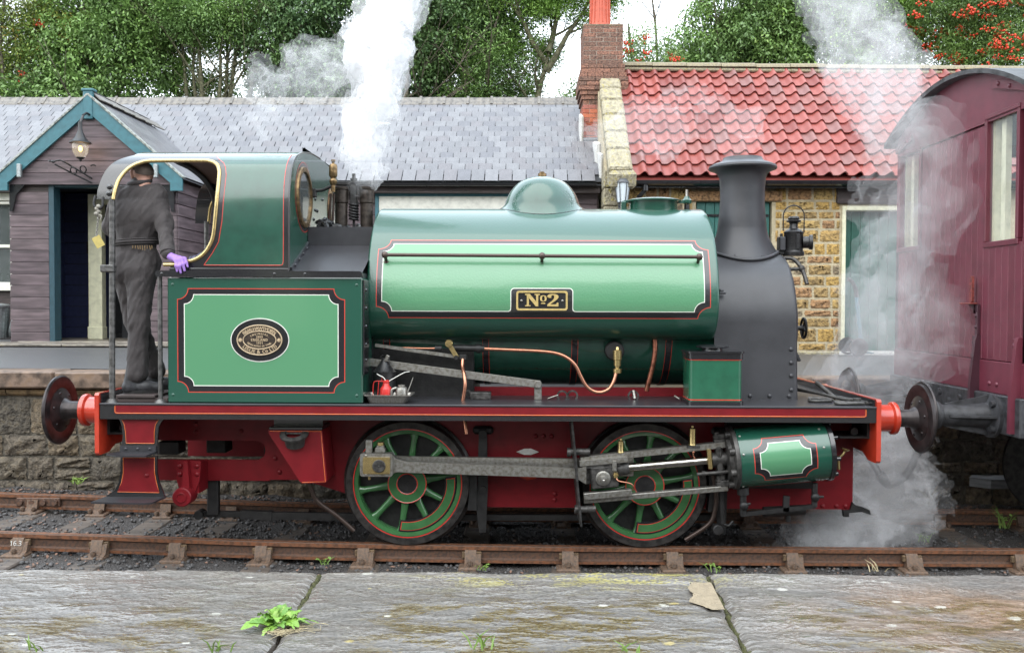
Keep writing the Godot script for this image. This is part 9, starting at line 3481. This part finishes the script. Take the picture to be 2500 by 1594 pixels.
# ---------------------------------------------------------------- the driver
class Field:
	var lo: Vector3
	var cell: float
	var nx: int
	var ny: int
	var nz: int
	var sum := PackedFloat32Array()
	var k: float

	func _init(lo_: Vector3, hi: Vector3, cell_: float, blend: float) -> void:
		lo = lo_
		cell = cell_
		k = blend
		nx = int((hi.x - lo.x) / cell) + 2
		ny = int((hi.y - lo.y) / cell) + 2
		nz = int((hi.z - lo.z) / cell) + 2
		sum.resize(nx * ny * nz)

	# tapered capsule between two joints; squash flattens it along z
	func bone(a: Vector3, b: Vector3, ra: float, rb: float, squash := 1.0, kk := -1.0) -> void:
		var q := k if kk < 0.0 else kk
		var reach := maxf(ra, rb) + q * 5.0
		var mn := (Vector3(minf(a.x, b.x), minf(a.y, b.y), minf(a.z, b.z)) - Vector3.ONE * reach - lo) / cell
		var mx := (Vector3(maxf(a.x, b.x), maxf(a.y, b.y), maxf(a.z, b.z)) + Vector3.ONE * reach - lo) / cell
		var ab := b - a
		var s := Vector3(1, 1, 1.0 / squash)
		ab *= s
		var den := maxf(ab.length_squared(), 1e-9)
		for z in range(maxi(0, int(mn.z)), mini(nz, int(mx.z) + 2)):
			for y in range(maxi(0, int(mn.y)), mini(ny, int(mx.y) + 2)):
				var row := (z * ny + y) * nx
				for x in range(maxi(0, int(mn.x)), mini(nx, int(mx.x) + 2)):
					var p := (lo + Vector3(x, y, z) * cell - a) * s
					var t := clampf(p.dot(ab) / den, 0.0, 1.0)
					var d := (p - ab * t).length() - lerpf(ra, rb, t)
					if d < q * 5.0:
						sum[row + x] += exp(-d / q)

	func value(i: int) -> float:
		return -k * log(maxf(sum[i], 1e-9))

	func mesh(m: MB, wrinkle: FastNoiseLite = null, amount := 0.0, level := 0.0) -> void:
		var val := PackedFloat32Array()
		val.resize(sum.size())
		for z in nz:
			for y in ny:
				for x in nx:
					var i := (z * ny + y) * nx + x
					if sum[i] <= 0.0:
						val[i] = 0.2
						continue
					var d := value(i)
					if wrinkle and level != 0.0:
						d += wrinkle.get_noise_3dv(lo + Vector3(x, y, z) * cell) * amount - level
					elif wrinkle and absf(d) < 0.04:
						var p := lo + Vector3(x, y, z) * cell
						d += wrinkle.get_noise_3d(p.x * 1.1 - p.y * 0.45, p.y * 0.4, p.z) * amount
					val[i] = d
		var vert := {}
		var step := [1, nx, nx * ny]
		var off := [0, 1, nx, nx + 1, nx * ny, nx * ny + 1, nx * ny + nx, nx * ny + nx + 1]
		var edges := [[0, 1], [2, 3], [4, 5], [6, 7], [0, 2], [1, 3], [4, 6], [5, 7], [0, 4], [1, 5], [2, 6], [3, 7]]
		for z in nz - 1:
			for y in ny - 1:
				for x in nx - 1:
					var i := (z * ny + y) * nx + x
					var neg := 0
					for o in off:
						if val[i + o] < 0.0:
							neg += 1
					if neg == 0 or neg == 8:
						continue
					var c := Vector3.ZERO
					var n := 0
					for e in edges:
						var a: float = val[i + off[e[0]]]
						var b: float = val[i + off[e[1]]]
						if (a < 0.0) != (b < 0.0):
							var t := a / (a - b)
							var pa := Vector3(e[0] & 1, (e[0] >> 1) & 1, e[0] >> 2)
							var pb := Vector3(e[1] & 1, (e[1] >> 1) & 1, e[1] >> 2)
							c += pa.lerp(pb, t)
							n += 1
					vert[i] = c / n + Vector3(x, y, z)
		var grad := {}
		for i in vert:
			var g := Vector3.ZERO
			for e in edges:
				var d: float = val[i + off[e[1]]] - val[i + off[e[0]]]
				var ax: int = e[1] ^ e[0]
				if ax == 1:
					g.x += d
				elif ax == 2:
					g.y += d
				else:
					g.z += d
			grad[i] = g.normalized()
		for z in range(1, nz - 1):
			for y in range(1, ny - 1):
				for x in range(1, nx - 1):
					var i := (z * ny + y) * nx + x
					for ax in 3:
						if (val[i] < 0.0) == (val[i + step[ax]] < 0.0):
							continue
						var u: int = step[(ax + 1) % 3]
						var w: int = step[(ax + 2) % 3]
						var q := [i, i - u, i - u - w, i - w]
						if not (vert.has(q[0]) and vert.has(q[1]) and vert.has(q[2]) and vert.has(q[3])):
							continue
						m.quadn(lo + vert[q[0]] * cell, lo + vert[q[1]] * cell, lo + vert[q[2]] * cell, lo + vert[q[3]] * cell, grad[q[0]], grad[q[1]], grad[q[2]], grad[q[3]])


func build_driver() -> void:
	var t := thing("person", "person in dark overalls standing in the cab, back turned, purple-gloved hand on the side", "person", Vector3(-3.25, 1.325, 0.9))
	# overalls: one continuous figure from collar to hems
	var f := Field.new(Vector3(-3.72, 1.4, 0.4), Vector3(-2.84, 3.2, 1.28), 0.0125, 0.018)
	var pel := Vector3(-3.335, 2.42, 0.86)
	var chest := Vector3(-3.3, 2.86, 0.88)
	f.bone(pel + Vector3(-0.075, 0.02, 0), pel + Vector3(0.075, 0.02, 0), 0.135, 0.135, 0.95)
	f.bone(pel + Vector3(-0.07, -0.06, 0.03), pel + Vector3(0.07, -0.06, 0.03), 0.115, 0.115)
	f.bone(pel + Vector3(-0.03, 0.12, 0.0), chest + Vector3(-0.04, -0.06, 0), 0.128, 0.15, 0.85)
	f.bone(pel + Vector3(0.03, 0.12, 0.0), chest + Vector3(0.05, -0.06, 0), 0.122, 0.148, 0.85)
	f.bone(chest + Vector3(-0.085, -0.02, 0), chest + Vector3(0.085, 0.0, 0), 0.145, 0.15, 0.85)
	f.bone(Vector3(-3.45, 3.0, 0.87), Vector3(-3.15, 3.01, 0.88), 0.082, 0.085)
	f.bone(Vector3(-3.3, 3.04, 0.87), Vector3(-3.295, 3.11, 0.86), 0.09, 0.073)
	# right arm, reaching out to the cab side
	f.bone(Vector3(-3.15, 3.0, 0.88), Vector3(-3.055, 2.76, 0.94), 0.082, 0.066)
	f.bone(Vector3(-3.055, 2.76, 0.94), Vector3(-2.968, 2.5, 1.09), 0.066, 0.052)
	# left arm, bent forward into the cab
	f.bone(Vector3(-3.46, 2.99, 0.86), Vector3(-3.575, 2.74, 0.79), 0.08, 0.064)
	f.bone(Vector3(-3.575, 2.74, 0.79), Vector3(-3.52, 2.52, 0.58), 0.064, 0.05)
	# legs
	f.bone(Vector3(-3.27, 2.36, 0.9), Vector3(-3.265, 1.92, 0.97), 0.122, 0.084)
	f.bone(Vector3(-3.265, 1.92, 0.97), Vector3(-3.275, 1.49, 0.99), 0.08, 0.088)
	f.bone(Vector3(-3.42, 2.36, 0.85), Vector3(-3.37, 1.92, 0.78), 0.12, 0.09)
	f.bone(Vector3(-3.37, 1.92, 0.78), Vector3(-3.24, 1.5, 0.72), 0.088, 0.09)
	var wr := FastNoiseLite.new()
	wr.seed = 12
	wr.frequency = 13.0
	wr.fractal_octaves = 3
	var m := MB.new()
	f.mesh(m, wr, 0.013)
	part("overalls", m, K.overalls, t)
	# waist band
	m = MB.new()
	var belt := []
	for k in 33:
		var a := TAU * k / 32.0
		belt.append(Vector3(-3.328 + cos(a) * 0.185, 2.605 + cos(a) * 0.012, 0.865 + sin(a) * 0.128))
	m.tube(belt, 0.013, 6, false)
	for s in [0.02, -0.02]:
		var b2 := []
		for k in 33:
			var a := TAU * k / 32.0
			b2.append(Vector3(-3.328 + cos(a) * 0.187, 2.605 + s + cos(a) * 0.012, 0.865 + sin(a) * 0.13))
		m.tube(b2, 0.006, 5, false)
	part("waist_band", m, K.overalls, t)
	m = MB.new()
	for k in 9:
		var x := -3.3 + 0.02 * k
		m.tube([Vector3(x, 2.57, 0.995), Vector3(x + rng.randf_range(-0.004, 0.01), 2.545 - rng.randf() * 0.02, 0.996)], 0.004, 5)
	part("pale_stain", m, K.stain, t)
	# collar and cuffs
	m = MB.new()
	var col := []
	for k in 25:
		var a := TAU * k / 24.0
		col.append(Vector3(-3.295 + cos(a) * 0.085, 3.115 + 0.012 * cos(a) - 0.015 * sin(a), 0.865 + sin(a) * 0.08))
	m.tube(col, 0.02, 8, false)
	part("collar", m, K.overalls, t)
	m = MB.new()
	m.lathe(Vector3(-2.985, 2.545, 1.063), Vector3(0.29, -0.85, 0.48), [Vector2(0.058, 0), Vector2(0.062, 0.01), Vector2(0.06, 0.05), Vector2(0.05, 0.055), Vector2(0.0, 0.04)], 20)
	part("cuff", m, K.overalls, t)
	# head: skull, jaw, nose, ears and neck in one surface
	var hc := Vector3(-3.285, 3.2, 0.85)
	var fw := Vector3(-0.66, -0.1, -0.74).normalized()
	var rt := fw.cross(Vector3.UP).normalized()
	var up := rt.cross(fw).normalized()
	var h := Field.new(hc - Vector3(0.16, 0.2, 0.16), hc + Vector3(0.16, 0.14, 0.16), 0.006, 0.008)
	h.bone(hc + up * 0.0 - fw * 0.025, hc + up * 0.01 + fw * 0.03, 0.083, 0.078)
	h.bone(hc - up * 0.06 + fw * 0.03, hc - up * 0.075 + fw * 0.055, 0.055, 0.04)
	h.bone(hc + fw * 0.1 + up * 0.0, hc + fw * 0.112 - up * 0.03, 0.008, 0.014, 1.0, 0.006)
	h.bone(hc - up * 0.06 - fw * 0.03, hc - up * 0.19 - fw * 0.03, 0.058, 0.068)
	for s in [-1.0, 1.0]:
		h.bone(hc + rt * 0.082 * s + up * 0.0 - fw * 0.012, hc + rt * 0.08 * s - up * 0.05 - fw * 0.002, 0.02, 0.011, 1.0, 0.004)
		h.bone(hc + fw * 0.088 + rt * 0.03 * s + up * 0.02, hc + fw * 0.09 + rt * 0.045 * s + up * 0.02, 0.012, 0.01, 1.0, 0.006)
	h.bone(hc + fw * 0.083 - up * 0.06 - rt * 0.02, hc + fw * 0.083 - up * 0.06 + rt * 0.02, 0.012, 0.012, 1.0, 0.006)
	m = MB.new()
	h.mesh(m)
	part("body", m, K.skin, t)
	m = MB.new()
	for s in [-1.0, 1.0]:
		m.ball(hc + fw * 0.098 + rt * 0.036 * s + up * 0.008, Vector3.ONE * 0.009, 8)
	part("eyes", m, K.cream_white, t)
	# cropped hair: a thin cap over crown and back
	m = MB.new()
	var rows := []
	for i in 15:
		var a := deg_to_rad(118.0 * i / 14.0)
		var line := PackedVector3Array()
		for j in 40:
			var b := TAU * j / 40.0
			var front := cos(b)
			var lim := deg_to_rad(lerpf(112.0, 62.0, clampf(front * 0.5 + 0.5, 0.0, 1.0)))
			if absf(sin(b)) > 0.8:
				lim = deg_to_rad(84.0)
			var aa := a * lim / deg_to_rad(118.0)
			var d := up * cos(aa) + (fw * cos(b) + rt * sin(b)) * sin(aa)
			var r := 1.0 / sqrt(pow(d.dot(fw) / 0.121, 2) + pow(d.dot(rt) / 0.097, 2) + pow(d.dot(up) / 0.101, 2))
			line.append(hc + fw * 0.001 + d * (r + 0.0015 + 0.0012 * sin(b * 37.0 + i * 5.0)))
		rows.append(line)
	m.sheet(rows, true, true)
	part("hair", m, K.short_hair, t)
	# gloved hand over the cab side
	var g := Field.new(Vector3(-3.0, 2.3, 1.02), Vector3(-2.72, 2.56, 1.27), 0.0042, 0.005)
	var w := Vector3(-2.965, 2.488, 1.095)
	g.bone(w, Vector3(-2.9, 2.455, 1.135), 0.032, 0.032, 0.8)
	var kn := [Vector3(-2.868, 2.432, 1.178), Vector3(-2.842, 2.44, 1.182), Vector3(-2.818, 2.447, 1.176), Vector3(-2.798, 2.45, 1.164)]
	var mid := [Vector3(-2.854, 2.388, 1.206), Vector3(-2.826, 2.388, 1.211), Vector3(-2.798, 2.402, 1.204), Vector3(-2.775, 2.418, 1.188)]
	var tip := [Vector3(-2.846, 2.346, 1.205), Vector3(-2.815, 2.334, 1.209), Vector3(-2.786, 2.352, 1.205), Vector3(-2.765, 2.385, 1.192)]
	for k in 4:
		var rr: float = [0.0105, 0.011, 0.0108, 0.0095][k]
		g.bone(Vector3(-2.925, 2.47, 1.12).lerp(kn[k], 0.1), kn[k], 0.02, 0.0155)
		g.bone(kn[k], mid[k], rr * 1.18, rr * 1.05)
		g.bone(mid[k], tip[k], rr * 1.05, rr * 0.85)
	g.bone(Vector3(-2.925, 2.46, 1.11), Vector3(-2.87, 2.432, 1.09), 0.02, 0.015)
	g.bone(Vector3(-2.87, 2.432, 1.09), Vector3(-2.835, 2.425, 1.085), 0.013, 0.011)
	m = MB.new()
	g.mesh(m, wr, 0.003)
	part("glove", m, K.glove, t)
	m = MB.new()
	m.ball(Vector3(-3.5, 2.47, 0.53), Vector3(0.045, 0.05, 0.05), 12)
	part("glove", m, K.glove, t)
	# boots
	for e in [[Vector3(-3.3, 1.325, 1.0), Vector3(0.94, 0, -0.34)], [Vector3(-3.24, 1.325, 0.72), Vector3(0.85, 0, -0.52)]]:
		var o: Vector3 = e[0]
		var d: Vector3 = e[1].normalized()
		var b := Field.new(o + Vector3(-0.2, -0.01, -0.26), o + Vector3(0.34, 0.24, 0.18), 0.0085, 0.01)
		b.bone(o + Vector3(0, 0.06, 0) - d * 0.03, o + Vector3(0, 0.2, 0), 0.055, 0.06)
		b.bone(o + Vector3(0, 0.05, 0) - d * 0.045, o + Vector3(0, 0.055, 0) + d * 0.1, 0.046, 0.05)
		b.bone(o + Vector3(0, 0.055, 0) + d * 0.08, o + Vector3(0, 0.045, 0) + d * 0.19, 0.052, 0.042)
		m = MB.new()
		b.mesh(m)
		var bt := part("boot", m, K.boot, t)
		m = MB.new()
		var sd := d.cross(Vector3.UP)
		var sole := PackedVector2Array()
		for k in 24:
			var a := TAU * k / 24.0
			sole.append(Vector2(cos(a) * (0.17 if cos(a) > 0 else 0.15) + 0.065, sin(a) * 0.055 * (1.0 + 0.12 * cos(a))))
		m.prism(sole, 0.026, Transform3D(Basis(d, sd, Vector3.UP), o))
		part("sole", m, K.grimy_black, bt)


# ---------------------------------------------------------------- steam
func puff(parent: Node3D, c: Vector3, r: Vector3, density: float) -> void:
	var fog := FogVolume.new()
	fog.name = "puff"
	fog.shape = RenderingServer.FOG_VOLUME_SHAPE_ELLIPSOID
	fog.size = r * 2.0
	var key := "steam_%d" % int(round(density * 100.0))
	if not K.has(key):
		var fm := FogMaterial.new()
		fm.albedo = Color(0.985, 0.985, 0.985)
		fm.density = density
		fm.resource_name = key
		K[key] = fm
	fog.material = K[key]
	parent.add_child(fog, true)
	fog.position = c - parent.position
	fog.rotation = Vector3(rng.randf() * 1.0, rng.randf() * 3.0, rng.randf() * 1.0)


# puffs scattered round a path of [centre, radius]
func cloud(parent: Node3D, path: Array, n: int, rmin: float, rmax: float, density: float, flat := 1.0) -> void:
	for i in n:
		var f := rng.randf() * (path.size() - 1)
		var k := mini(int(f), path.size() - 2)
		var c: Vector3 = path[k][0].lerp(path[k + 1][0], f - k)
		var r: float = lerpf(path[k][1], path[k + 1][1], f - k)
		var d := Vector3(rng.randfn(0, 1), rng.randfn(0, 1), rng.randfn(0, 1)).normalized() * pow(rng.randf(), 0.5)
		var s := rng.randf_range(rmin, rmax)
		puff(parent, c + d * r * Vector3(1, 1, flat), Vector3(s * rng.randf_range(0.8, 1.3), s * rng.randf_range(0.7, 1.1), s * rng.randf_range(0.8, 1.3)) * r, density)


# one billowing skin of steam along a path of [centre, radius], its outline broken by noise
func billow(called: String, parent: Node3D, path: Array, material: Material, level: float, amount: float, freq: float, seed_: int, cell := 0.035) -> void:
	var lo: Vector3 = path[0][0]
	var hi := lo
	for q in path:
		lo = lo.min(q[0] - Vector3.ONE * (q[1] + 0.4))
		hi = hi.max(q[0] + Vector3.ONE * (q[1] + 0.4))
	var f := Field.new(lo, hi, cell, 0.06)
	for i in path.size() - 1:
		f.bone(path[i][0], path[i + 1][0], path[i][1], path[i + 1][1])
	var n := FastNoiseLite.new()
	n.seed = seed_
	n.frequency = freq
	n.fractal_octaves = 4 if cell < 0.05 else 3
	n.fractal_gain = 0.55 if cell < 0.05 else 0.45
	var m := MB.new()
	f.mesh(m, n, amount, level)
	part(called, m, material, parent).set_meta("kind", "stuff")


func build_steam() -> void:
	var t := thing("steam_plume", "thick white steam rising from the safety valves past the slate roof", "steam", Vector3(-1.5, 3.2, 0.1))
	t.set_meta("kind", "stuff")
	var col := [[Vector3(-1.49, 3.2, 0.08), 0.03], [Vector3(-1.51, 3.42, 0.06), 0.06], [Vector3(-1.52, 3.65, 0.0), 0.08], [Vector3(-1.47, 3.9, -0.05), 0.1], [Vector3(-1.4, 4.15, -0.1), 0.11], [Vector3(-1.4, 4.42, -0.15), 0.17], [Vector3(-1.44, 4.6, -0.2), 0.19], [Vector3(-1.32, 4.85, -0.2), 0.13], [Vector3(-1.24, 5.2, -0.25), 0.16], [Vector3(-1.14, 5.9, -0.3), 0.24]]
	billow("steam_core", t, col.slice(3), K.steam_core, -0.035, 0.2, 1.9, 5)
	billow("steam_veil", t, col.slice(2), K.steam_veil, 0.005, 0.22, 2.0, 5)
	billow("steam_veil", t, col.slice(2), K.steam_veil, 0.015, 0.24, 2.4, 6)
	billow("steam_edge", t, col.slice(1), K.steam_edge, 0.03, 0.24, 2.6, 7)
	billow("steam_edge", t, col, K.steam_edge, 0.04, 0.24, 3.2, 8)
	billow("steam_edge", t, col, K.steam_thin, 0.06, 0.26, 3.2, 9)
	var w := thing("steam_wisp", "thin grey veil of steam drifting left of the white plume before the trees", "steam", Vector3(-2.2, 4.2, -0.2))
	w.set_meta("kind", "stuff")
	var wp := [[Vector3(-2.6, 3.95, -0.3), 0.03], [Vector3(-2.45, 4.2, -0.3), 0.08], [Vector3(-2.15, 4.33, -0.3), 0.11], [Vector3(-1.8, 4.3, -0.2), 0.12], [Vector3(-1.6, 4.0, -0.2), 0.06]]
	for k in 4:
		billow("steam_veil", w, wp, K.steam_faint, -0.03 + 0.02 * k, 0.5, 1.7 + 0.3 * k, 20 + k)
	var b := thing("steam_cloud", "billowing white steam between the front of the locomotive and the maroon van", "steam", Vector3(3.3, 0.0, -0.2))
	b.set_meta("kind", "stuff")
	var low := [[Vector3(2.6, -0.06, 0.35), 0.1], [Vector3(3.05, 0.1, 0.3), 0.18], [Vector3(3.3, 0.32, 0.1), 0.24], [Vector3(3.5, 0.28, 0.1), 0.22], [Vector3(3.5, 0.7, -0.1), 0.2]]
	var mid := [[Vector3(3.25, 0.95, -0.7), 0.16], [Vector3(3.5, 1.35, -0.5), 0.26], [Vector3(3.6, 1.9, -0.4), 0.26], [Vector3(3.68, 2.7, -0.4), 0.22], [Vector3(3.74, 3.6, -0.5), 0.2]]
	var wide := [[Vector3(3.66, 1.3, -0.9), 0.22], [Vector3(3.7, 1.8, 0.1), 0.26], [Vector3(3.72, 2.4, -0.5), 0.24], [Vector3(3.76, 3.0, 0.2), 0.16], [Vector3(3.8, 3.7, 0.2), 0.14]]
	var far := [[Vector3(3.3, 1.25, -1.7), 0.14], [Vector3(3.8, 1.7, -1.8), 0.24], [Vector3(3.95, 2.4, -2.2), 0.18]]
	for k in 6:
		billow("steam_veil", b, low, K.steam_thin if k < 5 else K.steam_faint, -0.05 + 0.03 * k, 0.4, 1.4 + 0.3 * k, 30 + k, 0.045)
	for k in 3:
		billow("steam_veil", b, mid, K.steam_faint, -0.05 + 0.07 * k, 0.5, 1.1 + 0.35 * k, 40 + k, 0.06)
		billow("steam_veil", b, wide, K.steam_faint, -0.05 + 0.07 * k, 0.5, 1.0 + 0.35 * k, 80 + k, 0.06)
	for k in 2:
		billow("steam_veil", b, far, K.steam_faint, -0.04 + 0.04 * k, 0.4, 1.2 + 0.3 * k, 50 + k, 0.06)
	cloud(b, low, 5, 0.8, 1.4, 0.5)
	var h := thing("steam_haze", "faint drifting steam above the van roof and the red tiles at the right", "steam", Vector3(3.8, 4.5, -1.0))
	h.set_meta("kind", "stuff")
	var hp := [[Vector3(3.7, 3.9, -0.6), 0.16], [Vector3(3.6, 4.4, -0.8), 0.26], [Vector3(3.5, 4.9, -1.0), 0.2], [Vector3(3.2, 5.5, -1.0), 0.26]]
	for k in 5:
		billow("steam_veil", h, hp, K.steam_faint, -0.05 + 0.04 * k, 0.5, 1.3 + 0.3 * k, 60 + k, 0.06)
	for k in 2:
		billow("steam_veil", h, [[Vector3(0.9, 4.0, -2.0), 0.12], [Vector3(1.6, 4.15, -2.0), 0.22], [Vector3(2.5, 4.2, -2.0), 0.12]], K.steam_faint, -0.02 + 0.04 * k, 0.5, 1.3 + 0.3 * k, 70 + k, 0.06)
